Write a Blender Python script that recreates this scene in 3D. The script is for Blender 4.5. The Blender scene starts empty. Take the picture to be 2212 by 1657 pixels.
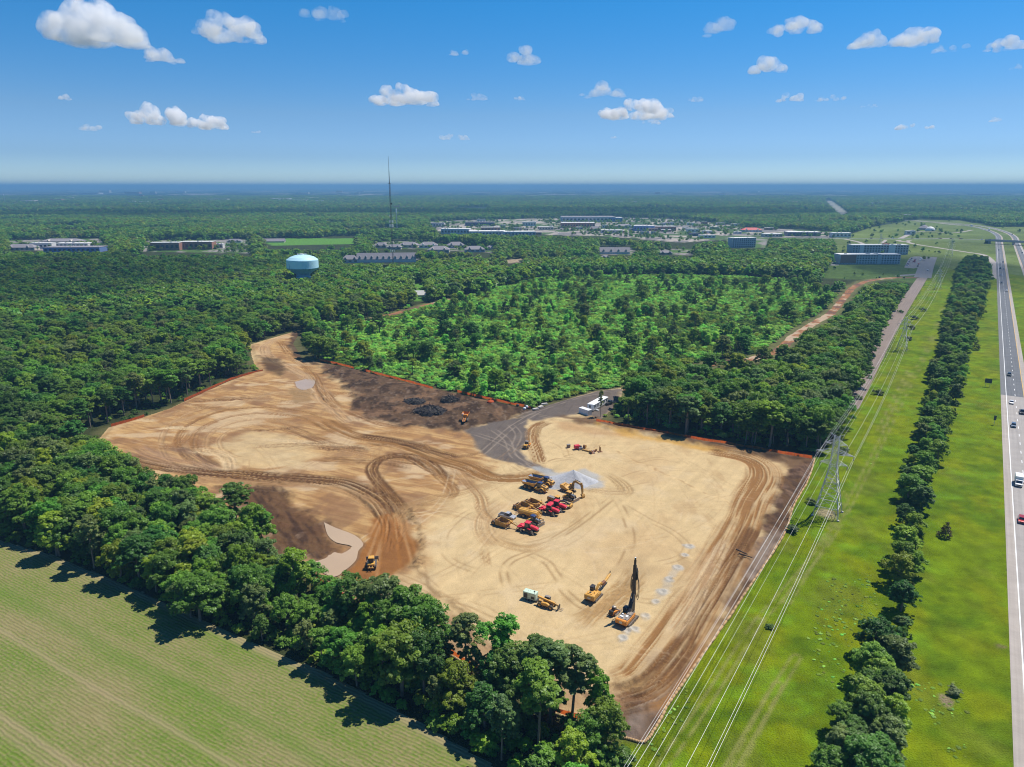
import bpy, bmesh, math, random
import numpy as np
from mathutils import Vector, Matrix
R_ = math.radians
scene = bpy.context.scene
COL = scene.collection
random.seed(11)
RNG = np.random.default_rng(11)

# ------------------------------------------------------------------ camera, sky, sun, exposure
CAM_H = 104.0
FPX = 1534.0                       # focal length measured on a 2212 px wide print of the place
PITCH = math.atan(426.0 / FPX)
cam_d = bpy.data.cameras.new('camera')
cam_d.sensor_width = 36.0
cam_d.lens = FPX / 2212.0 * 36.0
cam_d.clip_start = 1.0
cam_d.clip_end = 120000.0
cam = bpy.data.objects.new('camera', cam_d)
COL.objects.link(cam)
cam.location = (0, 0, CAM_H)
cam.rotation_euler = (math.pi / 2 - PITCH, 0, 0)
scene.camera = cam
scene.render.resolution_x = 1024
scene.render.resolution_y = 767

SUN_EL, SUN_AZ = R_(60), R_(56)    # azimuth clockwise from +Y
world = bpy.data.worlds.new('World')
scene.world = world
world.use_nodes = True
wn = world.node_tree.nodes
wl = world.node_tree.links
bg = wn['Background']
sky = wn.new('ShaderNodeTexSky')
sky.sky_type = 'NISHITA'
sky.sun_disc = False
sky.sun_elevation = SUN_EL
sky.sun_rotation = SUN_AZ
sky.altitude = 0
sky.air_density = 0.9
sky.dust_density = 0.0
sky.ozone_density = 1.5
hs = wn.new('ShaderNodeHueSaturation')
hs.inputs['Saturation'].default_value = 1.35
hs.inputs['Value'].default_value = 1.44
wl.new(sky.outputs[0], hs.inputs['Color'])
wtc = wn.new('ShaderNodeTexCoord'); wsp = wn.new('ShaderNodeSeparateXYZ'); wrp = wn.new('ShaderNodeValToRGB')
wl.new(wtc.outputs['Generated'], wsp.inputs[0]); wl.new(wsp.outputs['Z'], wrp.inputs[0])
e = wrp.color_ramp.elements                      # grade of the sky towards the deep blue of the day
e[0].position = 0.0; e[0].color = (0.42, 0.575, 0.93, 1)
e[1].position = 0.09; e[1].color = (0.34, 0.44, 0.61, 1)
for ps, c in ((0.037, (0.285, 0.405, 0.69, 1)), (0.22, (0.21, 0.54, 0.68, 1)), (0.6, (0.3, 0.5, 0.62, 1))):
    q = e.new(ps); q.color = c
wmx = wn.new('ShaderNodeMix'); wmx.data_type = 'RGBA'; wmx.blend_type = 'MULTIPLY'; wmx.inputs['Factor'].default_value = 1
wl.new(hs.outputs[0], wmx.inputs['A']); wl.new(wrp.outputs[0], wmx.inputs['B'])
wl.new(wmx.outputs['Result'], bg.inputs['Color'])
bg.inputs['Strength'].default_value = 0.085

sun_d = bpy.data.lights.new('sun', 'SUN')
sun_d.energy = 4.2
sun_d.angle = R_(0.55)
sun_d.color = (1.0, 0.95, 0.87)
sun = bpy.data.objects.new('sun', sun_d)
COL.objects.link(sun)
SUN_DIR = Vector((math.sin(SUN_AZ) * math.cos(SUN_EL), math.cos(SUN_AZ) * math.cos(SUN_EL), math.sin(SUN_EL)))
sun.rotation_euler = SUN_DIR.to_track_quat('Z', 'Y').to_euler()
sun.location = (200, 100, 900)

scene.view_settings.view_transform = 'Standard'
scene.view_settings.look = 'None'
scene.view_settings.gamma = 1.0
scene.view_settings.exposure = 0.5
scene.cycles.max_bounces = 24
scene.cycles.diffuse_bounces = 6
scene.cycles.glossy_bounces = 2
scene.cycles.transmission_bounces = 3
scene.cycles.transparent_max_bounces = 8
scene.cycles.volume_bounces = 24
scene.cycles.use_denoising = True
scene.cycles.denoiser = 'OPENIMAGEDENOISE'
scene.cycles.denoising_input_passes = 'RGB_ALBEDO_NORMAL'
scene.cycles.denoising_prefilter = 'ACCURATE'
scene.cycles.filter_width = 1.1

# ------------------------------------------------------------------ helpers
def G(x, y, z=0.0):
    """ground point of the place seen at (x, y) of the 2212 px wide print"""
    u = (x - 1106.0) / FPX
    v = (828.5 - y) / FPX
    d = (u, math.cos(PITCH) + v * math.sin(PITCH), -math.sin(PITCH) + v * math.cos(PITCH))
    t = (z - CAM_H) / d[2]
    return Vector((d[0] * t, d[1] * t, z))

def PXA(X, Y, Z):
    q = Z - CAM_H
    f = Y * math.cos(PITCH) - q * math.sin(PITCH)
    up = Y * math.sin(PITCH) + q * math.cos(PITCH)
    f = np.maximum(f, 1e-3)
    return 1106.0 + FPX * X / f, 828.5 - FPX * up / f

def poly(pts, z=0.0):
    return np.array([[*G(x, y, z)[:2]] for x, y in pts])

def inside(X, Y, P):
    X = np.asarray(X, float); Y = np.asarray(Y, float)
    r = np.zeros(X.shape, bool)
    n = len(P)
    j = n - 1
    for i in range(n):
        xi, yi = P[i]; xj, yj = P[j]
        if yi != yj:
            c = ((yi > Y) != (yj > Y)) & (X < (xj - xi) * (Y - yi) / (yj - yi) + xi)
            r ^= c
        j = i
    return r

def seg_dist(X, Y, P, closed=False):
    """distance to a polyline, signed side, arc length of the nearest point"""
    X = np.asarray(X, float); Y = np.asarray(Y, float)
    best = np.full(X.shape, 1e9); side = np.zeros(X.shape); arc = np.zeros(X.shape)
    s = 0.0
    n = len(P)
    for i in range(n if closed else n - 1):
        a = P[i]; b = P[(i + 1) % n]
        dx, dy = b[0] - a[0], b[1] - a[1]
        L = math.hypot(dx, dy) + 1e-9
        t = np.clip(((X - a[0]) * dx + (Y - a[1]) * dy) / (L * L), 0, 1)
        ex = X - (a[0] + t * dx); ey = Y - (a[1] + t * dy)
        d = np.hypot(ex, ey)
        m = d < best
        best = np.where(m, d, best)
        side = np.where(m, np.sign(dx * ey - dy * ex), side)
        arc = np.where(m, s + t * L, arc)
        s += L
    return best, side, arc

def sdf(X, Y, P):
    d, _, _ = seg_dist(X, Y, P, True)
    return np.where(inside(X, Y, P), d, -d)

def smooth_line(P, n=6):
    P = np.asarray(P, float)
    out = []
    m = len(P)
    for i in range(m - 1):
        p0 = P[max(i - 1, 0)]; p1 = P[i]; p2 = P[i + 1]; p3 = P[min(i + 2, m - 1)]
        for k in range(n):
            t = k / n
            out.append(0.5 * ((2 * p1) + (-p0 + p2) * t + (2 * p0 - 5 * p1 + 4 * p2 - p3) * t * t + (-p0 + 3 * p1 - 3 * p2 + p3) * t ** 3))
    out.append(P[-1])
    return np.array(out)

def hash2(ix, iy, seed):
    h = (ix.astype(np.int64) * 374761393 + iy.astype(np.int64) * 668265263 + seed * 1442695041) & 0xffffffff
    h = ((h ^ (h >> 13)) * 1274126177) & 0xffffffff
    h = h ^ (h >> 16)
    return (h & 0xffffff) / float(0xffffff)

def vnoise(x, y, seed=0):
    x = np.asarray(x, float); y = np.asarray(y, float)
    ix = np.floor(x); iy = np.floor(y)
    fx = x - ix; fy = y - iy
    fx = fx * fx * (3 - 2 * fx); fy = fy * fy * (3 - 2 * fy)
    a = hash2(ix, iy, seed); b = hash2(ix + 1, iy, seed); c = hash2(ix, iy + 1, seed); d = hash2(ix + 1, iy + 1, seed)
    return (a * (1 - fx) + b * fx) * (1 - fy) + (c * (1 - fx) + d * fx) * fy

def fbm(x, y, seed=0, o=4):
    s = 0; a = 0.5; t = 0
    for k in range(o):
        s = s + a * vnoise(x * 2 ** k, y * 2 ** k, seed + k * 17)
        t += a; a *= 0.5
    return s / t

def sstep(a, b, x):
    t = np.clip((x - a) / (b - a), 0, 1)
    return t * t * (3 - 2 * t)

def tag(o, label=None, cat=None, group=None, kind=None):
    if label: o['label'] = label
    if cat: o['category'] = cat
    if group: o['group'] = group
    if kind: o['kind'] = kind
    return o

def link(o, parent=None):
    COL.objects.link(o)
    if parent is not None: o.parent = parent
    return o

def empty(name, loc=(0, 0, 0), rz=0.0):
    o = bpy.data.objects.new(name, None)
    o.empty_display_size = 0.5
    o.location = loc
    o.rotation_euler = (0, 0, rz)
    return link(o)

def copy_tree(o, parent=None):
    c = o.copy()
    COL.objects.link(c)
    if parent is not None: c.parent = parent
    for ch in [k for k in o.children]:
        copy_tree(ch, c)
    return c

def np_mesh(name, V, F, mats=(), attrs=None, smooth=False, mat_idx=None):
    """V (n,3), F (m,k) arrays of equal-sized faces"""
    me = bpy.data.meshes.new(name)
    V = np.asarray(V, np.float32); F = np.asarray(F, np.int32)
    m, k = F.shape
    me.vertices.add(len(V)); me.vertices.foreach_set('co', V.ravel())
    me.loops.add(m * k); me.loops.foreach_set('vertex_index', F.ravel())
    me.polygons.add(m)
    me.polygons.foreach_set('loop_start', np.arange(0, m * k, k, dtype=np.int32))
    me.polygons.foreach_set('loop_total', np.full(m, k, np.int32))
    for mt in mats: me.materials.append(mt)
    if mat_idx is not None: me.polygons.foreach_set('material_index', np.asarray(mat_idx, np.int32))
    if smooth: me.polygons.foreach_set('use_smooth', np.ones(m, bool))
    me.update(calc_edges=True)
    for nm, (dom, typ, val) in (attrs or {}).items():
        at = me.attributes.new(nm, typ, dom)
        val = np.asarray(val, np.float32)
        if typ == 'FLOAT_COLOR':
            if val.shape[1] == 3: val = np.c_[val, np.ones(len(val), np.float32)]
            at.data.foreach_set('color', val.ravel())
        elif typ == 'FLOAT_VECTOR': at.data.foreach_set('vector', val.ravel())
        elif typ == 'INT': at.data.foreach_set('value', val.astype(np.int32).ravel())
        else: at.data.foreach_set('value', val.ravel())
    return me

def grid_faces(nx, ny):
    i = np.arange(nx - 1)[None, :] + np.arange(ny - 1)[:, None] * nx
    return np.stack([i, i + 1, i + 1 + nx, i + nx], -1).reshape(-1, 4)

class MB:
    """collects shapes and links them as one mesh object"""
    def __init__(s): s.v = []; s.f = []
    def add(s, v, f):
        o = len(s.v)
        s.v += [tuple(p) for p in v]
        s.f += [tuple(i + o for i in q) for q in f]
        return s
    def box(s, c, d, rot=(0, 0, 0), top=(1, 1), sh=(0, 0)):
        m = Matrix.Rotation(rot[2], 3, 'Z') @ Matrix.Rotation(rot[1], 3, 'Y') @ Matrix.Rotation(rot[0], 3, 'X')
        v = []
        for z in (-.5, .5):
            for x, y in ((-.5, -.5), (.5, -.5), (.5, .5), (-.5, .5)):
                k = top if z > 0 else (1, 1)
                p = Vector((x * d[0] * k[0] + (sh[0] if z > 0 else 0), y * d[1] * k[1] + (sh[1] if z > 0 else 0), z * d[2]))
                v.append(m @ p + Vector(c))
        return s.add(v, [(3, 2, 1, 0), (4, 5, 6, 7), (0, 1, 5, 4), (1, 2, 6, 5), (2, 3, 7, 6), (3, 0, 4, 7)])
    def bar(s, a, b, w, h=None):
        """square bar from a to b"""
        a = Vector(a); b = Vector(b); h = h or w
        d = (b - a).normalized()
        u = d.cross(Vector((0, 0, 1)))
        if u.length < 1e-3: u = Vector((0, 1, 0))
        u.normalize(); n = u.cross(d)
        v = [p + u * sx * w / 2 + n * sz * h / 2 for p in (a, b) for sx, sz in ((-1, -1), (1, -1), (1, 1), (-1, 1))]
        return s.add(v, [(0, 1, 2, 3), (7, 6, 5, 4), (0, 4, 5, 1), (1, 5, 6, 2), (2, 6, 7, 3), (3, 7, 4, 0)])
    def cyl(s, a, b, r0, r1=None, n=10, caps=True):
        a = Vector(a); b = Vector(b); r1 = r0 if r1 is None else r1
        d = (b - a).normalized()
        u = d.orthogonal().normalized(); w = d.cross(u)
        v = []
        for p, r in ((a, r0), (b, r1)):
            for i in range(n):
                t = 2 * math.pi * i / n
                v.append(p + (u * math.cos(t) + w * math.sin(t)) * r)
        f = [(i, (i + 1) % n, n + (i + 1) % n, n + i) for i in range(n)]
        if caps: f += [tuple(range(n - 1, -1, -1)), tuple(range(n, 2 * n))]
        return s.add(v, f)
    def tube(s, pts, r, n=6):
        for a, b in zip(pts[:-1], pts[1:]): s.cyl(a, b, r, r, n)
        return s
    def prism(s, prof, y0, y1, k=1.0):
        """profile in xz, extruded along y; k scales the far side about its centre"""
        n = len(prof)
        v = [(x, y0, z) for x, z in prof] + [(x, y1, z) for x, z in prof]
        f = [tuple(range(n)), tuple(range(2 * n - 1, n - 1, -1))] + [((i + 1) % n, i, n + i, n + (i + 1) % n) for i in range(n)]
        return s.add(v, f)
    def lathe(s, prof, c=(0, 0, 0), n=32):
        """profile of (radius, z) turned about z"""
        m = len(prof)
        v = [(c[0] + r * math.cos(2 * math.pi * i / n), c[1] + r * math.sin(2 * math.pi * i / n), c[2] + z) for r, z in prof for i in range(n)]
        f = [(j * n + i, j * n + (i + 1) % n, (j + 1) * n + (i + 1) % n, (j + 1) * n + i) for j in range(m - 1) for i in range(n)]
        f.append(tuple(range(n - 1, -1, -1))); f.append(tuple(range((m - 1) * n, m * n)))
        return s.add(v, f)
    def wheel(s, c, r, w, n=14):
        return s.cyl((c[0], c[1] - w / 2, c[2]), (c[0], c[1] + w / 2, c[2]), r, r, n)
    def build(s, name, m, parent=None, bevel=0.0, smooth=False, loc=None):
        me = bpy.data.meshes.new(name)
        me.from_pydata(s.v, [], s.f)
        bm = bmesh.new(); bm.from_mesh(me)
        bmesh.ops.recalc_face_normals(bm, faces=bm.faces)
        if bevel > 0:
            try: bmesh.ops.bevel(bm, geom=list(bm.edges), offset=bevel, segments=1, affect='EDGES', clamp_overlap=True)
            except Exception: pass
        bm.to_mesh(me); bm.free()
        if smooth:
            for p in me.polygons: p.use_smooth = True
        me.materials.append(m)
        o = bpy.data.objects.new(name, me)
        if loc: o.location = loc
        return link(o, parent)

# ------------------------------------------------------------------ materials
def nodes(m):
    m.use_nodes = True
    nt = m.node_tree
    return nt, nt.nodes, nt.links, nt.nodes['Principled BSDF']

def mat(name, col, rough=0.6, metal=0.0, var=0.18, scale=1.5, dirt=None, dirt_amt=0.35, bump=0.0, spec=0.4):
    m = bpy.data.materials.new(name)
    nt, N, L, b = nodes(m)
    tc = N.new('ShaderNodeTexCoord')
    nz = N.new('ShaderNodeTexNoise'); nz.inputs['Scale'].default_value = scale; nz.inputs['Detail'].default_value = 5
    L.new(tc.outputs['Object'], nz.inputs['Vector'])
    mx = N.new('ShaderNodeMix'); mx.data_type = 'RGBA'
    lo = tuple(c * (1 - var) for c in col) + (1,); hi = tuple(min(1, c * (1 + var)) for c in col) + (1,)
    mx.inputs['A'].default_value = lo; mx.inputs['B'].default_value = hi
    L.new(nz.outputs['Fac'], mx.inputs['Factor'])
    out = mx.outputs['Result']
    if dirt:
        n2 = N.new('ShaderNodeTexNoise'); n2.inputs['Scale'].default_value = scale * 2.3; n2.inputs['Detail'].default_value = 6
        L.new(tc.outputs['Object'], n2.inputs['Vector'])
        rp = N.new('ShaderNodeMapRange'); rp.inputs[1].default_value = 0.45; rp.inputs[2].default_value = 0.7
        rp.inputs[3].default_value = 0.0; rp.inputs[4].default_value = dirt_amt * 2
        L.new(n2.outputs['Fac'], rp.inputs[0])
        m2 = N.new('ShaderNodeMix'); m2.data_type = 'RGBA'
        L.new(rp.outputs[0], m2.inputs['Factor']); L.new(out, m2.inputs['A']); m2.inputs['B'].default_value = tuple(dirt) + (1,)
        out = m2.outputs['Result']
    L.new(out, b.inputs['Base Color'])
    b.inputs['Roughness'].default_value = rough
    b.inputs['Metallic'].default_value = metal
    b.inputs['Specular IOR Level'].default_value = spec
    if bump:
        bp = N.new('ShaderNodeBump'); bp.inputs['Strength'].default_value = bump; bp.inputs['Distance'].default_value = 0.1
        L.new(nz.outputs['Fac'], bp.inputs['Height']); L.new(bp.outputs[0], b.inputs['Normal'])
    return m

SANDC = (0.50, 0.36, 0.21)
M = {}
M['yellow'] = mat('machine yellow paint', (0.62, 0.31, 0.03), 0.5, dirt=SANDC, dirt_amt=0.35)
M['orange'] = mat('machine orange paint', (0.70, 0.25, 0.02), 0.45, dirt=SANDC, dirt_amt=0.2)
M['red'] = mat('tractor red paint', (0.62, 0.02, 0.045), 0.35, var=0.12, dirt=SANDC, dirt_amt=0.06)
M['ochre'] = mat('worn ochre steel', (0.46, 0.25, 0.05), 0.6, dirt=(0.25, 0.15, 0.07), dirt_amt=0.4)
M['black'] = mat('black paint', (0.022, 0.022, 0.024), 0.45, dirt=SANDC, dirt_amt=0.06)
M['rubber'] = mat('dusty rubber', (0.035, 0.032, 0.03), 0.85, dirt=SANDC, dirt_amt=0.2, scale=3)
M['glass'] = mat('tinted cab glass', (0.03, 0.045, 0.05), 0.06, spec=0.8, var=0.1)
M['steel'] = mat('worn bare steel', (0.30, 0.27, 0.24), 0.45, 0.5, dirt=SANDC, dirt_amt=0.3)
M['bedblue'] = mat('polished blue grey bed steel', (0.09, 0.15, 0.26), 0.35, 0.3, var=0.25, dirt=(0.4, 0.35, 0.28), dirt_amt=0.15)
M['rust'] = mat('rusty steel', (0.23, 0.10, 0.045), 0.8, dirt=(0.12, 0.06, 0.03))
M['galv'] = mat('galvanised steel', (0.50, 0.51, 0.52), 0.5, 0.3, var=0.1)
M['wire'] = mat('weathered aluminium cable', (0.62, 0.62, 0.60), 0.5, 0.2, var=0.05)
M['white'] = mat('white painted metal', (0.78, 0.78, 0.76), 0.5, var=0.06, dirt=(0.4, 0.36, 0.3), dirt_amt=0.1)
M['mint'] = mat('pale mint enamel', (0.52, 0.66, 0.52), 0.45, var=0.08, dirt=SANDC, dirt_amt=0.12)
M['silver'] = mat('silver car paint', (0.40, 0.43, 0.46), 0.25, 0.5, var=0.06)
M['navy'] = mat('dark blue paint', (0.03, 0.05, 0.14), 0.35)
def net_mat():
    m = mat('orange barrier netting', (0.85, 0.17, 0.03), 0.7, var=0.4, scale=0.35, dirt=(0.5, 0.06, 0.04), dirt_amt=0.35)
    nt = m.node_tree; N = nt.nodes; L = nt.links
    b = N['Principled BSDF']; src = b.inputs['Base Color'].links[0].from_socket
    t = N.new('ShaderNodeBsdfTranslucent'); L.new(src, t.inputs['Color'])
    x = N.new('ShaderNodeMixShader'); x.inputs[0].default_value = .55
    L.new(b.outputs[0], x.inputs[1]); L.new(t.outputs[0], x.inputs[2]); L.new(x.outputs[0], N['Material Output'].inputs['Surface'])
    return m
M['orange_net'] = net_mat()
M['wood'] = mat('grey weathered timber', (0.22, 0.17, 0.12), 0.85)
M['burnt'] = mat('charred wood', (0.022, 0.02, 0.02), 0.9, dirt=(0.13, 0.10, 0.08), dirt_amt=0.25)
M['sock'] = mat('straw sock', (0.42, 0.27, 0.13), 0.9, var=0.25, scale=2)
M['concrete'] = mat('pale concrete', (0.46, 0.43, 0.39), 0.85, var=0.12, scale=0.4)
M['roofgrey'] = mat('grey shingles', (0.25, 0.23, 0.24), 0.85, var=0.15)
M['roofwhite'] = mat('white membrane roof', (0.72, 0.70, 0.66), 0.7, var=0.08, scale=0.05)
M['wallcream'] = mat('cream siding', (0.55, 0.49, 0.40), 0.8, var=0.08)
M['wallbrick'] = mat('brown brick', (0.36, 0.17, 0.11), 0.85, var=0.15)
M['wallgrey'] = mat('grey stucco', (0.52, 0.51, 0.52), 0.8, var=0.08)
M['wallwhite'] = mat('pale wall panels', (0.68, 0.66, 0.62), 0.7, var=0.07)
M['redroof'] = mat('red roof', (0.55, 0.06, 0.05), 0.6)
M['bluewall'] = mat('blue shop front', (0.14, 0.22, 0.46), 0.6)
M['window'] = mat('dark window glass', (0.025, 0.035, 0.05), 0.1, spec=0.8)
M['tank'] = mat('pale blue tank paint', (0.50, 0.77, 0.85), 0.4, var=0.05, scale=0.1)
M['tank_low'] = mat('blue tank paint', (0.16, 0.36, 0.48), 0.45, var=0.06, scale=0.1)
M['bark'] = mat('grey brown bark', (0.19, 0.15, 0.11), 0.9, var=0.35, scale=2.0)
M['crownwhite'] = mat('white dome shell', (0.75, 0.74, 0.71), 0.6, var=0.05, scale=0.1)
M['mast'] = mat('dull mast steel', (0.10, 0.09, 0.09), 0.6, 0.3)
M['signback'] = mat('dark sign panel', (0.05, 0.06, 0.07), 0.5)
CARPAINT = {k: mat(k + ' car paint', c, 0.3, 0.2, var=0.05) for k, c in
            dict(white=(.75, .75, .74), dark_grey=(.05, .055, .06), blue_grey=(.12, .17, .24), red=(.35, .03, .03), silver=(.42, .43, .45), black=(.015, .015, .018)).items()}
# ------------------------------------------------------------------ ground materials
def earth_mat(name, rough=0.95, s1=0.9, s2=0.12, amp=0.28, bump=0.5, bdist=0.3, fine=4.0, k=0.75):
    """colour comes from the mesh's own soil map, broken up by two scales of grain"""
    m = bpy.data.materials.new(name)
    nt, N, L, b = nodes(m)
    at = N.new('ShaderNodeAttribute'); at.attribute_name = 'soil'
    tc = N.new('ShaderNodeTexCoord')
    a = N.new('ShaderNodeTexNoise'); a.inputs['Scale'].default_value = s1; a.inputs['Detail'].default_value = 8; a.inputs['Roughness'].default_value = 0.65
    c = N.new('ShaderNodeTexNoise'); c.inputs['Scale'].default_value = s2; c.inputs['Detail'].default_value = 6
    L.new(tc.outputs['Object'], a.inputs['Vector']); L.new(tc.outputs['Object'], c.inputs['Vector'])
    ad = N.new('ShaderNodeMath'); ad.operation = 'ADD'
    L.new(a.outputs['Fac'], ad.inputs[0]); L.new(c.outputs['Fac'], ad.inputs[1])
    mr = N.new('ShaderNodeMapRange'); mr.inputs[1].default_value = 0.6; mr.inputs[2].default_value = 1.4
    mr.inputs[3].default_value = (1 - amp) * k; mr.inputs[4].default_value = (1 + amp) * k
    L.new(ad.outputs[0], mr.inputs[0])
    mx = N.new('ShaderNodeVectorMath'); mx.operation = 'SCALE'
    L.new(at.outputs['Color'], mx.inputs[0]); L.new(mr.outputs[0], mx.inputs['Scale'])
    L.new(mx.outputs[0], b.inputs['Base Color'])
    b.inputs['Roughness'].default_value = rough
    b.inputs['Specular IOR Level'].default_value = 0.05
    bn = N.new('ShaderNodeTexNoise'); bn.inputs['Scale'].default_value = fine; bn.inputs['Detail'].default_value = 5
    L.new(tc.outputs['Object'], bn.inputs['Vector'])
    bp = N.new('ShaderNodeBump'); bp.inputs['Strength'].default_value = bump; bp.inputs['Distance'].default_value = bdist
    L.new(bn.outputs['Fac'], bp.inputs['Height']); L.new(bp.outputs[0], b.inputs['Normal'])
    return m

# ------------------------------------------------------------------ outlines on the ground
SITE_D = [(205, 962), (236, 924), (310, 902), (370, 882), (440, 848), (500, 822), (556, 802), (545, 770), (540, 745), (590, 730), (650, 713), (632, 742),
          (650, 772), (695, 784), (770, 799), (850, 820), (940, 840), (1000, 854), (1080, 872), (1150, 886), (1230, 862), (1285, 846), (1345, 838),
          (1338, 868), (1290, 912), (1400, 930), (1500, 948), (1600, 964), (1700, 982), (1757, 991), (1742, 1040), (1712, 1090), (1692, 1150),
          (1654, 1210), (1612, 1270), (1572, 1330), (1522, 1400), (1472, 1470), (1425, 1545), (1388, 1600), (1340, 1592), (1270, 1560), (1150, 1520),
          (1040, 1450), (930, 1385), (820, 1335), (720, 1272), (640, 1225), (570, 1185), (540, 1130), (440, 1085), (330, 1050), (250, 1015), (200, 990)]
SITE = poly(SITE_D)
FIELD_D = [(-420, 1090), (0, 1172), (100, 1200), (300, 1282), (500, 1376), (700, 1460), (900, 1566), (1080, 1672), (1250, 1800), (900, 2600), (-1400, 2600)]
FIELD = poly(FIELD_D)
MEADOW_D = [(1340, 1592), (1390, 1602), (1757, 993), (1795, 960), (1850, 870), (1910, 770), (1950, 690), (2004, 600), (2020, 556), (2060, 540), (2150, 545), (2400, 640), (3600, 1300), (3200, 2400), (1300, 2400), (1250, 1800), (1320, 1660)]
MEADOW = poly(MEADOW_D)
LOTS_D = {   # open places seen between the trees far off
    'hotel_lawn': [(1765, 600), (1795, 570), (1820, 535), (1990, 540), (2060, 552), (2012, 600), (1975, 612), (1930, 606), (1850, 604)],
    'interchange': [(1800, 512), (1805, 545), (1985, 562), (2070, 585), (2150, 585), (2420, 640), (2700, 560), (2300, 490), (2150, 490), (2075, 476), (1985, 474), (1885, 490), (1845, 503)],
    'retail': [(925, 478), (1300, 468), (1440, 472), (1530, 480), (1620, 492), (1800, 500), (1800, 514), (1620, 512), (1560, 518), (1470, 524), (1330, 512), (1180, 507), (945, 500)],
    'apartments': [(735, 566), (905, 566), (905, 550), (735, 560)],
    'houses': [(800, 533), (1070, 546), (1070, 535), (890, 521), (800, 521)],
    'school': [(15, 541), (240, 541), (215, 515), (15, 519)],
    'school_east': [(300, 543), (545, 548), (545, 517), (320, 519)],
    'park': [(560, 520), (600, 515), (770, 515), (770, 527), (590, 531)],
    'hut': [(890, 650), (925, 650), (922, 612), (886, 612)],
    'far_highway': [(1781, 431), (1792, 430), (1834, 461), (1816, 464)],
    'clearing': [(1085, 570), (1130, 566), (1130, 558), (1090, 562)],
    'villas': [(1420, 548), (1500, 552), (1500, 538), (1420, 538)],
    'villas_west': [(1290, 550), (1370, 550), (1370, 534), (1290, 534)],
    'office': [(1570, 535), (1660, 535), (1660, 512), (1570, 512)],
}
LOTS = {k: poly(v) for k, v in LOTS_D.items()}
TRAIL_W = smooth_line(poly([(785, 694), (822, 684), (850, 679), (872, 672), (905, 664), (935, 656), (985, 645), (1030, 636)]), 5)
TRAIL_E = smooth_line(poly([(1345, 845), (1440, 815), (1500, 797), (1570, 781), (1625, 775), (1680, 756), (1722, 722), (1760, 697), (1795, 677), (1822, 645), (1845, 620), (1880, 606), (1935, 600), (1985, 600)]), 5)
GRAVEL_ROAD = smooth_line(poly([(1830, 880), (1868, 810), (1898, 752), (1925, 705), (1950, 665), (1975, 627), (1996, 595)]), 5)

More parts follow.
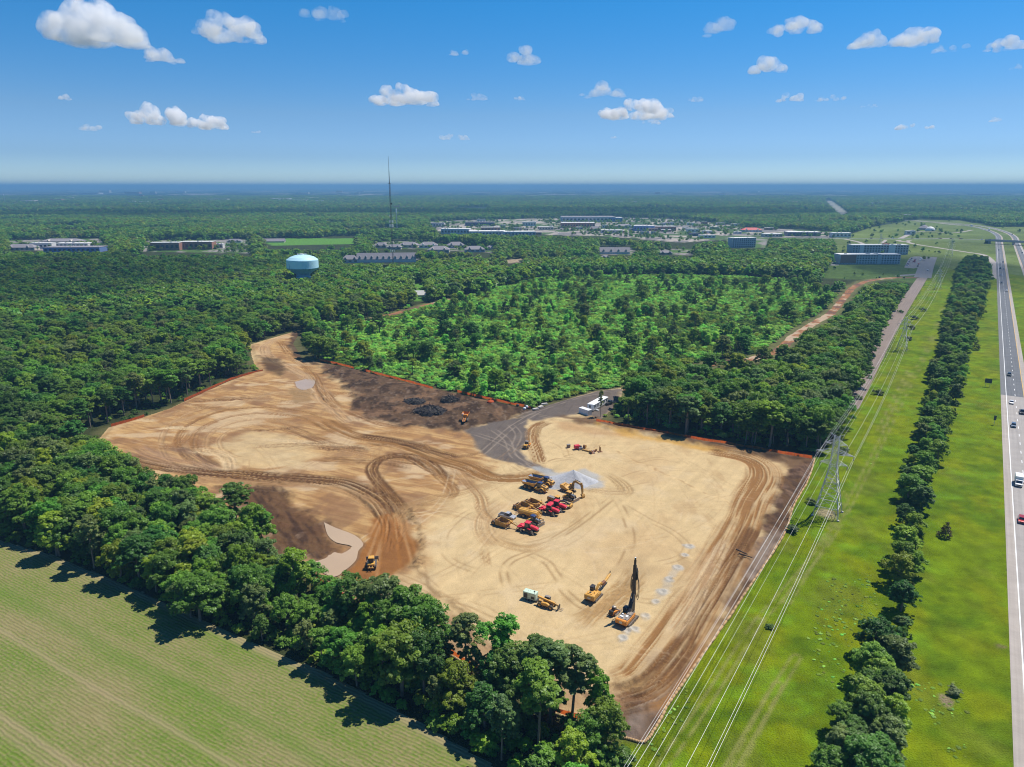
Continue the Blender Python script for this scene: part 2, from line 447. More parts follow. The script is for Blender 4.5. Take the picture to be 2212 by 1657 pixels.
# ------------------------------------------------------------------ the ground sheet (reaches the horizon)
def build_ground():
    az = np.radians(np.linspace(-78, 78, 820))
    r = [2.0, 25.0, 50.0]
    while r[-1] < 60000:
        k = 1.0065 if r[-1] < 420 else (1.011 if r[-1] < 2500 else 1.03)
        r.append(r[-1] * k)
    r = np.array(r)
    A, Rr = np.meshgrid(az, r)
    X = (Rr * np.sin(A)).ravel(); Y = (Rr * np.cos(A) - 1.0).ravel()
    Rf = Rr.ravel()
    n1 = fbm(X / 90, Y / 90, 3, 4); n2 = fbm(X / 14, Y / 14, 5, 4); n3 = fbm(X / 4, Y / 4, 9, 3)
    col = np.empty((len(X), 3))
    col[:] = (0.05, 0.062, 0.022)
    col += (n2 - .5)[:, None] * np.array((.05, .045, .02))
    # far country: wood with pale fields
    far = sstep(1500, 3500, Rf)[:, None]
    fcol = np.array((0.035, 0.062, 0.026)) + (n1 - .5)[:, None] * np.array((.02, .03, .01))
    pf = (fbm(X / 1400, Y / 500, 31, 3) > 0.66)[:, None]
    fcol = np.where(pf, np.array((0.10, 0.15, 0.05)), fcol)
    col = col * (1 - far) + fcol * far
    def lay(mask, c):
        nonlocal col
        mask = np.clip(mask, 0, 1)[:, None]
        col = col * (1 - mask) + np.asarray(c) * mask
    near = Rf < 3500
    # open grass of the power line corridor and the highway verge
    dm = np.full(X.shape, -1e3); dm[near] = sdf(X[near], Y[near], MEADOW)
    g = np.empty_like(col); g[:] = (0.165, 0.245, 0.004)
    yel = sstep(.40, .68, fbm(X / 9, Y / 15, 41, 6))[:, None]
    g = g * (1 - yel) + np.array((0.205, 0.255, 0.004)) * yel
    dk = sstep(.50, .70, fbm(X / 12, Y / 9, 47, 6))[:, None]
    g = g * (1 - .55 * dk) + np.array((0.070, 0.155, 0.006)) * .55 * dk
    br = sstep(.56, .72, fbm(X / 11, Y / 16, 53, 5))[:, None]
    g = g * (1 - .5 * br) + np.array((0.17, 0.20, 0.022)) * .5 * br
    lush = sstep(.53, .66, fbm(X / 16, Y / 13, 59, 5)) * sstep(.40, .6, n3)
    g = g * (1 - .6 * lush[:, None]) + np.array((0.150, 0.285, 0.012)) * .6 * lush[:, None]
    g *= (0.62 + .40 * n3 + .36 * fbm(X / 1.1, Y / 1.5, 58, 3))[:, None]
    mk = sstep(-1.5, 1.5, dm + (n3 - .5) * 3)
    lay(mk, g)
    # twin wheel tracks worn into the corridor grass
    for pts, w in (([(1430, 1657), (1530, 1510), (1600, 1400), (1640, 1340)], 0.9), ([(1700, 1300), (1760, 1200), (1810, 1120), (1825, 1090), (1818, 1060)], .8),
                   ([(1680, 1480), (1560, 1690), (1530, 1740)], .9), ([(1640, 1340), (1720, 1250), (1800, 1150), (1880, 1000), (1960, 840), (2010, 740), (2040, 660)], .8),
                   ([(1590, 1657), (1660, 1520), (1720, 1420)], .8), ([(1900, 930), (1935, 860), (1965, 800)], .9)):
        P = smooth_line(poly(pts), 6)
        s = near & (X > P[:, 0].min() - 8) & (X < P[:, 0].max() + 8) & (Y > P[:, 1].min() - 8) & (Y < P[:, 1].max() + 8)
        d, sd, arc = seg_dist(X[s], Y[s], P)
        t = np.exp(-((d - .95) / .38) ** 2) * sstep(.25, .6, vnoise(arc / 3, arc * 0, 4) + .2)
        mm = np.zeros(X.shape); mm[s] = t * w
        lay(mm, (0.27, 0.28, 0.07))
    # strip of bright mown verge along the pavement, bare spot under the pylon
    for c_, rad, colr in ((G(1786, 1109), 3.6, (.42, .33, .2)), (G(2042, 1512), 1.6, (.33, .25, .17)), (G(2170, 1397), 1.2, (.25, .2, .1))):
        d = np.hypot((X - c_.x) , (Y - c_.y) * .8)
        lay(sstep(rad, rad * .45, d + (n3 - .5) * 3) * .85, colr)
    for k, P in LOTS.items():
        s = (Rf > 300) & (Rf < 9000)
        d = sdf(X[s], Y[s], P)
        mm = np.zeros(X.shape); mm[s] = sstep(-4, 4, d)
        if k == 'retail':
            q = fbm(X / 60, Y / 60, 77, 3)
            c = np.where((q > .55)[:, None], np.array((0.10, 0.16, 0.05)), np.where((q > .42)[:, None], np.array((0.50, 0.44, 0.38)), np.array((0.26, 0.24, 0.23))))
        elif k in ('school', 'school_east', 'apartments', 'houses', 'villas', 'villas_west', 'office'):
            q = fbm(X / 25, Y / 25, 79, 3)
            c = np.where((q > .5)[:, None], np.array((0.10, 0.18, 0.04)), np.array((0.33, 0.30, 0.27)))
        elif k == 'interchange':
            c = np.array((0.16, 0.21, 0.05)) * (0.6 + .9 * n1)[:, None] + (n2 - .5)[:, None] * .08
        elif k == 'far_highway': c = np.broadcast_to(np.array((0.34, 0.33, 0.27)), col.shape)
        elif k == 'clearing': c = np.broadcast_to(np.array((0.42, 0.33, 0.22)), col.shape)
        elif k in ('park', 'hut'): c = np.broadcast_to(np.array((0.13, 0.30, 0.04)), col.shape)
        else: c = np.array((0.085, 0.14, 0.03)) * (0.6 + .8 * n2)[:, None]
        lay(mm, c)
    # trodden weeds along the dirt trails
    for P, w in ((TRAIL_W, 8), (TRAIL_E, 9)):
        s = near & (X > P[:, 0].min() - 40) & (X < P[:, 0].max() + 40) & (Y > P[:, 1].min() - 40) & (Y < P[:, 1].max() + 40)
        d, sd, arc = seg_dist(X[s], Y[s], P)
        mm = np.zeros(X.shape); mm[s] = sstep(w * 1.3, w * .6, d + (n2[s] - .5) * 10)
        lay(mm * .8, (0.20, 0.20, 0.075))
    # earth and stubble under the belt and beside the lot
    d = np.full(X.shape, -1e3); s = Rf < 900; d[s] = sdf(X[s], Y[s], SITE)
    lay(sstep(-7, -1, d + (n2 - .5) * 5) * (1 - mk) * .75, np.array((0.16, 0.15, 0.06)))
    Z = np.zeros(len(X))
    me = np_mesh('ground', np.c_[X, Y, Z], grid_faces(len(az), len(r)), [earth_mat('grass and woodland soil', s1=2.4, s2=.2, amp=.46, bump=1.0, bdist=.5, fine=2.6)], {'soil': ('POINT', 'FLOAT_COLOR', col)})
    return tag(link(bpy.data.objects.new('ground', me)), kind='structure')
build_ground()

# ------------------------------------------------------------------ the sand lot
LV = 0.8
def build_site():
    P = SITE
    x0, x1 = P[:, 0].min() - 1, P[:, 0].max() + 1
    y0, y1 = P[:, 1].min() - 1, P[:, 1].max() + 1
    xs = np.arange(x0, x1, 0.34)
    ys = [y0]
    while ys[-1] < y1: ys.append(ys[-1] + 0.27 + 0.0014 * max(0, ys[-1] - 110))
    ys = np.array(ys)
    XX, YY = np.meshgrid(xs, ys)
    X = XX.ravel(); Y = YY.ravel()
    ds = sdf(X, Y, P)
    keep = ds > -0.6
    idx = np.full(len(X), -1); idx[keep] = np.arange(keep.sum())
    F = grid_faces(len(xs), len(ys)); F = idx[F]; F = F[(F >= 0).all(1)]
    X = X[keep]; Y = Y[keep]; ds = ds[keep]
    dx, dy = PXA(X, Y, LV)
    nA = fbm(X / 60, Y / 60, 1, 4); nB = fbm(X / 12, Y / 12, 2, 4); nC = fbm(X / 2.2, Y / 2.2, 3, 3); nD = fbm(X / 25, Y / 25, 8, 4)
    Z = np.full(X.shape, LV) + (nA - .5) * .3 + (nC - .5) * .06
    # firm pale sand, graded in faint passes
    col = np.empty((len(X), 3)); col[:] = (0.66, 0.485, 0.27)
    ca, sa = math.cos(R_(33)), math.sin(R_(33))
    al = X * sa + Y * ca; ac = X * ca - Y * sa
    pas = fbm(ac / 1.6, al / 40, 12, 3)
    col *= (0.90 + .20 * pas)[:, None]
    def lay(mask, c):
        nonlocal col
        mask = np.clip(mask, 0, 1)[:, None]
        col = col * (1 - mask) + np.asarray(c) * mask
    lay(sstep(.5, .72, nD) * .45, (.55, .36, .19))
    lay(sstep(.55, .75, nB) * .30, (.66, .52, .36))
    lay(sstep(.60, .78, fbm(X / 7, Y / 18, 21, 5)) * .45, (.44, .28, .14))
    def area(pts, soft=2.0, wob=4.0, seed=60):
        Q = poly(pts, LV)
        s = (X > Q[:, 0].min() - 12) & (X < Q[:, 0].max() + 12) & (Y > Q[:, 1].min() - 12) & (Y < Q[:, 1].max() + 12)
        m = np.zeros(X.shape)
        m[s] = sstep(-soft, soft, sdf(X[s], Y[s], Q) + (fbm(X[s] / 6, Y[s] / 6, seed, 4) - .5) * wob * 2)
        return m
    def track(pts, w, c, k=.8, fr=1.1, rut=.10, n=7, seed=100, wob=.8, ln=22.0):
        nonlocal Z
        Q = smooth_line(poly(pts, LV), n)
        b = w + 3
        s = (X > Q[:, 0].min() - b) & (X < Q[:, 0].max() + b) & (Y > Q[:, 1].min() - b) & (Y < Q[:, 1].max() + b)
        d, sd, arc = seg_dist(X[s], Y[s], Q)
        a = d * sd + (vnoise(arc / 14, arc * 0 + .5, seed + 3) - .5) * 1.2
        L = arc.max()
        e = w / 2 * (0.75 + .5 * vnoise(arc / 17, arc * 0, seed + 5))
        m = 1 - sstep(e * .55, e, np.abs(a) + (nC[s] - .5) * wob)
        m *= sstep(0, 7, arc + (nC[s] - .5) * 4) * sstep(0, 7, L - arc + (nC[s] - .5) * 4)
        st = .38 * vnoise(a * fr * 1.2 + 50, arc / ln, seed) + .34 * vnoise(a * fr * 2.9, arc / (ln * .8), seed + 9) + .28 * vnoise(a * fr * 5.5, arc / (ln * .5), seed + 13)
        f = sstep(.40, .58, st)
        mm = np.zeros(X.shape); mm[s] = np.minimum(1, m * k * 1.3 * (.30 + .70 * f))
        lay(mm, c)
        hi = np.zeros(X.shape); hi[s] = m * k * .35 * sstep(.60, .70, 1 - st)
        lay(hi, (.62, .46, .29))
        Z[s] += -m * rut * 1.8 * (f * 1.4 - .4)
    def twin(pts, c=(.40, .26, .13), k=.75, gauge=2.1, w=.42, seed=200, dash=.35):
        nonlocal Z
        Q = smooth_line(poly(pts, LV), 7)
        b = 5
        s = (X > Q[:, 0].min() - b) & (X < Q[:, 0].max() + b) & (Y > Q[:, 1].min() - b) & (Y < Q[:, 1].max() + b)
        d, sd, arc = seg_dist(X[s], Y[s], Q)
        L = arc.max()
        t = np.exp(-((d - gauge / 2) / w) ** 2) * sstep(0, 5, arc) * sstep(0, 5, L - arc)
        t *= sstep(dash - .2, dash + .2, vnoise(arc / 5, sd * 3, seed))
        mm = np.zeros(X.shape); mm[s] = t * k
        lay(mm, c); Z[s] -= t * .05
    BR = (.275, .138, .052); DB = (.135, .066, .031); RD = (.32, .132, .038); TS = (.052, .032, .022); TS2 = (.20, .118, .080)
    # --- the churned western half
    west = area([(200, 990), (236, 924), (310, 900), (560, 800), (545, 745), (650, 713), (640, 750), (700, 800), (760, 860), (900, 915), (1000, 930), (1060, 1000), (1020, 1050), (930, 1100), (905, 1180), (880, 1240), (720, 1260), (560, 1160), (430, 1085), (250, 1015)], 6, 8, 61)
    sw = fbm((X * .5 + Y) / 3.0, (X - Y * .5) / 16, 33, 4)
    lay(west * .82, (.55, .325, .135))
    lay(west * sstep(.40, .62, sw) * .68, (.34, .17, .07))
    lay(west * sstep(.52, .66, fbm((X * .5 + Y) / 1.1, (X - Y * .5) / 12, 34, 4)) * .55, (.30, .155, .075))
    lay(west * sstep(.52, .68, fbm(X / 9, Y / 14, 35, 6)) * .65, (.27, .145, .080))
    lay(west * sstep(.54, .68, fbm(X / 18, Y / 9, 36, 6)) * .65, (.66, .49, .31))
    Z += west * ((sw - .5) * .35 + (nB - .5) * .5)
    pale = area([(470, 960), (545, 935), (640, 945), (690, 985), (640, 1010), (560, 1015), (490, 1000)], 5, 6, 62)
    lay(pale * .7, (.66, .495, .28))
    # swirl left by the scrapers
    for k, (rx, cc, w) in enumerate(((1.0, BR, 4.0), (1.22, BR, 3.4), (.80, (.42, .26, .13), 4.0), (1.45, (.40, .25, .13), 3), (.62, (.45, .29, .15), 3))):
        pts = [(565 + 150 * rx * math.cos(t), 955 + 62 * rx * math.sin(t)) for t in np.linspace(1.9, 5.6, 12)]
        track(pts, w, cc, .62, 1.6, .12, 5, 300 + k * 7)
    track([(330, 905), (430, 880), (540, 855), (650, 850), (740, 880)], 9, (.46, .29, .15), .55, 1.0, .12, 6, 331)
    track([(300, 925), (400, 905), (520, 870), (600, 845)], 6, (.42, .27, .15), .5, 1.3, .1, 6, 337)
    track([(360, 965), (400, 975), (440, 1000), (470, 1015)], 9, TS2, .6, 1.2, .12, 6, 340)
    track([(280, 965), (330, 985), (400, 1005), (470, 1020)], 12, (.36, .22, .14), .6, .8, .14, 6, 343)
    wr = np.random.default_rng(21)
    for q in range(26):
        x0_, y0_ = wr.uniform(300, 960), wr.uniform(830, 1060); a_ = wr.uniform(-.5, .5) + (math.pi if wr.random() < .5 else 0); b_ = a_ + wr.normal() * .7; l_ = wr.uniform(50, 130)
        m_ = (x0_ + l_ * math.cos(a_), y0_ + .45 * l_ * math.sin(a_)); e_ = (m_[0] + l_ * math.cos(b_), m_[1] + .45 * l_ * math.sin(b_))
        track([(x0_, y0_), m_, e_], wr.uniform(3, 7), ((.30, .155, .068), (.22, .115, .055), (.40, .225, .10), (.66, .49, .30))[int(wr.integers(0, 4))], wr.uniform(.45, .8), 1.5, .14, 6, 700 + q, 1.6, 14.0)
    # --- exit road to the north-west
    track([(640, 715), (590, 735), (570, 752), (585, 775), (625, 795), (660, 815), (690, 850), (715, 880), (760, 915)], 11, (.47, .31, .18), .75, 1.0, .15, 7, 351)
    track([(600, 735), (630, 770), (668, 800), (700, 850), (735, 885)], 7, BR, .6, 1.3, .14, 7, 353)
    lay(area([(625, 838), (668, 838), (670, 868), (635, 872)], 1.5, 1.5, 352) * .8, (.33, .205, .10))
    lay(area([(558, 768), (600, 775), (622, 798), (605, 812), (575, 800)], 2.5, 3, 354) * .75, TS)
    lay(area([(632, 716), (655, 713), (640, 742), (660, 772), (700, 790), (668, 786), (636, 768), (622, 745)], 1.5, 2, 355) * .85, TS)
    # --- dark stripped topsoil
    top = area([(682, 772), (770, 788), (860, 810), (960, 834), (1080, 861), (1158, 880), (1120, 902), (1060, 915), (1010, 930), (930, 925), (850, 918), (790, 905), (758, 880), (762, 850), (735, 826), (700, 806)], 3, 5, 63)
    lump = fbm(X / 4.5, Y / 7, 71, 5); lump2 = fbm(X / 1.6, Y / 2.2, 72, 4)
    lay(top * .96, (.110, .064, .040))
    lay(top * sstep(.40, .62, lump) * .85, TS)
    lay(top * sstep(.55, .70, fbm(X / 6, Y / 9, 73, 6)) * .7, (.25, .145, .085))
    lay(top * sstep(.6, .75, lump2) * .6, (.22, .155, .115))
    Z += top * ((lump - .45) * 1.7 + (lump2 - .5) * .7)
    # --- grey aggregate roadway
    GR = (.160, .130, .118)
    road = np.maximum(area([(1000, 930), (1060, 915), (1120, 903), (1150, 897), (1138, 912), (1140, 935), (1138, 955), (1122, 975), (1140, 990), (1180, 1012), (1205, 1025), (1180, 1024), (1130, 1006), (1085, 998), (1045, 985), (1030, 968), (1018, 948)], 1.2, 2, 64),
                      area([(1120, 900), (1160, 878), (1230, 858), (1290, 843), (1345, 838), (1338, 868), (1300, 904), (1250, 893), (1200, 903), (1150, 910)], 2, 2.5, 65))
    lay(road, GR)
    lay(road * sstep(.5, .7, nB) * .4, (.21, .17, .145))
    lay(road * sstep(.52, .7, fbm((X - Y * .3) / 2.0, Y / 18, 75, 4)) * .4, (.105, .083, .076))
    for pts in ([(1020, 935), (1090, 960), (1150, 1005), (1200, 1030)], [(1035, 985), (1075, 950), (1110, 920), (1170, 885)], [(1060, 925), (1095, 950), (1110, 985), (1150, 1010)], [(1100, 915), (1120, 940), (1100, 980)], [(1110, 905), (1180, 880), (1260, 855), (1330, 845)]):
        twin(pts, (.36, .29, .24), .6, 2.6, .35, 80, .3)
    Z = np.where(road > .5, Z * .5 + (LV + .02) * .5, Z)
    # --- brown berm and the orange cut along the north-east side
    lay(area([(1200, 899), (1290, 900), (1400, 920), (1500, 938), (1600, 955), (1772, 986), (1742, 1040), (1690, 1000), (1640, 985), (1500, 962), (1400, 940), (1320, 926), (1250, 914)], 2, 3, 66) * .95, (.165, .095, .055))
    lay(area([(1430, 938), (1500, 952), (1600, 968), (1757, 993), (1740, 1010), (1690, 992), (1600, 975), (1500, 958)], 2, 4, 166) * sstep(.4, .6, nB) * .8, TS)
    lay(area([(1290, 918), (1360, 932), (1440, 948), (1540, 968), (1580, 976), (1520, 975), (1420, 955), (1340, 940)], 2.0, 3, 67) * .8, (.60, .34, .08))
    lay(area([(1190, 908), (1240, 914), (1300, 924), (1340, 940), (1280, 938), (1220, 925)], 2.5, 3, 68) * .6, (.50, .30, .15))
    bz = area([(1200, 905), (1290, 912), (1400, 933), (1500, 950), (1600, 967), (1700, 985), (1690, 992), (1500, 962), (1400, 942), (1300, 922)], 2, 2, 69)
    Z += bz * (.5 + lump * .9)
    # --- east edge: ring track, spoil and stripped strip
    east = area([(1772, 986), (1752, 1045), (1722, 1095), (1702, 1155), (1664, 1215), (1622, 1275), (1582, 1335), (1532, 1405), (1482, 1475), (1435, 1550), (1394, 1612), (1340, 1602), (1300, 1575), (1345, 1500), (1420, 1490), (1490, 1420), (1545, 1340), (1590, 1265), (1630, 1200), (1650, 1130), (1680, 1060), (1690, 1020)], 2, 3, 70)
    lay(east * .97, (.112, .060, .034))
    lay(east * sstep(.48, .62, fbm(X / 5, Y / 7, 91, 6)) * .6, (.22, .135, .095))
    lay(east * sstep(.52, .64, fbm(X / 3, Y / 3, 92, 5)) * .7, (.085, .05, .036))
    lay(area([(1650, 1150), (1692, 1150), (1654, 1210), (1625, 1240), (1630, 1180)], 3, 4, 93) * .7, (.36, .29, .25))
    lay(area([(1420, 1420), (1470, 1400), (1440, 1480), (1400, 1560), (1350, 1590), (1345, 1560)], 3, 4, 94) * .5, (.34, .28, .25))
    Z += east * ((lump - .45) * 1.6 + (lump2 - .5) * .8)
    hump = area([(1600, 1190), (1640, 1165), (1650, 1195), (1600, 1250), (1570, 1290), (1590, 1230)], 2.5, 2, 95)
    Z += hump * .9; lay(hump * .6, (.21, .13, .09))
    RING = [(1330, 1500), (1395, 1475), (1440, 1420), (1485, 1350), (1528, 1280), (1570, 1200), (1605, 1130), (1632, 1065), (1650, 1030), (1640, 1003), (1600, 985), (1520, 970)]
    track(RING, 16, (.31, .158, .062), .9, .9, .16, 8, 401)
    track([(1310, 1505), (1385, 1488), (1440, 1440), (1490, 1368), (1540, 1285), (1590, 1200), (1625, 1130)], 7, (.175, .088, .040), .95, 1.2, .2, 8, 403)
    track([(1300, 1520), (1360, 1512), (1420, 1485)], 8, DB, .8, 1.2, .2, 6, 405)
    track([(1535, 1185), (1500, 1240), (1465, 1290), (1435, 1330)], 5, (.50, .33, .18), .6, 1.2, .1, 6, 407)
    track([(1440, 1385), (1480, 1330), (1530, 1240), (1570, 1160)], 5, (.64, .49, .32), .6, 1.3, .06, 6, 409)
    # --- haul roads through the middle
    track([(255, 985), (330, 1003), (430, 1018), (560, 1028), (680, 1036), (750, 1048), (800, 1070), (832, 1100), (845, 1140), (838, 1195)], 11, DB, .9, 1.1, .22, 8, 411)
    track([(380, 1035), (520, 1042), (660, 1046), (760, 1070), (815, 1110)], 6, (.40, .24, .12), .6, 1.3, .12, 8, 413)
    fan = area([(800, 1120), (855, 1108), (880, 1125), (903, 1180), (893, 1212), (850, 1240), (800, 1268), (735, 1262), (738, 1240), (762, 1212), (785, 1180), (795, 1150)], 1.5, 2, 96)
    fx = np.degrees(np.arctan2(dy - 1060, dx - 845))
    fs = vnoise(fx / 3.2, np.hypot(dx - 845, dy - 1060) / 70, 97)
    lay(fan * .95, RD)
    lay(fan * sstep(.5, .75, fs) * .5, (.235, .105, .04))
    lay(fan * sstep(.55, .8, 1 - fs) * .6, (.46, .26, .12))
    Z += -fan * .15 + fan * (fs - .5) * .16
    track([(690, 905), (760, 940), (860, 958), (950, 990), (1010, 1008), (1060, 1030), (1120, 1034), (1190, 1022)], 13, (.29, .148, .056), .9, .8, .18, 8, 421)
    track([(765, 938), (850, 950), (930, 972), (1000, 990)], 7, DB, .85, 1.2, .16, 7, 423)
    track([(860, 975), (910, 1005), (960, 1025), (995, 1030)], 5, DB, .7, 1.3, .12, 6, 425)
    track([(870, 1110), (848, 1075), (815, 1040), (803, 1012), (822, 992), (860, 984), (905, 990), (940, 1010), (962, 1038)], 7, (.165, .082, .036), .95, 1.3, .18, 9, 427)
    track([(905, 990), (950, 1030), (980, 1060), (965, 1085)], 5, BR, .7, 1.4, .12, 7, 429)
    track([(850, 1130), (890, 1095), (950, 1075), (1010, 1060), (1080, 1045)], 9, (.43, .27, .13), .6, 1.0, .1, 7, 431)
    track([(985, 1010), (1010, 1045), (1035, 1075), (1045, 1110), (1080, 1140)], 6, (.36, .21, .10), .65, 1.3, .1, 7, 433)
    track([(1185, 908), (1156, 925), (1150, 950), (1160, 985), (1168, 1005)], 6.5, (.28, .148, .062), .95, 1.6, .1, 8, 435)
    track([(1205, 910), (1170, 922), (1162, 945)], 3.5, (.40, .26, .13), .7, 1.6, .08, 6, 437)
    track([(1300, 1022), (1330, 1038), (1350, 1060), (1335, 1075)], 6, (.42, .28, .14), .7, 1.4, .1, 6, 439)
    track([(1235, 1050), (1275, 1060), (1330, 1065), (1380, 1060)], 7, (.47, .32, .17), .6, 1.2, .1, 6, 440)
    track([(1090, 1080), (1050, 1110), (1040, 1150), (1075, 1190)], 7, (.45, .29, .15), .55, 1.3, .08, 7, 441)
    track([(1060, 1160), (1100, 1180), (1150, 1185), (1180, 1170)], 5, (.43, .27, .13), .6, 1.4, .08, 6, 443)
    track([(1040, 1180), (1052, 1215), (1060, 1235)], 4, (.44, .28, .14), .7, 1.5, .06, 5, 445)
    # spreading marks round the rig
    for k, (a, b) in enumerate((((1235, 1362), (1392, 1226)), ((1255, 1372), (1380, 1250)), ((1225, 1345), (1330, 1272)), ((1290, 1352), (1398, 1248)), ((1300, 1300), (1372, 1222)))):
        mid = ((a[0] + b[0]) / 2 + 6 * (-1) ** k, (a[1] + b[1]) / 2 + 5)
        track([a, mid, b], 4.6, (.43, .27, .125), .75, 1.3, .10, 6, 451 + k * 5, 2.5, 6.0)
    lay(area([(1330, 1222), (1385, 1205), (1400, 1235), (1350, 1262)], 4, 6, 98) * .5, (.42, .29, .16))
    # --- single passes with both wheels showing
    for k, p in enumerate(([(1335, 1066), (1258, 1128), (1170, 1183), (1137, 1199), (1105, 1213), (1088, 1236), (1096, 1275)],
                           [(1327, 1075), (1346, 1107), (1359, 1141), (1363, 1173), (1351, 1207), (1336, 1232)],
                           [(1137, 1198), (1178, 1215), (1197, 1238), (1208, 1255), (1218, 1278), (1234, 1294), (1250, 1307), (1274, 1318), (1320, 1320)],
                           [(1340, 1090), (1400, 1125), (1450, 1150), (1482, 1180), (1470, 1205), (1430, 1218), (1390, 1222)],
                           [(957, 1175), (965, 1149), (997, 1117), (1030, 1100)], [(955, 1170), (960, 1195), (985, 1220), (1040, 1240)],
                           [(1330, 1040), (1380, 1022), (1410, 1020)], [(1340, 1060), (1390, 1048), (1420, 1046)],
                           [(1100, 1000), (1150, 1030), (1180, 1045)], [(1180, 1000), (1230, 992), (1250, 1000)], [(1090, 1100), (1060, 1130), (1070, 1160), (1130, 1178), (1200, 1160), (1260, 1118)],
                           [(1350, 1290), (1420, 1300), (1480, 1250), (1520, 1180)], [(900, 1235), (960, 1290), (1060, 1340), (1140, 1350)], [(1180, 950), (1215, 965), (1225, 990)], [(1300, 990), (1360, 1000), (1420, 990), (1480, 1000)])):
        twin(p, k=.8 if k < 3 else .55, seed=210 + k, w=.42 if k < 3 else .34)
    rr = np.random.default_rng(77)
    def free_pass(x0, y0, a0, cur, n, k, c, g=2.2, w=.3):
        nonlocal Z
        pts = [(x0, y0)]; a = a0
        for q in range(n):
            a += cur + rr.normal() * .05
            pts.append((pts[-1][0] + 7 * math.cos(a), pts[-1][1] + 7 * math.sin(a)))
        Q = np.array(pts)
        s = (X > Q[:, 0].min() - 4) & (X < Q[:, 0].max() + 4) & (Y > Q[:, 1].min() - 4) & (Y < Q[:, 1].max() + 4)
        if not s.any(): return
        d, sd, arc = seg_dist(X[s], Y[s], Q)
        t = np.exp(-((d - g / 2) / w) ** 2) * sstep(0, 8, arc) * sstep(0, 8, arc.max() - arc) * sstep(.25, .55, vnoise(arc / 4, sd * 2, 5))
        mm = np.zeros(X.shape); mm[s] = t * k * (1 - np.clip(top_dark[s], 0, 1))
        lay(mm, c); Z[s] -= t * .05
    top_dark = np.maximum(np.maximum(top, east), fan)
    for q in range(95):
        px_, py_ = rr.uniform(420, 1640), rr.uniform(840, 1420)
        g0 = G(px_, py_)
        free_pass(g0.x, g0.y, rr.uniform(0, 6.28), rr.normal() * .13, int(rr.integers(5, 13)), rr.uniform(.2, .55) * (1.3 if px_ < 1000 else .5), (.38, .23, .11) if rr.random() < .75 else (.70, .54, .36))
    # --- stone columns: pale grey rings in a row
    dots = [(1488, 1182), (1478, 1203), (1463, 1228), (1447, 1254), (1431, 1281), (1416, 1304), (1394, 1333), (1357, 1366), (1370, 1362), (1345, 1381)]
    Qd = smooth_line(poly(dots, LV), 4)
    d, sd, arc = seg_dist(X, Y, Qd)
    lay(sstep(1.8, .2, d + (nC - .5) * 2.6) * .5 * sstep(.3, .6, vnoise(arc / 5, arc * 0, 3)), (.50, .46, .41))
    for x, y in dots:
        c = G(x, y, LV); d = np.hypot(X - c.x, Y - c.y)
        lay(sstep(1.9, .6, d + (nC - .5) * 2.2) * .75, (.52, .50, .48))
        Z += np.exp(-((d - 1.0) / .45) ** 2) * .28 - np.exp(-(d / .6) ** 2) * .2
    # --- pale grey stone spilt round the stockpile
    lay(area([(1150, 1010), (1200, 1020), (1262, 1016), (1300, 1030), (1305, 1052), (1270, 1056), (1220, 1040), (1180, 1028)], 1.6, 3, 99) * .85, (.43, .43, .44))
    # --- pit, bank and wet ground by the pond
    pit = area([(520, 1075), (600, 1060), (680, 1085), (720, 1130), (770, 1150), (790, 1175), (770, 1215), (735, 1262), (690, 1250), (600, 1200), (550, 1160)], 3, 3, 110)
    dark = area([(470, 1050), (560, 1045), (620, 1060), (650, 1100), (700, 1130), (722, 1172), (715, 1200), (650, 1215), (590, 1190), (560, 1150), (520, 1095)], 3, 4, 111)
    lay(dark * .9, (.110, .056, .031))
    lay(dark * sstep(.45, .65, fbm((X * .8 + Y * .5) / 1.4, (Y - X) / 14, 112, 4)) * .75, (.060, .034, .025))
    lay(dark * sstep(.58, .72, fbm(X / 5, Y / 9, 113, 4)) * .6, (.30, .20, .14))
    Z += dark * (lump2 - .4) * .9
    Z -= pit * .35
    pad = area([(880, 1100), (905, 1150), (912, 1190), (893, 1225), (950, 1290), (1040, 1350), (1150, 1420), (1300, 1480), (1400, 1470), (1480, 1400), (1600, 1100), (1300, 960), (1000, 1060)], 1.2, 2.0, 114)
    edge = pad * (1 - pad) * 4
    lay(edge * sstep(.35, .6, nC) * .6, (.36, .225, .11))
    Z += pad * .35
    crumb = np.maximum(area([(875, 1105), (893, 1098), (912, 1150), (922, 1190), (905, 1225), (885, 1222), (905, 1185), (898, 1150)], 1.5, 3, 131), area([(1290, 1468), (1340, 1478), (1400, 1465), (1385, 1490), (1320, 1500), (1280, 1488)], 1.5, 3, 132))
    lay(crumb * .7, (.42, .27, .13)); lay(crumb * sstep(.5, .62, fbm(X / 1.1, Y / 1.3, 133, 4)) * .8, (.17, .095, .05)); Z += crumb * (lump2 - .4) * 1.3
    low = area([(930, 1290), (1040, 1372), (1150, 1440), (1290, 1500), (1360, 1500), (1350, 1560), (1150, 1515), (1040, 1445), (930, 1380), (820, 1330), (720, 1265), (850, 1260)], 2, 3, 115)
    lay(low * .7, (.34, .20, .11))
    lay(low * sstep(.45, .65, fbm((X * .87 + Y * .5) / 1.3, (Y * .87 - X * .5) / 15, 116, 4)) * .7, (.20, .115, .07))
    # pond basins stay just below the water sheets
    for pts in (POND_D, POND2_D):
        pm = area(pts, 1.2, .5, 118)
        Z = Z * (1 - pm) + (0.22) * pm
        rim = np.clip(pm * (1 - pm) * 4, 0, 1)
        lay(rim * .7, (.24, .14, .08))
    # edge settles to the surrounding ground
    e = sstep(-0.4, 3.0, ds)
    Z = np.maximum(Z, .12) * e + 0.012 * (1 - e)
    col[:, 2] *= .93
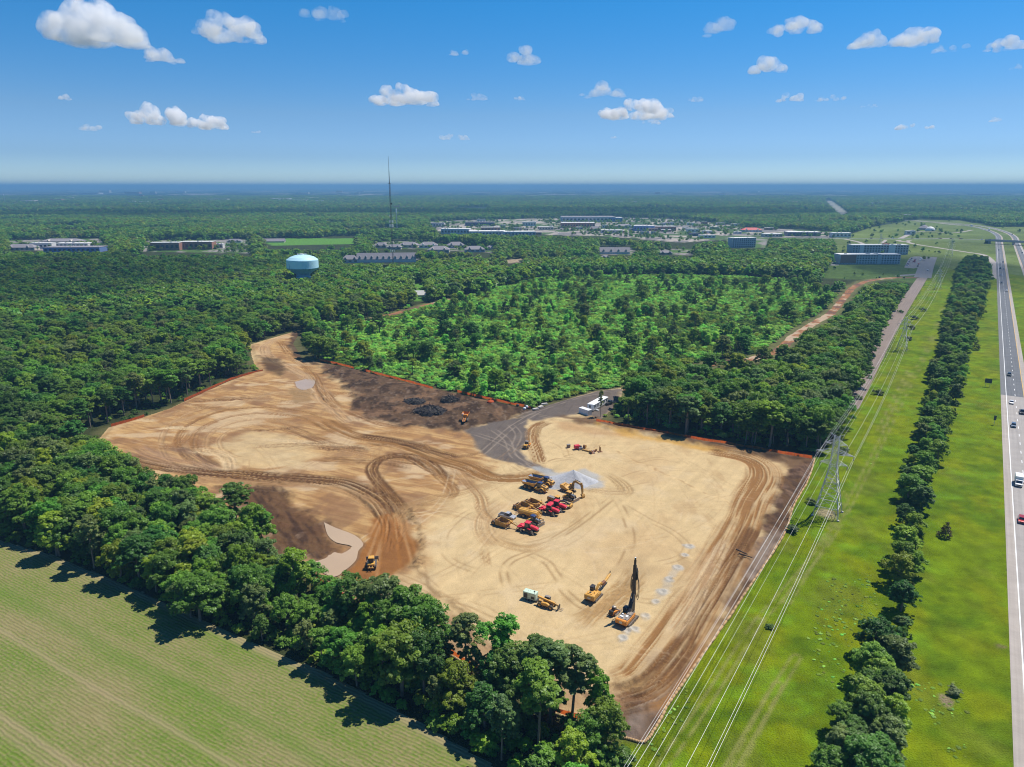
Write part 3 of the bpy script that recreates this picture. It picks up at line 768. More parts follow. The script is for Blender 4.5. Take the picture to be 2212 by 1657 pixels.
    me = np_mesh('sand_lot', np.c_[X, Y, Z], F, [earth_mat('bare sand and topsoil', s1=1.6, s2=.25, amp=.16, bump=.55, bdist=.22, fine=3.5)], {'soil': ('POINT', 'FLOAT_COLOR', np.clip(col, .01, .9))}, smooth=True)
    tag(link(bpy.data.objects.new('sand_lot', me)), kind='structure')

POND_D = [(700, 1128), (725, 1140), (766, 1156), (785, 1175), (774, 1190), (769, 1210), (748, 1230), (722, 1246), (690, 1232), (676, 1212), (700, 1207), (722, 1190), (738, 1196), (760, 1180), (727, 1172), (708, 1156)]
POND2_D = [(636, 824), (660, 818), (680, 822), (674, 838), (652, 842), (640, 836)]
build_site()

def flat_sheet(name, pts, z, m, kind='structure'):
    P = smooth_line(np.array([[*G(x, y, z)[:2]] for x, y in pts + pts[:1]]), 3)[:-1]
    bm = bmesh.new()
    bm.faces.new([bm.verts.new((p[0], p[1], z)) for p in P])
    bmesh.ops.triangulate(bm, faces=bm.faces)
    me = bpy.data.meshes.new(name); bm.to_mesh(me); bm.free()
    me.materials.append(m)
    o = link(bpy.data.objects.new(name, me))
    return tag(o, kind=kind)

def water_mat():
    m = mat('muddy water', (0.42, 0.30, 0.185), 0.12, var=0.18, scale=0.06, spec=0.5)
    return m
M['mud_water'] = water_mat()
flat_sheet('pond_water', POND_D, 0.50, M['mud_water'])
flat_sheet('puddle_water', POND2_D, 0.50, M['mud_water'])

# ------------------------------------------------------------------ crop field
def build_field():
    P = FIELD
    e0 = np.array(G(0, 1172)[:2]); e1 = np.array(G(1080, 1672)[:2])
    dv = (e1 - e0) / np.linalg.norm(e1 - e0); nv = np.array((dv[1], -dv[0]))
    if np.dot(np.array((-80, 60)) - e0, nv) < 0: nv = -nv
    u = np.linspace(-70, 260, 300); v = np.arange(-14, 130, .6)
    U, W = np.meshgrid(u, v)
    X = e0[0] + U * dv[0] + W * nv[0]; Y = e0[1] + U * dv[1] + W * nv[1]
    d = sdf(X.ravel(), Y.ravel(), P)
    keep = d > -1.2
    idx = np.full(len(d), -1); idx[keep] = np.arange(keep.sum())
    F = idx[grid_faces(len(u), len(v))]; F = F[(F >= 0).all(1)]
    Uf, Wf = U.ravel()[keep], W.ravel()[keep]; df = d[keep]
    m = bpy.data.materials.new('young crop rows')
    nt, N, L, b = nodes(m)
    at = N.new('ShaderNodeAttribute'); at.attribute_name = 'rowpos'
    sep = N.new('ShaderNodeSeparateXYZ'); L.new(at.outputs['Vector'], sep.inputs[0])
    def math_(op, a, c=None):
        n = N.new('ShaderNodeMath'); n.operation = op
        for i, q in enumerate((a, c)):
            if q is None: continue
            if isinstance(q, (int, float)): n.inputs[i].default_value = q
            else: L.new(q, n.inputs[i])
        return n.outputs[0]
    def noise(scale_u, scale_v, det, seed):
        mp = N.new('ShaderNodeMapping'); mp.inputs['Scale'].default_value = (scale_u, scale_v, 1); mp.inputs['Location'].default_value = (seed, seed * .7, 0)
        L.new(at.outputs['Vector'], mp.inputs['Vector'])
        n = N.new('ShaderNodeTexNoise'); n.inputs['Scale'].default_value = 1; n.inputs['Detail'].default_value = det
        L.new(mp.outputs[0], n.inputs['Vector'])
        return n.outputs['Fac']
    wig = math_('MULTIPLY', noise(.35, .35, 4, 3), 1.1)
    ph = math_('MULTIPLY', math_('ADD', sep.outputs['Y'], wig), 2 * math.pi / 0.80)
    row = math_('ADD', math_('MULTIPLY', math_('SINE', ph), .5), .5)
    patch = noise(.03, .06, 5, 11); gaps = noise(1.3, 1.6, 6, 5); strip = noise(.008, .22, 3, 21)
    cover = math_('ADD', math_('MULTIPLY', patch, 1.0), math_('ADD', math_('MULTIPLY', gaps, 1.05), math_('MULTIPLY', strip, .45)))
    f = math_('MULTIPLY', math_('SUBTRACT', math_('ADD', math_('MULTIPLY', row, .15), cover), 1.13), 2.3)
    cl = N.new('ShaderNodeClamp'); L.new(f, cl.inputs[0])
    green = N.new('ShaderNodeMix'); green.data_type = 'RGBA'
    green.inputs['A'].default_value = (.075, .140, .016, 1); green.inputs['B'].default_value = (.150, .200, .030, 1)
    L.new(noise(.25, .25, 5, 31), green.inputs['Factor'])
    soil = N.new('ShaderNodeMix'); soil.data_type = 'RGBA'
    soil.inputs['A'].default_value = (.165, .145, .050, 1); soil.inputs['B'].default_value = (.275, .235, .115, 1)
    L.new(noise(.3, 1.0, 6, 41), soil.inputs['Factor'])
    mx = N.new('ShaderNodeMix'); mx.data_type = 'RGBA'
    L.new(cl.outputs[0], mx.inputs['Factor']); L.new(soil.outputs['Result'], mx.inputs['A']); L.new(green.outputs['Result'], mx.inputs['B'])
    # lusher headland band and pale wheelings, each a fixed distance from the field edge
    at2 = N.new('ShaderNodeAttribute'); at2.attribute_name = 'band'
    s2 = N.new('ShaderNodeSeparateXYZ'); L.new(at2.outputs['Vector'], s2.inputs[0])
    m2 = N.new('ShaderNodeMix'); m2.data_type = 'RGBA'
    L.new(math_('MULTIPLY', s2.outputs['X'], math_('ADD', gaps, .35)), m2.inputs['Factor']); L.new(mx.outputs['Result'], m2.inputs['A']); m2.inputs['B'].default_value = (.095, .165, .020, 1)
    m3 = N.new('ShaderNodeMix'); m3.data_type = 'RGBA'
    L.new(math_('MULTIPLY', s2.outputs['Y'], math_('ADD', gaps, .3)), m3.inputs['Factor']); L.new(m2.outputs['Result'], m3.inputs['A']); m3.inputs['B'].default_value = (.31, .235, .14, 1)
    L.new(m3.outputs['Result'], b.inputs['Base Color'])
    b.inputs['Roughness'].default_value = .95; b.inputs['Specular IOR Level'].default_value = .1
    bp = N.new('ShaderNodeBump'); bp.inputs['Strength'].default_value = .45; bp.inputs['Distance'].default_value = .2
    L.new(math_('ADD', row, gaps), bp.inputs['Height']); L.new(bp.outputs[0], b.inputs['Normal'])
    wv = fbm(Uf / 30, Uf * 0, 5, 3) * 4
    green_b = np.exp(-((Wf + wv - 15.5) / 2.2) ** 2) * .5 + sstep(3.5, .5, df) * .3
    pale = np.exp(-((Wf + wv * .5 - 24) / .7) ** 2) * .6 + np.exp(-((Wf - 38) / .7) ** 2) * .7 + np.exp(-((Wf - 40.2) / .5) ** 2) * .5 + np.exp(-((Wf - 55) / .7) ** 2) * .7 + np.exp(-((Wf - 72) / .8) ** 2) * .7 + sstep(2.2, .2, df) * .8
    V = np.c_[X.ravel()[keep], Y.ravel()[keep], np.full(keep.sum(), .03)]
    me = np_mesh('crop_field', V, F, [m], {'rowpos': ('POINT', 'FLOAT_VECTOR', np.c_[Uf, Wf, Uf * 0]), 'band': ('POINT', 'FLOAT_VECTOR', np.c_[green_b, np.clip(pale, 0, 1), Uf * 0])})
    tag(link(bpy.data.objects.new('crop_field', me)), kind='structure')
build_field()

# ------------------------------------------------------------------ roads
def road_mat(name, col, streak=.12, crack=True):
    m = bpy.data.materials.new(name)
    nt, N, L, b = nodes(m)
    at = N.new('ShaderNodeAttribute'); at.attribute_name = 'along'
    mp = N.new('ShaderNodeMapping'); mp.inputs['Scale'].default_value = (.02, 1.2, 1)
    L.new(at.outputs['Vector'], mp.inputs['Vector'])
    n = N.new('ShaderNodeTexNoise'); n.inputs['Scale'].default_value = 1; n.inputs['Detail'].default_value = 6
    L.new(mp.outputs[0], n.inputs['Vector'])
    mp2 = N.new('ShaderNodeMapping'); mp2.inputs['Scale'].default_value = (.21, .09, 1)
    L.new(at.outputs['Vector'], mp2.inputs['Vector'])
    n2 = N.new('ShaderNodeTexNoise'); n2.inputs['Scale'].default_value = 1; n2.inputs['Detail'].default_value = 8; n2.inputs['Roughness'].default_value = .7
    L.new(mp2.outputs[0], n2.inputs['Vector'])
    ad = N.new('ShaderNodeMath'); ad.operation = 'ADD'
    L.new(n.outputs['Fac'], ad.inputs[0]); L.new(n2.outputs['Fac'], ad.inputs[1])
    mr = N.new('ShaderNodeMapRange'); mr.inputs[1].default_value = .7; mr.inputs[2].default_value = 1.3; mr.inputs[3].default_value = 1 - streak * 2; mr.inputs[4].default_value = 1 + streak * 2
    L.new(ad.outputs[0], mr.inputs[0])
    vm = N.new('ShaderNodeVectorMath'); vm.operation = 'SCALE'; vm.inputs[0].default_value = tuple(c * .76 for c in col)
    L.new(mr.outputs[0], vm.inputs['Scale'])
    L.new(vm.outputs[0], b.inputs['Base Color'])
    b.inputs['Roughness'].default_value = .85; b.inputs['Specular IOR Level'].default_value = .25
    return m

def offset_line(P, o):
    P = np.asarray(P, float)
    T = np.gradient(P[:, :2], axis=0)
    T /= np.linalg.norm(T, axis=1)[:, None] + 1e-9
    return P[:, :2] + np.c_[T[:, 1], -T[:, 0]] * o      # to the right of travel

def strip(name, P, o0, o1, z, m, kind='structure', skirt=None, parent=None, nx=2):
    """ribbon between two offsets of a line; z a number or one per point; skirt drops an earth slope at both sides"""
    n = len(P)
    zz = np.full(n, z) if np.isscalar(z) else np.asarray(z)
    offs = np.linspace(o0, o1, nx)
    s = np.r_[0, np.cumsum(np.hypot(*np.diff(np.asarray(P)[:, :2], axis=0).T))]
    V = []; AL = []
    rows = []
    for o in offs:
        q = offset_line(P, o)
        rows.append(np.c_[q, zz]); AL.append(np.c_[s, np.full(n, o), np.zeros(n)])
    if skirt:
        a = offset_line(P, o0 - skirt); c = offset_line(P, o1 + skirt)
        rows = [np.c_[a, zz * 0 - .05]] + rows + [np.c_[c, zz * 0 - .05]]
        AL = [AL[0]] + AL + [AL[-1]]
    V = np.concatenate(rows); AL = np.concatenate(AL)
    k = len(rows)
    F = []
    for j in range(k - 1):
        for i in range(n - 1):
            F.append((j * n + i, (j + 1) * n + i, (j + 1) * n + i + 1, j * n + i + 1))
    mats = [m] if not skirt else [m, M_BANK]
    mi = None
    if skirt: mi = [1 if j in (0, k - 2) else 0 for j in range(k - 1) for i in range(n - 1)]
    me = np_mesh(name, V, np.array(F), mats, {'along': ('POINT', 'FLOAT_VECTOR', AL)}, mat_idx=mi)
    o = link(bpy.data.objects.new(name, me), parent)
    if kind: tag(o, kind=kind)
    return o

M_BANK = mat('grassy embankment', (0.13, 0.18, 0.045), .95, var=.35, scale=.08)
M_ASPH = road_mat('grey asphalt', (.205, .205, .205), .06)
M_ASPH_D = road_mat('dark asphalt lanes', (.165, .170, .178), .11)
M_CONC = road_mat('pale concrete lanes', (.42, .385, .35), .08)
M_SHLD = road_mat('pale concrete shoulder', (.46, .405, .35), .09)
M_PAINT = mat('white road paint', (.78, .78, .76), .7, var=.12, scale=.6)
M_YEL = mat('yellow road paint', (.62, .36, .06), .7, var=.12, scale=.6)
M_DIRT = road_mat('brown dirt track', (.36, .225, .15), .16)
M_GRAV = road_mat('grey brown gravel', (.27, .21, .175), .10)

a0 = np.array(G(2172, 1150)[:2]); a1 = np.array(G(2150, 522)[:2])
hd = (a1 - a0) / np.linalg.norm(a1 - a0)
HWL = [a0 - hd * t for t in (330, 200, 100)] + [a0 + hd * t for t in np.linspace(0, np.linalg.norm(a1 - a0), 14)]
HWL = np.array(HWL + [np.array(G(*p)[:2]) for p in ((2150, 511), (2139, 502), (2117, 494), (2094, 489), (2055, 484), (1985, 478.5), (1950, 476))])
HWL = np.r_[HWL[:16], smooth_line(HWL[16:], 5)]
split = np.linalg.norm(np.array(G(2165, 853)[:2]) - a0)
NEAR = np.array([a0 - hd * 330, a0 - hd * 150, a0, a0 + hd * split])
FARL = np.r_[[a0 + hd * split], HWL[np.dot(HWL - a0, hd) > split + 5]]
for nm, L_, mL, mS in (('highway_pavement', NEAR, M_CONC, M_SHLD), ('highway_pavement', FARL, M_ASPH_D, M_ASPH)):
    for o in (0, 27.5):
        strip(nm, L_, o + 2.4, o + 10.0, .06, mL)
        strip('highway_shoulder', L_, o, o + 2.4, .056, mS if o == 0 else M_SHLD)
        strip('highway_shoulder', L_, o + 10.0, o + 12.4, .056, M_SHLD)
ALLHW = np.r_[NEAR, FARL[1:]]
for o, mm in ((2.4, M_PAINT), (10.0, M_YEL), (29.9, M_YEL), (37.5, M_PAINT)):
    strip('highway_edge_line', ALLHW, o - .13, o + .13, .066, mm)
def dashes(P, o, name):
    s = np.r_[0, np.cumsum(np.hypot(*np.diff(P, axis=0).T))]
    V = []; F = []
    t = 0
    while t < s[-1] - 5:
        for tt in (t, t + 3.6):
            for oo in (o - .11, o + .11):
                q = offset_line(P, oo)
                V.append((np.interp(tt, s, q[:, 0]), np.interp(tt, s, q[:, 1]), .066))
        k = len(V) - 4
        F.append((k, k + 1, k + 3, k + 2)); t += 12.2
    me = np_mesh(name, V, np.array(F), [M_PAINT])
    tag(link(bpy.data.objects.new(name, me)), kind='structure')
dashes(ALLHW, 6.2, 'highway_lane_dashes'); dashes(ALLHW, 33.7, 'highway_lane_dashes')

strip('gravel_road', GRAVEL_ROAD, -5.2, 5.2, .05, M_GRAV)
def ragged_track(P, w, seed):
    t = np.linspace(0, 1, 240); s = np.r_[0, np.cumsum(np.hypot(*np.diff(P, axis=0).T))]; L = s[-1]
    Q = np.c_[np.interp(t * L, s, P[:, 0]), np.interp(t * L, s, P[:, 1])]
    T = np.gradient(Q, axis=0); T /= np.linalg.norm(T, axis=1)[:, None]; Nn = np.c_[T[:, 1], -T[:, 0]]
    cols = []; nx = 15; sc = []
    for j in range(nx):
        f = j / (nx - 1) * 2 - 1
        e = w * (.75 + .6 * fbm(t * L / 9, t * 0 + (0 if f < 0 else 9), seed, 4))
        q = Q + Nn * (f * e)[:, None]
        cols.append(np.c_[q, np.full(len(q), .05)]); a = f * w
        st = fbm(t * 0 + a * 1.6, t * L / 22, seed + 3, 3); wet = fbm(q[:, 0] / 14, q[:, 1] / 14, seed + 5, 4)
        c = np.array((.36, .175, .085)) * (.55 + .9 * st)[:, None]
        c = np.where((wet > .60)[:, None], np.array((.54, .40, .27)), c); c = np.where((wet < .38)[:, None], np.array((.20, .115, .08)), c)
        sc.append(c)
    n = len(t); F = np.concatenate([np.stack([np.arange(n - 1) + j * n, np.arange(n - 1) + (j + 1) * n, np.arange(1, n) + (j + 1) * n, np.arange(1, n) + j * n], 1) for j in range(nx - 1)])
    me = np_mesh('dirt_track', np.concatenate(cols), F, [earth_mat('rutted brown track', s1=1.2, s2=.2, amp=.2, bump=.6, bdist=.3)], {'soil': ('POINT', 'FLOAT_COLOR', np.concatenate(sc))})
    tag(link(bpy.data.objects.new('dirt_track', me)), kind='structure')
ragged_track(TRAIL_W, 3.6, 5); ragged_track(TRAIL_E, 3.3, 15)
strip('street', smooth_line(poly([(1993, 600), (2001, 575), (2010, 555)]), 4), -9, 9, .056, M_ASPH)
strip('street', smooth_line(poly([(1940, 596), (1965, 594), (1998, 592)]), 4), -5, 5, .060, M_ASPH)
def zpt(l): return [(1681 + x * .2403, 354 + y * .2403) for x, y in l]
RAMPS = [([(2150, 602), (2152, 585), (2146, 568), (2125, 551), (2090, 545), (2050, 539), (2012, 533), (1985, 529), (1966, 525), (1961, 521), (1978, 517), (2012, 515.5), (2055, 515)], 4.0),
         ([(1960, 523), (1945, 521), (1940, 518), (1950, 513), (1962, 507), (1966, 503)], 5),
         ([(1806, 514), (1830, 517.5), (1855, 523), (1866, 528)], 4.0), ([(1905, 525), (1912, 520), (1915, 516)], 3.0),
         ([(1975, 477), (2010, 480), (2050, 484.5), (2075, 487)], 5.0), ([(1966, 503), (2000, 500), (2060, 503), (2100, 497)], 3.5)]
for pts, w in RAMPS:
    strip('ramp_road', smooth_line(poly(pts), 5), -w, w, .052, M_SHLD)
OVER = smooth_line(np.array([[*G(x, y, 0)[:2]] for x, y in ((1700, 514), (1810, 515.5), (1930, 517.5), (2030, 520.5), (2132, 526))]), 5)
zz = np.interp(np.linspace(0, 1, len(OVER)), [0, .35, 1], [.1, .3, 7.0])
strip('overpass_road', OVER, -6, 6, zz, M_ASPH, skirt=9)
flat_sheet('parking_lot', [(1953, 578), (1967, 556), (1993, 556), (1983, 578)], .05, M_ASPH)
flat_sheet('parking_lot', [(1774, 571), (1808, 553), (1816, 556), (1812, 573)], .05, M_ASPH)
# ------------------------------------------------------------------ foliage
def leaf_mat(name, c, var=.28):
    m = bpy.data.materials.new(name)
    m.use_nodes = True
    nt = m.node_tree; N = nt.nodes; L = nt.links
    N.remove(N['Principled BSDF'])
    at = N.new('ShaderNodeAttribute'); at.attribute_name = 'tint'
    oi = N.new('ShaderNodeObjectInfo')
    hsv = N.new('ShaderNodeHueSaturation')
    def rng(src, lo, hi):
        r = N.new('ShaderNodeMapRange'); r.inputs[3].default_value = lo; r.inputs[4].default_value = hi
        L.new(src, r.inputs[0]); return r.outputs[0]
    L.new(rng(oi.outputs['Random'], .462, .524), hsv.inputs['Hue'])
    mul = N.new('ShaderNodeMath'); mul.operation = 'MULTIPLY_ADD'; mul.inputs[1].default_value = 7.31; mul.inputs[2].default_value = .13
    fr = N.new('ShaderNodeMath'); fr.operation = 'FRACT'
    L.new(oi.outputs['Random'], mul.inputs[0]); L.new(mul.outputs[0], fr.inputs[0])
    L.new(rng(fr.outputs[0], .78, 1.42), hsv.inputs['Value'])
    mix = N.new('ShaderNodeMix'); mix.data_type = 'RGBA'
    mix.inputs['A'].default_value = tuple(k * (1 - var) for k in c) + (1,)
    mix.inputs['B'].default_value = (min(1, c[0] * (1 + var * 1.5)), min(1, c[1] * (1 + var * 1.1)), c[2] * (1 + var * .5), 1)
    L.new(at.outputs['Fac'], mix.inputs['Factor'])
    L.new(mix.outputs['Result'], hsv.inputs['Color'])
    d = N.new('ShaderNodeBsdfDiffuse'); t = N.new('ShaderNodeBsdfTranslucent')
    L.new(hsv.outputs[0], d.inputs['Color'])
    br = N.new('ShaderNodeMix'); br.data_type = 'RGBA'; br.blend_type = 'MULTIPLY'; br.inputs['Factor'].default_value = 1
    br.inputs['B'].default_value = (1.5, 1.35, .7, 1)
    L.new(hsv.outputs[0], br.inputs['A']); L.new(br.outputs['Result'], t.inputs['Color'])
    ms = N.new('ShaderNodeMixShader'); ms.inputs[0].default_value = .42
    L.new(d.outputs[0], ms.inputs[1]); L.new(t.outputs[0], ms.inputs[2])
    gl = N.new('ShaderNodeBsdfGlossy'); gl.inputs['Roughness'].default_value = .45; gl.inputs['Color'].default_value = (.9, 1, .85, 1)
    m2 = N.new('ShaderNodeMixShader'); m2.inputs[0].default_value = .02
    L.new(ms.outputs[0], m2.inputs[1]); L.new(gl.outputs[0], m2.inputs[2])
    L.new(m2.outputs[0], N['Material Output'].inputs['Surface'])
    return m

LEAF = {'mid': leaf_mat('mid green leaves', (.110, .250, .032)), 'dark': leaf_mat('dark green leaves', (.066, .170, .030)),
        'bright': leaf_mat('fresh green leaves', (.175, .300, .026)), 'olive': leaf_mat('olive green leaves', (.125, .200, .060)),
        'vine': leaf_mat('light green vine leaves', (.25, .52, .105)), 'conifer': leaf_mat('dark conifer needles', (.060, .095, .038)),
        'silver': leaf_mat('silvery bush leaves', (.15, .20, .10)), 'fern': leaf_mat('brown green leaves', (.10, .095, .045))}

def cards(rng, C, Rc, per, size, outward, up=.35, rnd=.6, axis_c=None):
    """leaf sprays round clump centres C with radii Rc"""
    n = len(C) * per
    ci = np.repeat(np.arange(len(C)), per)
    d = rng.normal(size=(n, 3)); d /= np.linalg.norm(d, axis=1)[:, None]
    d[:, 2] = np.where(d[:, 2] < -.35, -d[:, 2], d[:, 2])
    rad = Rc[ci] * (.55 + .5 * rng.random(n) ** .5)
    P = C[ci] + d * rad[:, None] * np.array((1, 1, .8))
    ax = P - (axis_c if axis_c is not None else np.array((0, 0, 0)))
    ax /= np.linalg.norm(ax, axis=1)[:, None] + 1e-6
    nr = d * outward + ax * .35 + np.array((0, 0, up)) + rng.normal(size=(n, 3)) * rnd
    nr /= np.linalg.norm(nr, axis=1)[:, None]
    t = np.cross(nr, rng.normal(size=(n, 3))); t /= np.linalg.norm(t, axis=1)[:, None] + 1e-6
    b = np.cross(nr, t)
    s = size * (.55 + .9 * rng.random(n))[:, None]
    e = (.55 + .4 * rng.random(n))[:, None]
    j = lambda: (1 + .5 * (rng.random(n) - .5))[:, None]
    V = np.stack([P + t * s * .6 * j(), P + b * s * e * .6 * j() + nr * s * .12, P - t * s * .6 * j(), P - b * s * e * .6 * j() + nr * s * .1], 1).reshape(-1, 3)
    F = np.arange(4 * n).reshape(-1, 4)
    tint = np.clip(rng.random(len(C))[ci] * .75 + rng.random(n) * .35, 0, 1)
    return V, F, tint

def limb(V, F, a, b, r0, r1, n=6):
    a = np.array(a, float); b = np.array(b, float)
    d = b - a; d /= np.linalg.norm(d) + 1e-9
    u = np.cross(d, (0.3, 0.9, 0.1)); u /= np.linalg.norm(u); w = np.cross(d, u)
    o = sum(len(x) for x in V)
    ang = np.arange(n) * 2 * np.pi / n
    ring = np.cos(ang)[:, None] * u + np.sin(ang)[:, None] * w
    V.append(np.r_[a + ring * r0, b + ring * r1])
    i = np.arange(n)
    F.append(np.stack([i, (i + 1) % n, n + (i + 1) % n, n + i], 1) + o)

def make_tree(seed, kind):
    """returns trunk (V, F), crown (V, F, tint); about 10 m tall unit trees scaled later"""
    rng = np.random.default_rng(seed)
    TV, TF = [], []
    if kind == 'broad':
        H = 10.0; R = rng.uniform(2.6, 3.5); base = rng.uniform(.6, 2.2); nl = rng.integers(9, 14)
        LC = [np.array((0, 0, H * .76))]; LR = [R * .62]
        for k in range(nl):
            t = 2.4 * k + rng.random(); h = base + 1.2 + (H * .82 - base - 1.2) * ((k + rng.random()) / nl)
            rr = R * (.45 + .55 * rng.random()) * (1 - .55 * max(0, (h / H - .45)) / .5)
            LC.append(np.array((math.cos(t) * rr, math.sin(t) * rr, h))); LR.append(R * rng.uniform(.26, .52))
        per, cs, ncl = 66, .265, 18
    elif kind == 'tall':
        H = 10.0; R = rng.uniform(1.7, 2.2); base = rng.uniform(3.6, 4.8); nl = rng.integers(6, 9)
        LC = [np.array((rng.normal() * .2, rng.normal() * .2, H * .86))]; LR = [R * .62]
        for k in range(nl):
            t = 2.4 * k + rng.random(); h = base + .6 + (H * .88 - base - .6) * ((k + rng.random()) / nl)
            rr = R * rng.uniform(.35, .8)
            LC.append(np.array((math.cos(t) * rr, math.sin(t) * rr, h))); LR.append(R * rng.uniform(.34, .52))
        per, cs, ncl = 50, .215, 16
    elif kind == 'shrub':
        H = 10.0; R = 7.0; base = 0; nl = 7
        LC = [np.array((0, 0, 5.0))]; LR = [4.4]
        for k in range(nl):
            t = 2.4 * k + rng.random(); rr = R * rng.uniform(.3, .8)
            LC.append(np.array((math.cos(t) * rr, math.sin(t) * rr, rng.uniform(2.0, 5.5)))); LR.append(rng.uniform(2.2, 3.8))
        per, cs, ncl = 34, .95, 10
    elif kind == 'far':
        H = 10.0; R = rng.uniform(3.6, 4.4); base = .4; nl = 6
        LC = [np.array((0, 0, H * .72))]; LR = [R * .62]
        for k in range(nl):
            t = 2.4 * k + rng.random(); h = rng.uniform(2.2, 6.8); rr = R * rng.uniform(.4, .7)
            LC.append(np.array((math.cos(t) * rr, math.sin(t) * rr, h))); LR.append(R * rng.uniform(.4, .58))
        per, cs, ncl = 8, 1.25, 6
    if kind == 'conifer':
        H = 10.0
        C = []; Rc = []
        for k in range(9):
            h = 1.2 + k * .95; rr = (10.4 - h) * .36 * rng.uniform(.85, 1.1)
            for q in range(max(3, int(rr * 4.5))):
                a = rng.random() * 6.28
                C.append((math.cos(a) * rr * rng.uniform(.45, 1), math.sin(a) * rr * rng.uniform(.45, 1), h + rng.normal() * .2)); Rc.append(.55)
        C = np.array(C); Rc = np.array(Rc)
        V, F, tint = cards(rng, C, Rc, 22, .40, .4, .2, .9)
        limb(TV, TF, (0, 0, 0), (0, 0, 9.6), .22, .03)
        return (np.concatenate(TV), np.concatenate(TF)), (V, F, tint)
    C = []; Rc = []
    for c, r in zip(LC, LR):
        k = int(ncl * (r / (R * .45)) ** 1.3) + 3
        d = rng.normal(size=(k, 3)); d /= np.linalg.norm(d, axis=1)[:, None]
        d[:, 2] = np.where(d[:, 2] < -.45, -d[:, 2], d[:, 2])
        C.append(c + d * r * rng.uniform(.55, 1.22, (k, 1)) * np.array((1, 1, .82))); Rc += [r * rng.uniform(.20, .42) for _ in range(k)]
    C = np.concatenate(C); Rc = np.array(Rc)
    C[:, 2] = np.maximum(C[:, 2], base * .6 + .15)
    V, F, tint = cards(rng, C, Rc, per, cs, .75, .75, .55, np.array((0, 0, H * .35)))
    top = LC[0]
    mid = np.array((rng.normal() * .15, rng.normal() * .15, max(base, 1.0) + 1))
    r0 = .26 if kind == 'broad' else .15
    if kind == 'shrub': r0 = .3
    limb(TV, TF, (0, 0, -.1), mid, r0, r0 * .8)
    limb(TV, TF, mid, top, r0 * .8, r0 * .18)
    for c, r in list(zip(LC, LR))[1:]:
        f = min(.85, max(.1, (c[2] - mid[2]) / max(.1, top[2] - mid[2]) - .18))
        limb(TV, TF, mid + (top - mid) * f if c[2] > mid[2] else mid * .7, c, r0 * .42, r0 * .1, 5)
    return (np.concatenate(TV), np.concatenate(TF)), (V, F, tint)

SHAPES = {}
def tree_shape(key, kind, colour, seed):
    (tv, tf), (cv, cf, tint) = make_tree(seed, kind)
    tm = np_mesh('trunk', tv, tf, [M['bark']], smooth=True)
    cm = np_mesh('crown', cv, cf, [LEAF[colour]], {'tint': ('FACE', 'FLOAT', tint)})
    both = np_mesh('tree_shape', np.r_[cv, tv], np.r_[cf, tf + len(cv)], [LEAF[colour], M['bark']], {'tint': ('FACE', 'FLOAT', np.r_[tint, np.zeros(len(tf))])},
                   mat_idx=np.r_[np.zeros(len(cf)), np.ones(len(tf))])
    SHAPES[key] = dict(trunk=tm, crown=cm, both=both, colour=colour, kind=kind, ztop=float(cv[:, 2].max()))
for i, cl in enumerate(('mid', 'dark', 'bright', 'olive', 'mid', 'dark', 'mid', 'bright')): tree_shape(f'broad{i}', 'broad', cl, 100 + i)
for i, cl in enumerate(('mid', 'dark', 'olive', 'bright')): tree_shape(f'tall{i}', 'tall', cl, 140 + i)
for i, cl in enumerate(('vine', 'vine', 'mid', 'bright', 'dark')): tree_shape(f'shrub{i}', 'shrub', cl, 160 + i)
for i, cl in enumerate(('vine', 'bright', 'vine')): tree_shape(f'young{i}', 'broad', cl, 165 + i)
for i, cl in enumerate(('silver', 'olive')): tree_shape(f'bush{i}', 'shrub', cl, 170 + i)
for i, cl in enumerate(('conifer', 'fern')): tree_shape(f'conifer{i}', 'conifer', cl, 180 + i)
for i, cl in enumerate(('mid', 'dark', 'mid', 'olive', 'mid', 'bright')): tree_shape(f'far{i}', 'far', cl, 190 + i)

# ------------------------------------------------------------------ where they stand
BELT_D = [(-60, 1150), (0, 1164), (100, 1190), (300, 1270), (500, 1364), (700, 1446), (900, 1550), (1060, 1640), (1110, 1680), (1345, 1680), (1362, 1622), (1300, 1585), (1180, 1535), (1050, 1468),
          (930, 1402), (810, 1350), (700, 1282), (600, 1226), (550, 1178), (440, 1120), (330, 1068), (240, 1022), (170, 1000), (80, 985), (-60, 965)]
EAST_D = [(1795, 1700), (1820, 1600), (1850, 1500), (1885, 1420), (1925, 1330), (1945, 1200), (1935, 1110), (1955, 1000), (1990, 900), (2010, 820), (2030, 740), (2055, 650), (2068, 590), (2088, 566), (2130, 566), (2135, 600),
          (2125, 645), (2105, 715), (2085, 790), (2070, 860), (2040, 960), (2000, 1060), (1990, 1180), (1970, 1290), (1955, 1380), (1945, 1470), (1930, 1570), (1915, 1700)]
ROADSIDE_D = [(1295, 900), (1430, 924), (1600, 955), (1758, 982), (1788, 940), (1830, 880), (1868, 800), (1885, 745), (1915, 690), (1962, 622), (1950, 612), (1905, 640), (1860, 690), (1815, 730),
              (1765, 752), (1720, 780), (1650, 800), (1560, 822), (1460, 840), (1380, 850), (1330, 866)]
THICKET_D = [(655, 742), (690, 700), (780, 694), (870, 668), (940, 655), (1040, 636), (1120, 610), (1200, 596), (1400, 594), (1600, 598), (1740, 608), (1810, 640), (1765, 690), (1715, 722), (1680, 755),
             (1620, 776), (1500, 800), (1400, 835), (1330, 842), (1290, 842), (1230, 858), (1150, 880), (1000, 850), (850, 816), (700, 780)]
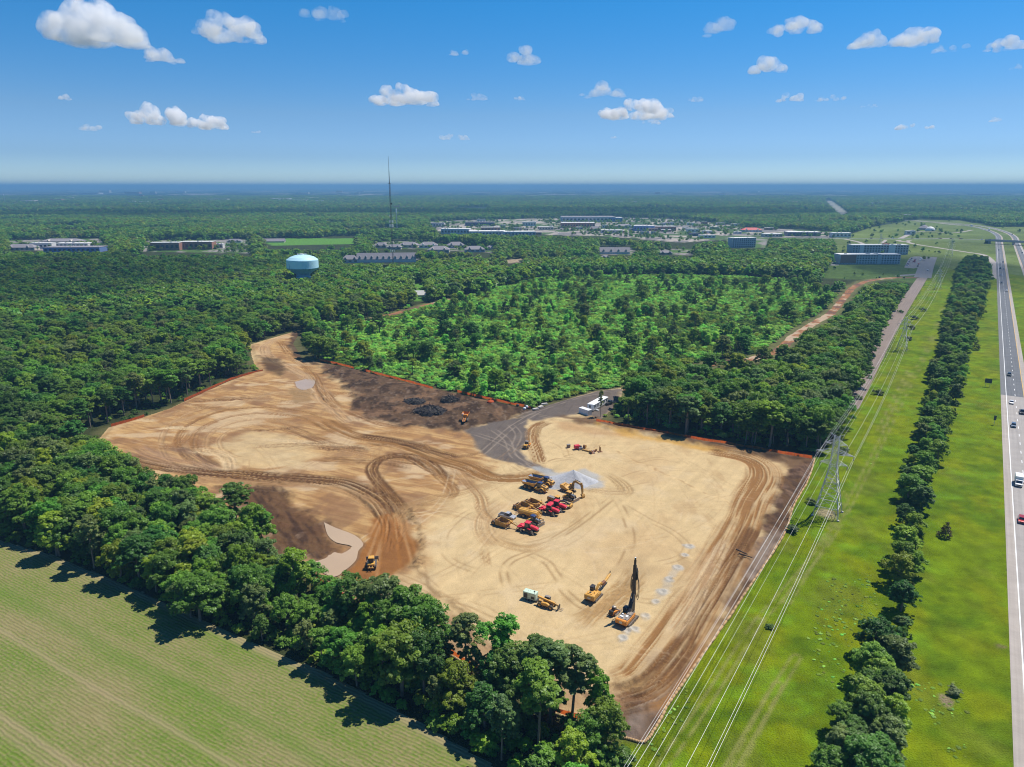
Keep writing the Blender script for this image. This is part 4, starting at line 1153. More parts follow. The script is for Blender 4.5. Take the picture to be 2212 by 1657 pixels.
SIGHTS_D = [   # things that no tree stands in front of
    [(1238, 878), (1252, 858), (1345, 838), (1345, 866), (1310, 888), (1290, 908), (1245, 898)], [(1150, 884), (1230, 860), (1240, 905), (1150, 905)],
    [(1500, 802), (1560, 783), (1625, 777), (1690, 754), (1720, 722), (1760, 693), (1800, 672), (1845, 618), (1900, 602), (1950, 603), (1930, 608), (1880, 609), (1848, 628), (1830, 655), (1800, 684), (1757, 712), (1728, 738), (1690, 764), (1625, 784), (1560, 793)],
    [(1883, 775), (1925, 695), (1975, 618), (1998, 592), (2012, 592), (2000, 625), (1955, 715), (1915, 778)],
    [(818, 688), (850, 678), (870, 690), (840, 702)], [(550, 800), (548, 742), (600, 724), (655, 712), (640, 745), (620, 790)]]
NS = len(SIGHTS_D)
SIGHTS = [np.array(p, float) for p in SIGHTS_D] + [np.array(v, float) for v in LOTS_D.values()]
TOWER_SIGHT = np.array([(618, 545), (698, 545), (692, 580), (668, 598), (636, 596)], float)
W_BELT, W_EAST, W_ROADSIDE, W_THICKET = poly(BELT_D), poly(EAST_D), poly(ROADSIDE_D), poly(THICKET_D)

CAND = []     # x, y, height, width factor, shape, region
def scatter(P, cell, seed):
    rng = np.random.default_rng(seed)
    x0, y0 = P.min(0); x1, y1 = P.max(0)
    xs = np.arange(x0, x1, cell); ys = np.arange(y0, y1, cell)
    X, Y = np.meshgrid(xs, ys)
    X = X.ravel() + (rng.random(X.size) - .5) * cell * .85; Y = Y.ravel() + (rng.random(Y.size) - .5) * cell * .85
    k = inside(X, Y, P)
    return X[k], Y[k], rng
def hides(X, Y, Hh, frac=(0, .35, .7, 1.0), trail=True):
    bad = np.zeros(len(X), bool)
    for f in frac:
        dx, dy = PXA(X, Y, Hh * f)
        for S in SIGHTS[NS:]: bad |= inside(dx, dy, S)
        bad |= inside(dx, dy, TOWER_SIGHT) & (Y < 835)
    m = (Y < 1200)
    if m.any():
        b = np.zeros(m.sum(), bool); x_, y_, h_ = X[m], Y[m], np.broadcast_to(Hh, X.shape)[m]
        for f in np.linspace(0, 1, 12):
            for o in (-.2, 0, .2):
                dx, dy = PXA(x_ + o * h_ * (1 if .2 < f < .95 else 0), y_, h_ * f)
                for S in [q for i, q in enumerate(SIGHTS[:NS]) if trail or i != 2]: b |= inside(dx, dy, S)
        bad[m] |= b
    return bad
def in_view(X, Y, m=90):
    dx, dy = PXA(X, Y, 12.0)
    return (Y > 20) & (dx > -m) & (dx < 2212 + m) & (dy < 1657 + 260)

# belt between the crop field and the lot
X, Y, rng = scatter(W_BELT, 5.3, 1)
dxp, _ = PXA(X, Y, 0)
for x, y, d in zip(X, Y, dxp):
    h = rng.uniform(11, 17) * (1.0 if d < 700 else 1.06)
    if rng.random() < .16: h *= .62
    if 300 < d < 560: h *= .86
    if 560 <= d < 800: h *= .62
    if 930 < d < 1330:
        if rng.random() < .36: continue
        h *= rng.uniform(.62, 1.08)
    kd = rng.random()
    key = rng.choice(['broad0', 'broad1', 'broad2', 'broad4', 'broad5', 'broad6', 'broad7', 'broad0', 'broad4', 'broad3']) if kd < (.88 if d < 930 else .55) else rng.choice(['tall0', 'tall2'])
    CAND.append((x, y, h, rng.uniform(.85, 1.2), key, 'belt'))
for (bx, by), h, key, wf in (((1078, 1486), 17.5, 'tall0', 1.05), ((1190, 1560), 19, 'tall2', 1.35), ((1160, 1545), 18, 'tall1', 1.3), ((1235, 1555), 17, 'tall2', 1.3), ((1290, 1570), 13, 'broad2', .8), ((1010, 1470), 17, 'tall2', 1.1),
                             ((568, 1182), 12.5, 'tall0', 1.15), ((872, 1412), 17.5, 'broad4', 1.25), ((760, 1370), 16, 'broad1', .95), ((640, 1300), 15, 'broad2', 1.1), ((430, 1130), 13, 'tall0', 1.1)):
    g = G(bx, by); CAND.append((g.x, g.y, h, wf, key, 'belt'))
# trees between the power line and the highway
X, Y, rng = scatter(W_EAST, 5.9, 2)
for x, y in zip(X, Y):
    if rng.random() < .10 or vnoise(np.array([x / 13]), np.array([y / 13]), 3)[0] < .16: continue
    h = rng.uniform(5.5, 11.0) * (1 + .22 * sstep(350, 900, y))
    if rng.random() < .2: h *= .6
    CAND.append((x, y, float(h), rng.uniform(1.0, 1.3), rng.choice(['broad1', 'broad2', 'broad0', 'broad3', 'broad4', 'broad7', 'broad5', 'broad6']), 'east'))
X, Y, rng = scatter(poly([(1770, 1720), (1800, 1600), (1840, 1490), (1880, 1420), (1930, 1400), (1950, 1480), (1935, 1580), (1925, 1720)]), 5.0, 25)
for x, y in zip(X, Y):
    CAND.append((x, y, rng.uniform(7, 11.5), rng.uniform(1.0, 1.3), rng.choice(['broad0', 'broad1', 'broad3', 'broad4', 'broad5', 'broad6', 'broad7']), 'east'))
# strip between the lot, the brown track and the gravel road
X, Y, rng = scatter(W_ROADSIDE, 6.2, 3)
hh = rng.uniform(12, 18.5, len(X)); bad = hides(X, Y, hh); bad2 = hides(X, Y, hh * .45); strict = hides(X, Y, hh, trail=False)
hh = np.where(strict, hh * .3, hh); strict2 = hides(X, Y, hh, trail=False) & strict
for x, y, h, b, b2, s1, s2 in zip(X, Y, hh, bad, bad2, strict, strict2):
    if s2: continue
    if s1: b = False
    if b and b2 and rng.random() < .8: continue
    if b and rng.random() < .8: h *= .45
    edge = seg_dist(np.array([x]), np.array([y]), SITE, True)[0][0]
    key = rng.choice(['tall0', 'tall3', 'tall1', 'broad4', 'broad2']) if edge < 9 else rng.choice(['broad0', 'broad1', 'broad2', 'broad4', 'broad5', 'broad6', 'broad7', 'broad3'])
    CAND.append((x, y, h, rng.uniform(.95, 1.2) * (1.35 if key[0] == 't' else 1), key, 'roadside'))
for (bx, by), h, key, wf in (((1297, 902), 13.5, 'tall2', .55), ((1662, 966), 20, 'tall3', 1.7), ((1480, 942), 18, 'tall2', 1.7), ((1625, 958), 17, 'tall0', 1.3), ((1356, 858), 9, 'tall2', 1.0), ((1392, 876), 10, 'broad3', 1.)):
    g = G(bx, by); CAND.append((g.x, g.y, h, wf, key, 'roadside'))
# taller trees left standing in the thicket
X, Y, rng = scatter(W_THICKET, 30, 4)
hh = rng.uniform(8, 14, len(X)); bad = hides(X, Y, hh)
for x, y, h, b in zip(X, Y, hh, bad):
    if b or rng.random() < .2: continue
    CAND.append((x, y, h, rng.uniform(.9, 1.2), rng.choice(['broad1', 'broad3', 'broad6', 'tall3', 'broad0', 'young1', 'broad2', 'conifer0']), 'thicket'))
for (bx, by), h, key in (((965, 742), 16, 'broad1'), ((1020, 748), 17, 'broad5'), ((985, 755), 14, 'tall2'), ((1262, 690), 13, 'broad3'), ((900, 765), 13, 'conifer0'), ((800, 800), 9, 'broad3'), ((1095, 840), 9, 'broad3'), ((1560, 775), 15, 'broad3'), ((1590, 780), 13, 'conifer0'), ((1700, 690), 16, 'broad1'), ((1385, 640), 12, 'broad1'), ((820, 720), 15, 'broad1'), ((720, 770), 12, 'tall0')):
    g = G(bx, by); CAND.append((g.x, g.y, h, 1.1, key, 'thicket'))
X, Y, rng = scatter(W_THICKET, 6.5, 41)
cl = fbm(X / 24, Y / 24, 48, 4); hh = 3.2 + 7.0 * np.maximum(0, cl - .40) / .35 * rng.uniform(.5, 1.3, len(X)); bad = hides(X, Y, hh) | (sdf(X, Y, SITE) > -3) | (seg_dist(X, Y, TRAIL_W)[0] < 7) | (seg_dist(X, Y, TRAIL_E)[0] < 9)
for x, y, h, c_, b in zip(X, Y, hh, cl, bad):
    if b or rng.random() > .03 + 1.0 * max(0, c_ - .45): continue
    CAND.append((x, y, float(h), rng.uniform(.85, 1.15), rng.choice(['young0', 'young1', 'young2', 'young0', 'young2', 'broad0', 'broad3']), 'thicket'))
# the woods: everywhere else
FR = [np.array(((-70, 40), (70, 40), (760, 960), (-760, 960)), float), np.array(((-760, 960), (760, 960), (2250, 2700), (-2250, 2700)), float), np.array(((-2250, 2700), (2250, 2700), (5600, 7400), (-5600, 7400)), float)]
WOODS = []
for k, (fr, cell) in enumerate(zip(FR, (7.2, 11.0, 22.0))):
    X, Y, rng = scatter(fr, cell, 20 + k)
    keep = in_view(X, Y)
    X, Y = X[keep], Y[keep]
    big = fbm(X / 260, Y / 260, 91, 3)
    h = rng.uniform(11, 16.5, len(X)) * (.72 + .55 * big) * (1, 1.0, 1.25)[k]
    bad = np.zeros(len(X), bool)
    bad |= inside(X, Y, MEADOW) | inside(X, Y, FIELD)
    if k == 0:
        for Pq in (W_BELT, W_EAST, W_ROADSIDE, W_THICKET): bad |= inside(X, Y, Pq)
        bad |= sdf(X, Y, SITE) > -4.5
        for Pq, w in ((TRAIL_W, 6), (TRAIL_E, 9), (GRAVEL_ROAD, 10)): bad |= seg_dist(X, Y, Pq)[0] < w
        bad |= (fbm(X / 11, Y / 11, 17, 3) < .36)
    d = seg_dist(X, Y, ALLHW)[0]
    bad |= d < (60 if k < 2 else 75)
    bad |= hides(X, Y, h)
    if k > 0: bad |= fbm(X / 170, Y / 90, 95, 3) < (.35 if k == 1 else .40)
    X, Y, h, big = X[~bad], Y[~bad], h[~bad], big[~bad]
    sel = fbm(X / 140, Y / 140, 97, 3) + .35 * (rng.random(len(X)) - .5)
    for x, y, hh_, s in zip(X, Y, h, sel):
        r = math.hypot(x, y)
        if r < 640:
            edge = seg_dist(np.array([x]), np.array([y]), SITE, True)[0][0] if r < 420 else 99
            if edge < 16: key = rng.choice(['tall0', 'tall1', 'tall2', 'tall0']); hh_ *= 1.12
            else: key = rng.choice(['broad1', 'broad5', 'broad0', 'tall1']) if s > .56 else (rng.choice(['broad0', 'broad4', 'broad6', 'broad3', 'tall0']) if s > .40 else rng.choice(['broad2', 'broad7', 'broad4', 'broad3']))
        else:
            key = rng.choice(['far1', 'far2', 'far0']) if s > .5 else rng.choice(['far0', 'far3', 'far4', 'far4', 'far5'])
        t = (x, y, hh_, rng.uniform(1.0, 1.3) * (1.25 if key.startswith('tall') else 1), key, 'woods')
        if r < 640 and x < 0 and y < 460: CAND.append(t)
        else: WOODS.append(t)

for nm, cell, pr, lo, hi in (('retail', 15, .5, 5, 9), ('school', 14, .55, 6, 10), ('school_east', 14, .5, 6, 10), ('houses', 12, .45, 5, 8), ('apartments', 12, .3, 5, 7), ('interchange', 24, .22, 5, 9), ('hotel_lawn', 13, .25, 2, 5), ('villas', 12, .5, 5, 8), ('villas_west', 12, .45, 5, 8)):
    X, Y, rng = scatter(LOTS[nm], cell, 300 + int(cell)); gate = fbm(X / 70, Y / 70, 301, 3)
    for x, y, g_ in zip(X, Y, gate):
        if rng.random() < pr * (g_ > .45) and seg_dist(np.array([x]), np.array([y]), ALLHW)[0][0] > 55: WOODS.append((x, y, rng.uniform(lo, hi), rng.uniform(1.0, 1.3), rng.choice(['far0', 'far1', 'far2', 'far3', 'far4', 'far5']), 'woods'))
# the 300 that show largest become single trees, the rest of the wood one mass
CAND = [c for c in CAND if in_view(np.array([c[0]]), np.array([c[1]]), 60)[0]]
CAND.sort(key=lambda c: -c[2] * c[3] / math.hypot(c[0], c[1], CAM_H) * (.75 if c[5] == 'woods' else 1.0))
SINGLES, REST = CAND[:298], CAND[298:]

PLACE = {'belt': 'in the belt between crop field and sand lot', 'east': 'in the row between power line and highway', 'roadside': 'in the strip between sand lot and gravel road',
         'thicket': 'standing above the vine thicket behind the lot', 'woods': 'at the edge of the wood west of the sand lot'}
GROUPS = {'belt': 'trees of the belt beside the crop field', 'east': 'trees between the power line and the highway', 'roadside': 'trees beside the gravel road', 'thicket': 'taller trees standing in the thicket', 'woods': 'trees at the edge of the west wood'}
CWORD = {'mid': 'mid green', 'dark': 'dark green', 'bright': 'fresh yellow green', 'olive': 'olive green', 'vine': 'light green', 'conifer': 'dark needled', 'fern': 'brownish'}
LANDMARKS = [('near the muddy pond', (640, 1240), 26), ('behind the mint generator', (1140, 1420), 20), ('at the corner of the lot by the wires', (1330, 1600), 22), ('below the drill rig', (1250, 1500), 17), ('behind the yellow dozer', (815, 1330), 16),
             ('beside the lattice pylon', (1790, 1108), 60), ('near the office trailer', (1320, 890), 26), ('facing the box truck on the road', (2000, 1050), 45), ('beside the orange fence', (1620, 962), 45), ('near the lone brown conifer', (2000, 1150), 40),
             ('near the exit of the lot', (560, 770), 45), ('by the orange fence on the west side', (400, 870), 50)]
LMW = [(t, G(*p), r) for t, p, r in LANDMARKS]
def tree_label(x, y, h, key, region):
    size = 'low' if h < 8 else ('medium' if h < 12.5 else ('tall' if h < 16 else 'lofty'))
    typ = 'conifer' if key.startswith('conifer') else ('slim tree' if key.startswith('tall') else 'broad tree')
    near = min(((math.hypot(x - g.x, y - g.y), t) for t, g, r in LMW if math.hypot(x - g.x, y - g.y) < r), default=(0, ''))[1]
    pl = PLACE[region]
    if near: pl = {'belt': 'in the field belt', 'east': 'in the highway row', 'roadside': 'in the gravel road strip', 'thicket': 'in the thicket', 'woods': 'of the west wood'}[region] + ' ' + near
    if len(pl.split()) > 11: pl = pl.replace('in the gravel road strip ', '').replace('of the west wood ', '').replace('in the field belt ', '').replace('in the highway row ', '').replace('in the thicket ', '')
    return f"{size} {CWORD[SHAPES[key]['colour']]} {typ} {pl}"
def plant(x, y, h, wf, key, name, label, cat, group, rz):
    s = SHAPES[key]
    o = empty(name, (x, y, 0), rz)
    k = h / s['ztop']
    o.scale = (k * wf, k * wf, k)
    tag(o, label, cat, group)
    for part in ('trunk', 'crown'):
        link(bpy.data.objects.new(part, s[part]), o)
    return o
for c in SINGLES:
    x, y, h, wf, key, region = c
    nm = 'conifer' if key.startswith('conifer') else ('slim_tree' if key.startswith('tall') else 'broadleaf_tree')
    plant(x, y, h, wf, key, nm, tree_label(x, y, h, key, region), 'tree', GROUPS[region], random.uniform(0, 6.28))

# lone conifers and round bushes in the open grass
for (bx, by), h, key, lab in (((2041, 1160), 5.2, 'conifer1', 'brownish lone conifer on the grass beside the highway'), ((2108, 756), 7.0, 'conifer0', 'dark lone conifer on the grass beside the tree row')):
    g = G(bx, by); plant(g.x, g.y, h, 1.25, key, 'conifer', lab, 'tree', None, 1.0)
for (bx, by), h, key, lab in (((1714, 1148), 2.2, 'bush0', 'round silvery bush in the grass left of the pylon'), ((1753, 1088), 2.0, 'bush1', 'olive bush in the grass just behind the pylon base'), ((1822, 980), 2.6, 'bush0', 'silvery bush in the grass right of the pylon top'),
                              ((1897, 852), 3.0, 'bush1', 'olive bush under the power line beyond the pylon'), ((1853, 862), 2.4, 'bush1', 'dark olive bush at the wood edge under the power line'), ((1993, 672), 3.4, 'bush1', 'uppermost olive bush under the far wires'),
                              ((1976, 690), 3.4, 'bush0', 'silvery bush under the far wires'), ((1969, 711), 3.0, 'bush1', 'olive bush beside the second pylon'), ((1964, 735), 2.6, 'bush0', 'small silvery bush at the foot of the second pylon'), ((1945, 676), 2.8, 'bush1', 'olive bush at the edge of the gravel road'),
                              ((1878, 800), 2.6, 'bush0', 'silvery bush where the gravel road ends'), ((1662, 1357), 1.2, 'bush1', 'tiny bush on the sock at the lot edge'), ((2058, 1500), 1.6, 'bush0', 'pale weed clump beside the bare patch on the verge')):
    g = G(bx, by); plant(g.x, g.y, h, 1.15, key, 'bush', lab, 'bush', None, random.uniform(0, 6))

# ------------------------------------------------------------------ masses: woods and thicket
def mass(name, pts, keys, mode='both'):
    """one object whose points carry copies of the tree shapes"""
    pc = bpy.data.collections.new(name + '_shapes')
    for i, k in enumerate(keys):
        pc.objects.link(bpy.data.objects.new(f'{i:02d}_tree_shape', SHAPES[k][mode]))
    ki = {k: i for i, k in enumerate(keys)}
    n = len(pts)
    rng = np.random.default_rng(5)
    V = np.array([(p[0], p[1], 0) for p in pts], np.float32)
    me = bpy.data.meshes.new(name)
    me.vertices.add(n); me.vertices.foreach_set('co', V.ravel())
    def attr(nm, typ, val, f='value'):
        a = me.attributes.new(nm, typ, 'POINT'); a.data.foreach_set(f, np.asarray(val).ravel())
    attr('which', 'INT', np.array([ki[p[4]] for p in pts], np.int32))
    k = np.array([p[2] / SHAPES[p[4]]['ztop'] for p in pts]); w = np.array([p[3] for p in pts])
    attr('size', 'FLOAT_VECTOR', np.c_[k * w, k * w, k].astype(np.float32), 'vector')
    attr('turn', 'FLOAT_VECTOR', np.c_[np.zeros(n), np.zeros(n), rng.random(n) * 6.28].astype(np.float32), 'vector')
    o = link(bpy.data.objects.new(name, me))
    ng = bpy.data.node_groups.new(name, 'GeometryNodeTree')
    ng.interface.new_socket('Geometry', in_out='INPUT', socket_type='NodeSocketGeometry')
    ng.interface.new_socket('Geometry', in_out='OUTPUT', socket_type='NodeSocketGeometry')
    N = ng.nodes; L = ng.links
    gi = N.new('NodeGroupInput'); go = N.new('NodeGroupOutput')
    ci = N.new('GeometryNodeCollectionInfo'); ci.inputs['Collection'].default_value = pc
    ci.inputs['Separate Children'].default_value = True; ci.inputs['Reset Children'].default_value = True
    ip = N.new('GeometryNodeInstanceOnPoints'); ip.inputs['Pick Instance'].default_value = True
    def na(nm, typ):
        a = N.new('GeometryNodeInputNamedAttribute'); a.data_type = typ; a.inputs['Name'].default_value = nm
        return [s for s in a.outputs if s.enabled and s.name == 'Attribute'][0]
    L.new(gi.outputs[0], ip.inputs['Points']); L.new(ci.outputs[0], ip.inputs['Instance'])
    L.new(na('which', 'INT'), ip.inputs['Instance Index'])
    L.new(na('size', 'FLOAT_VECTOR'), ip.inputs['Scale'])
    er = N.new('FunctionNodeEulerToRotation'); L.new(na('turn', 'FLOAT_VECTOR'), er.inputs[0]); L.new(er.outputs[0], ip.inputs['Rotation'])
    L.new(ip.outputs[0], go.inputs[0])
    md = o.modifiers.new('trees', 'NODES'); md.node_group = ng
    return o
allkeys = list(SHAPES)
near_w = [w for w in WOODS if math.hypot(w[0], w[1]) < 640] + REST
far_w = [w for w in WOODS if math.hypot(w[0], w[1]) >= 640]
used = sorted({w[4] for w in near_w})
tag(mass('forest', near_w, used), 'dense green wood of many trees around the lot', 'forest', kind='stuff')
used = sorted({w[4] for w in far_w})
tag(mass('distant_woodland', far_w, used), 'hazy far woodland reaching towards the horizon', 'forest', kind='stuff')

# vine thicket and undergrowth
TH = []
X, Y, rng = scatter(W_THICKET, 3.4, 40)
big = fbm(X / 16, Y / 16, 44, 4); tone = fbm(X / 30, Y / 22, 46, 4)
ok = (sdf(X, Y, SITE) < -1.5) & (seg_dist(X, Y, TRAIL_W)[0] > 5) & (seg_dist(X, Y, TRAIL_E)[0] > 8.5)
for x, y, b, t, k in zip(X, Y, big, tone, ok):
    if not k: continue
    h = 1.0 + 4.6 * max(0, b - .22) * rng.uniform(.5, 1.5)
    TH.append((x, y, h, rng.uniform(.6, 1.0) * (2.4 / max(h, 1.2) + .55), ['shrub0', 'shrub1', 'shrub3', 'shrub2', 'shrub4'][min(4, max(0, int((t - .36) * 10 + rng.normal() * .9)))], ''))
tag(mass('vine_thicket', TH, ['shrub0', 'shrub1', 'shrub2', 'shrub3', 'shrub4']), 'bright green thicket of vines and shrubs behind the lot', 'thicket', kind='stuff')
UG = []
def under(P, cell, lo, hi, keys, seed, prob=1.0):
    X, Y, rng = scatter(P, cell, seed)
    ok = (sdf(X, Y, SITE) < -.8) & (sdf(X, Y, FIELD) < -.3) & (seg_dist(X, Y, GRAVEL_ROAD)[0] > 8) & (seg_dist(X, Y, TRAIL_E)[0] > 8) & in_view(X, Y)
    for x, y, k in zip(X, Y, ok):
        if k and rng.random() < prob: UG.append((x, y, rng.uniform(lo, hi), rng.uniform(.8, 1.3) * (1.0 if hi > 1 else 2.6), rng.choice(keys), ''))
under(W_BELT, 3.2, .8, 3.4, ['shrub2', 'shrub4', 'shrub3', 'shrub2'], 51)
under(W_EAST, 3.4, .7, 2.8, ['shrub2', 'shrub4', 'bush1', 'shrub4'], 52)
under(W_ROADSIDE, 4.0, .8, 3.2, ['shrub2', 'shrub4', 'shrub3', 'shrub0'], 53, .8)
WE = poly([(0, 760), (540, 745), (555, 800), (240, 935), (150, 1010), (-40, 1000)])
under(WE, 4.6, .6, 2.6, ['shrub2', 'shrub4', 'shrub3'], 54, .7)
# weed patches in the open grass
for pts, cell, pr in (([(1790, 1250), (1890, 1240), (1905, 1330), (1860, 1440), (1800, 1500), (1740, 1420), (1750, 1330)], 2.4, .55), ([(1960, 1480), (2060, 1470), (2090, 1540), (2010, 1570)], 2.0, .5),
                      ([(2040, 1590), (2100, 1600), (2110, 1650), (2050, 1640)], 2.0, .4), ([(1380, 1600), (1480, 1480), (1500, 1520), (1420, 1640)], 2.2, .45), ([(1800, 985), (1900, 960), (1930, 1000), (1830, 1010)], 3.0, .35), ([(1920, 640), (1990, 640), (1960, 760), (1920, 760)], 5, .25),
                      ([(1110, 1690), (1390, 1690), (1370, 1610), (1300, 1600)], 2.2, .9)):
    under(poly(pts), cell * .62, .08, .26, ['shrub3', 'shrub1', 'shrub3'], 60 + int(cell * 10), pr)
tag(mass('undergrowth', UG, ['bush1', 'shrub0', 'shrub1', 'shrub2', 'shrub3', 'shrub4']), 'low leafy undergrowth below the trees and weeds in the grass', 'undergrowth', kind='stuff')

# ------------------------------------------------------------------ the far canopy
def canopy():
    az = np.radians(np.linspace(-46, 46, 900))
    r = [6000.0]
    while r[-1] < 58000: r.append(r[-1] * 1.008)
    r = np.array(r)
    A, Q = np.meshgrid(az, r)
    X = (Q * np.sin(A)).ravel(); Y = (Q * np.cos(A)).ravel()
    n1 = fbm(X / 60, Y / 120, 61, 4); n2 = fbm(X / 420, Y / 900, 62, 4)
    Z = 2 + 16 * n1 * sstep(.3, .5, n2 + .12)
    Z += sstep(14000, 30000, Q.ravel()) * fbm(X / 6000, Y / 6000, 64, 3) * 26
    col = np.array((.016, .030, .013)) * (.6 + .9 * n1)[:, None]  # base darkened to stand in for trees shading each other; low spots darker
    col = np.where((n2 < .41)[:, None], np.array((.11, .13, .07)), col); col = np.where((n2 > .66)[:, None], np.array((.30, .28, .24)), col)
    me = np_mesh('distant_canopy', np.c_[X, Y, Z], grid_faces(len(az), len(r)), [earth_mat('far tree canopy', s1=.02, s2=.004, amp=.35, bump=.6, bdist=8, fine=.03)], {'soil': ('POINT', 'FLOAT_COLOR', col)})
    tag(link(bpy.data.objects.new('distant_canopy', me)), 'bluish band of far forest along the horizon', 'forest', kind='stuff')
canopy()
# ------------------------------------------------------------------ machines on the lot
def heading(a, b, z=LV):
    A = G(*a, z); B = G(*b, z)
    return math.atan2(B.y - A.y, B.x - A.x)
def thing(name, at, head, label, cat, group=None, z=None, dz=0.0):
    zz = (LV + .12) if z is None else z
    o = empty(name, (0, 0, 0), head)
    p = G(*at, zz); o.location = (p.x, p.y, zz + dz)
    return tag(o, label, cat, group)

def wheels(root, pts, r, w, hub='yellow', name='wheel', tw=None):
    for x, y in pts:
        t = MB().wheel((x, y, r), r, w, 16).build(name, M['rubber'], root)
        sgn = 1 if y > 0 else -1
        MB().cyl((x, y + sgn * w * .30, r), (x, y + sgn * (w / 2 + .03), r), r * .52, r * .45, 12).build('rim', M[hub], t)

def crawler(root, x0, x1, y, w, h, name='track', m='rubber', tri=None):
    """rounded belt track from x0 to x1"""
    r = h / 2
    prof = []
    for i in range(9):
        a = math.pi / 2 + math.pi * i / 8
        prof.append((x0 + r + r * math.cos(a), r + r * math.sin(a)))
    for i in range(9):
        a = -math.pi / 2 + math.pi * i / 8
        prof.append((x1 - r + r * math.cos(a), r + r * math.sin(a)))
    t = MB().prism(prof, y - w / 2, y + w / 2).build(name, M[m], root)
    mb = MB()
    k = int((x1 - x0) / .32)
    for i in range(k):
        x = x0 + r * .6 + (x1 - x0 - r * 1.2) * (i + .5) / k
        for zz in (0.02, h - .02): mb.box((x, y, zz), (.09, w * 1.0 + .02, .07))
    mb.build('track_pad', M['steel'] if m == 'rubber' else M[m], t)
    mb = MB()
    s = 1 if y > 0 else -1
    for i in range(5):
        x = x0 + r + (x1 - x0 - 2 * r) * i / 4
        mb.cyl((x, y + s * w * .3, r), (x, y + s * (w / 2 + .02), r), r * .62, r * .62, 10)
    mb.build('roller', M['steel'], t)
    return t

def cab(root, c, d, glass='glass', roof='yellow', frame='black', over=.12, name='cab', taper=(.9, .92)):
    b = MB().box(c, d, top=taper).build(name, M[frame], root, bevel=.05)
    g = MB()
    x, y, z = c; L, W, Hh = d
    g.box((x + L / 2 - .02, y, z + Hh * .08), (.07, W * .80, Hh * .62)); g.box((x - L / 2 + .02, y, z + Hh * .1), (.07, W * .74, Hh * .56))
    for s in (-1, 1): g.box((x, y + s * (W / 2 - .03), z + Hh * .08), (L * .76, .08, Hh * .64))
    g.build('window', M[glass], b)
    MB().box((x, y, z + Hh / 2 + .07), (L * taper[0] + over * 2, W * taper[1] + over * 2, .16), top=(.9, .88)).build('roof', M[roof], b, bevel=.04)
    return b

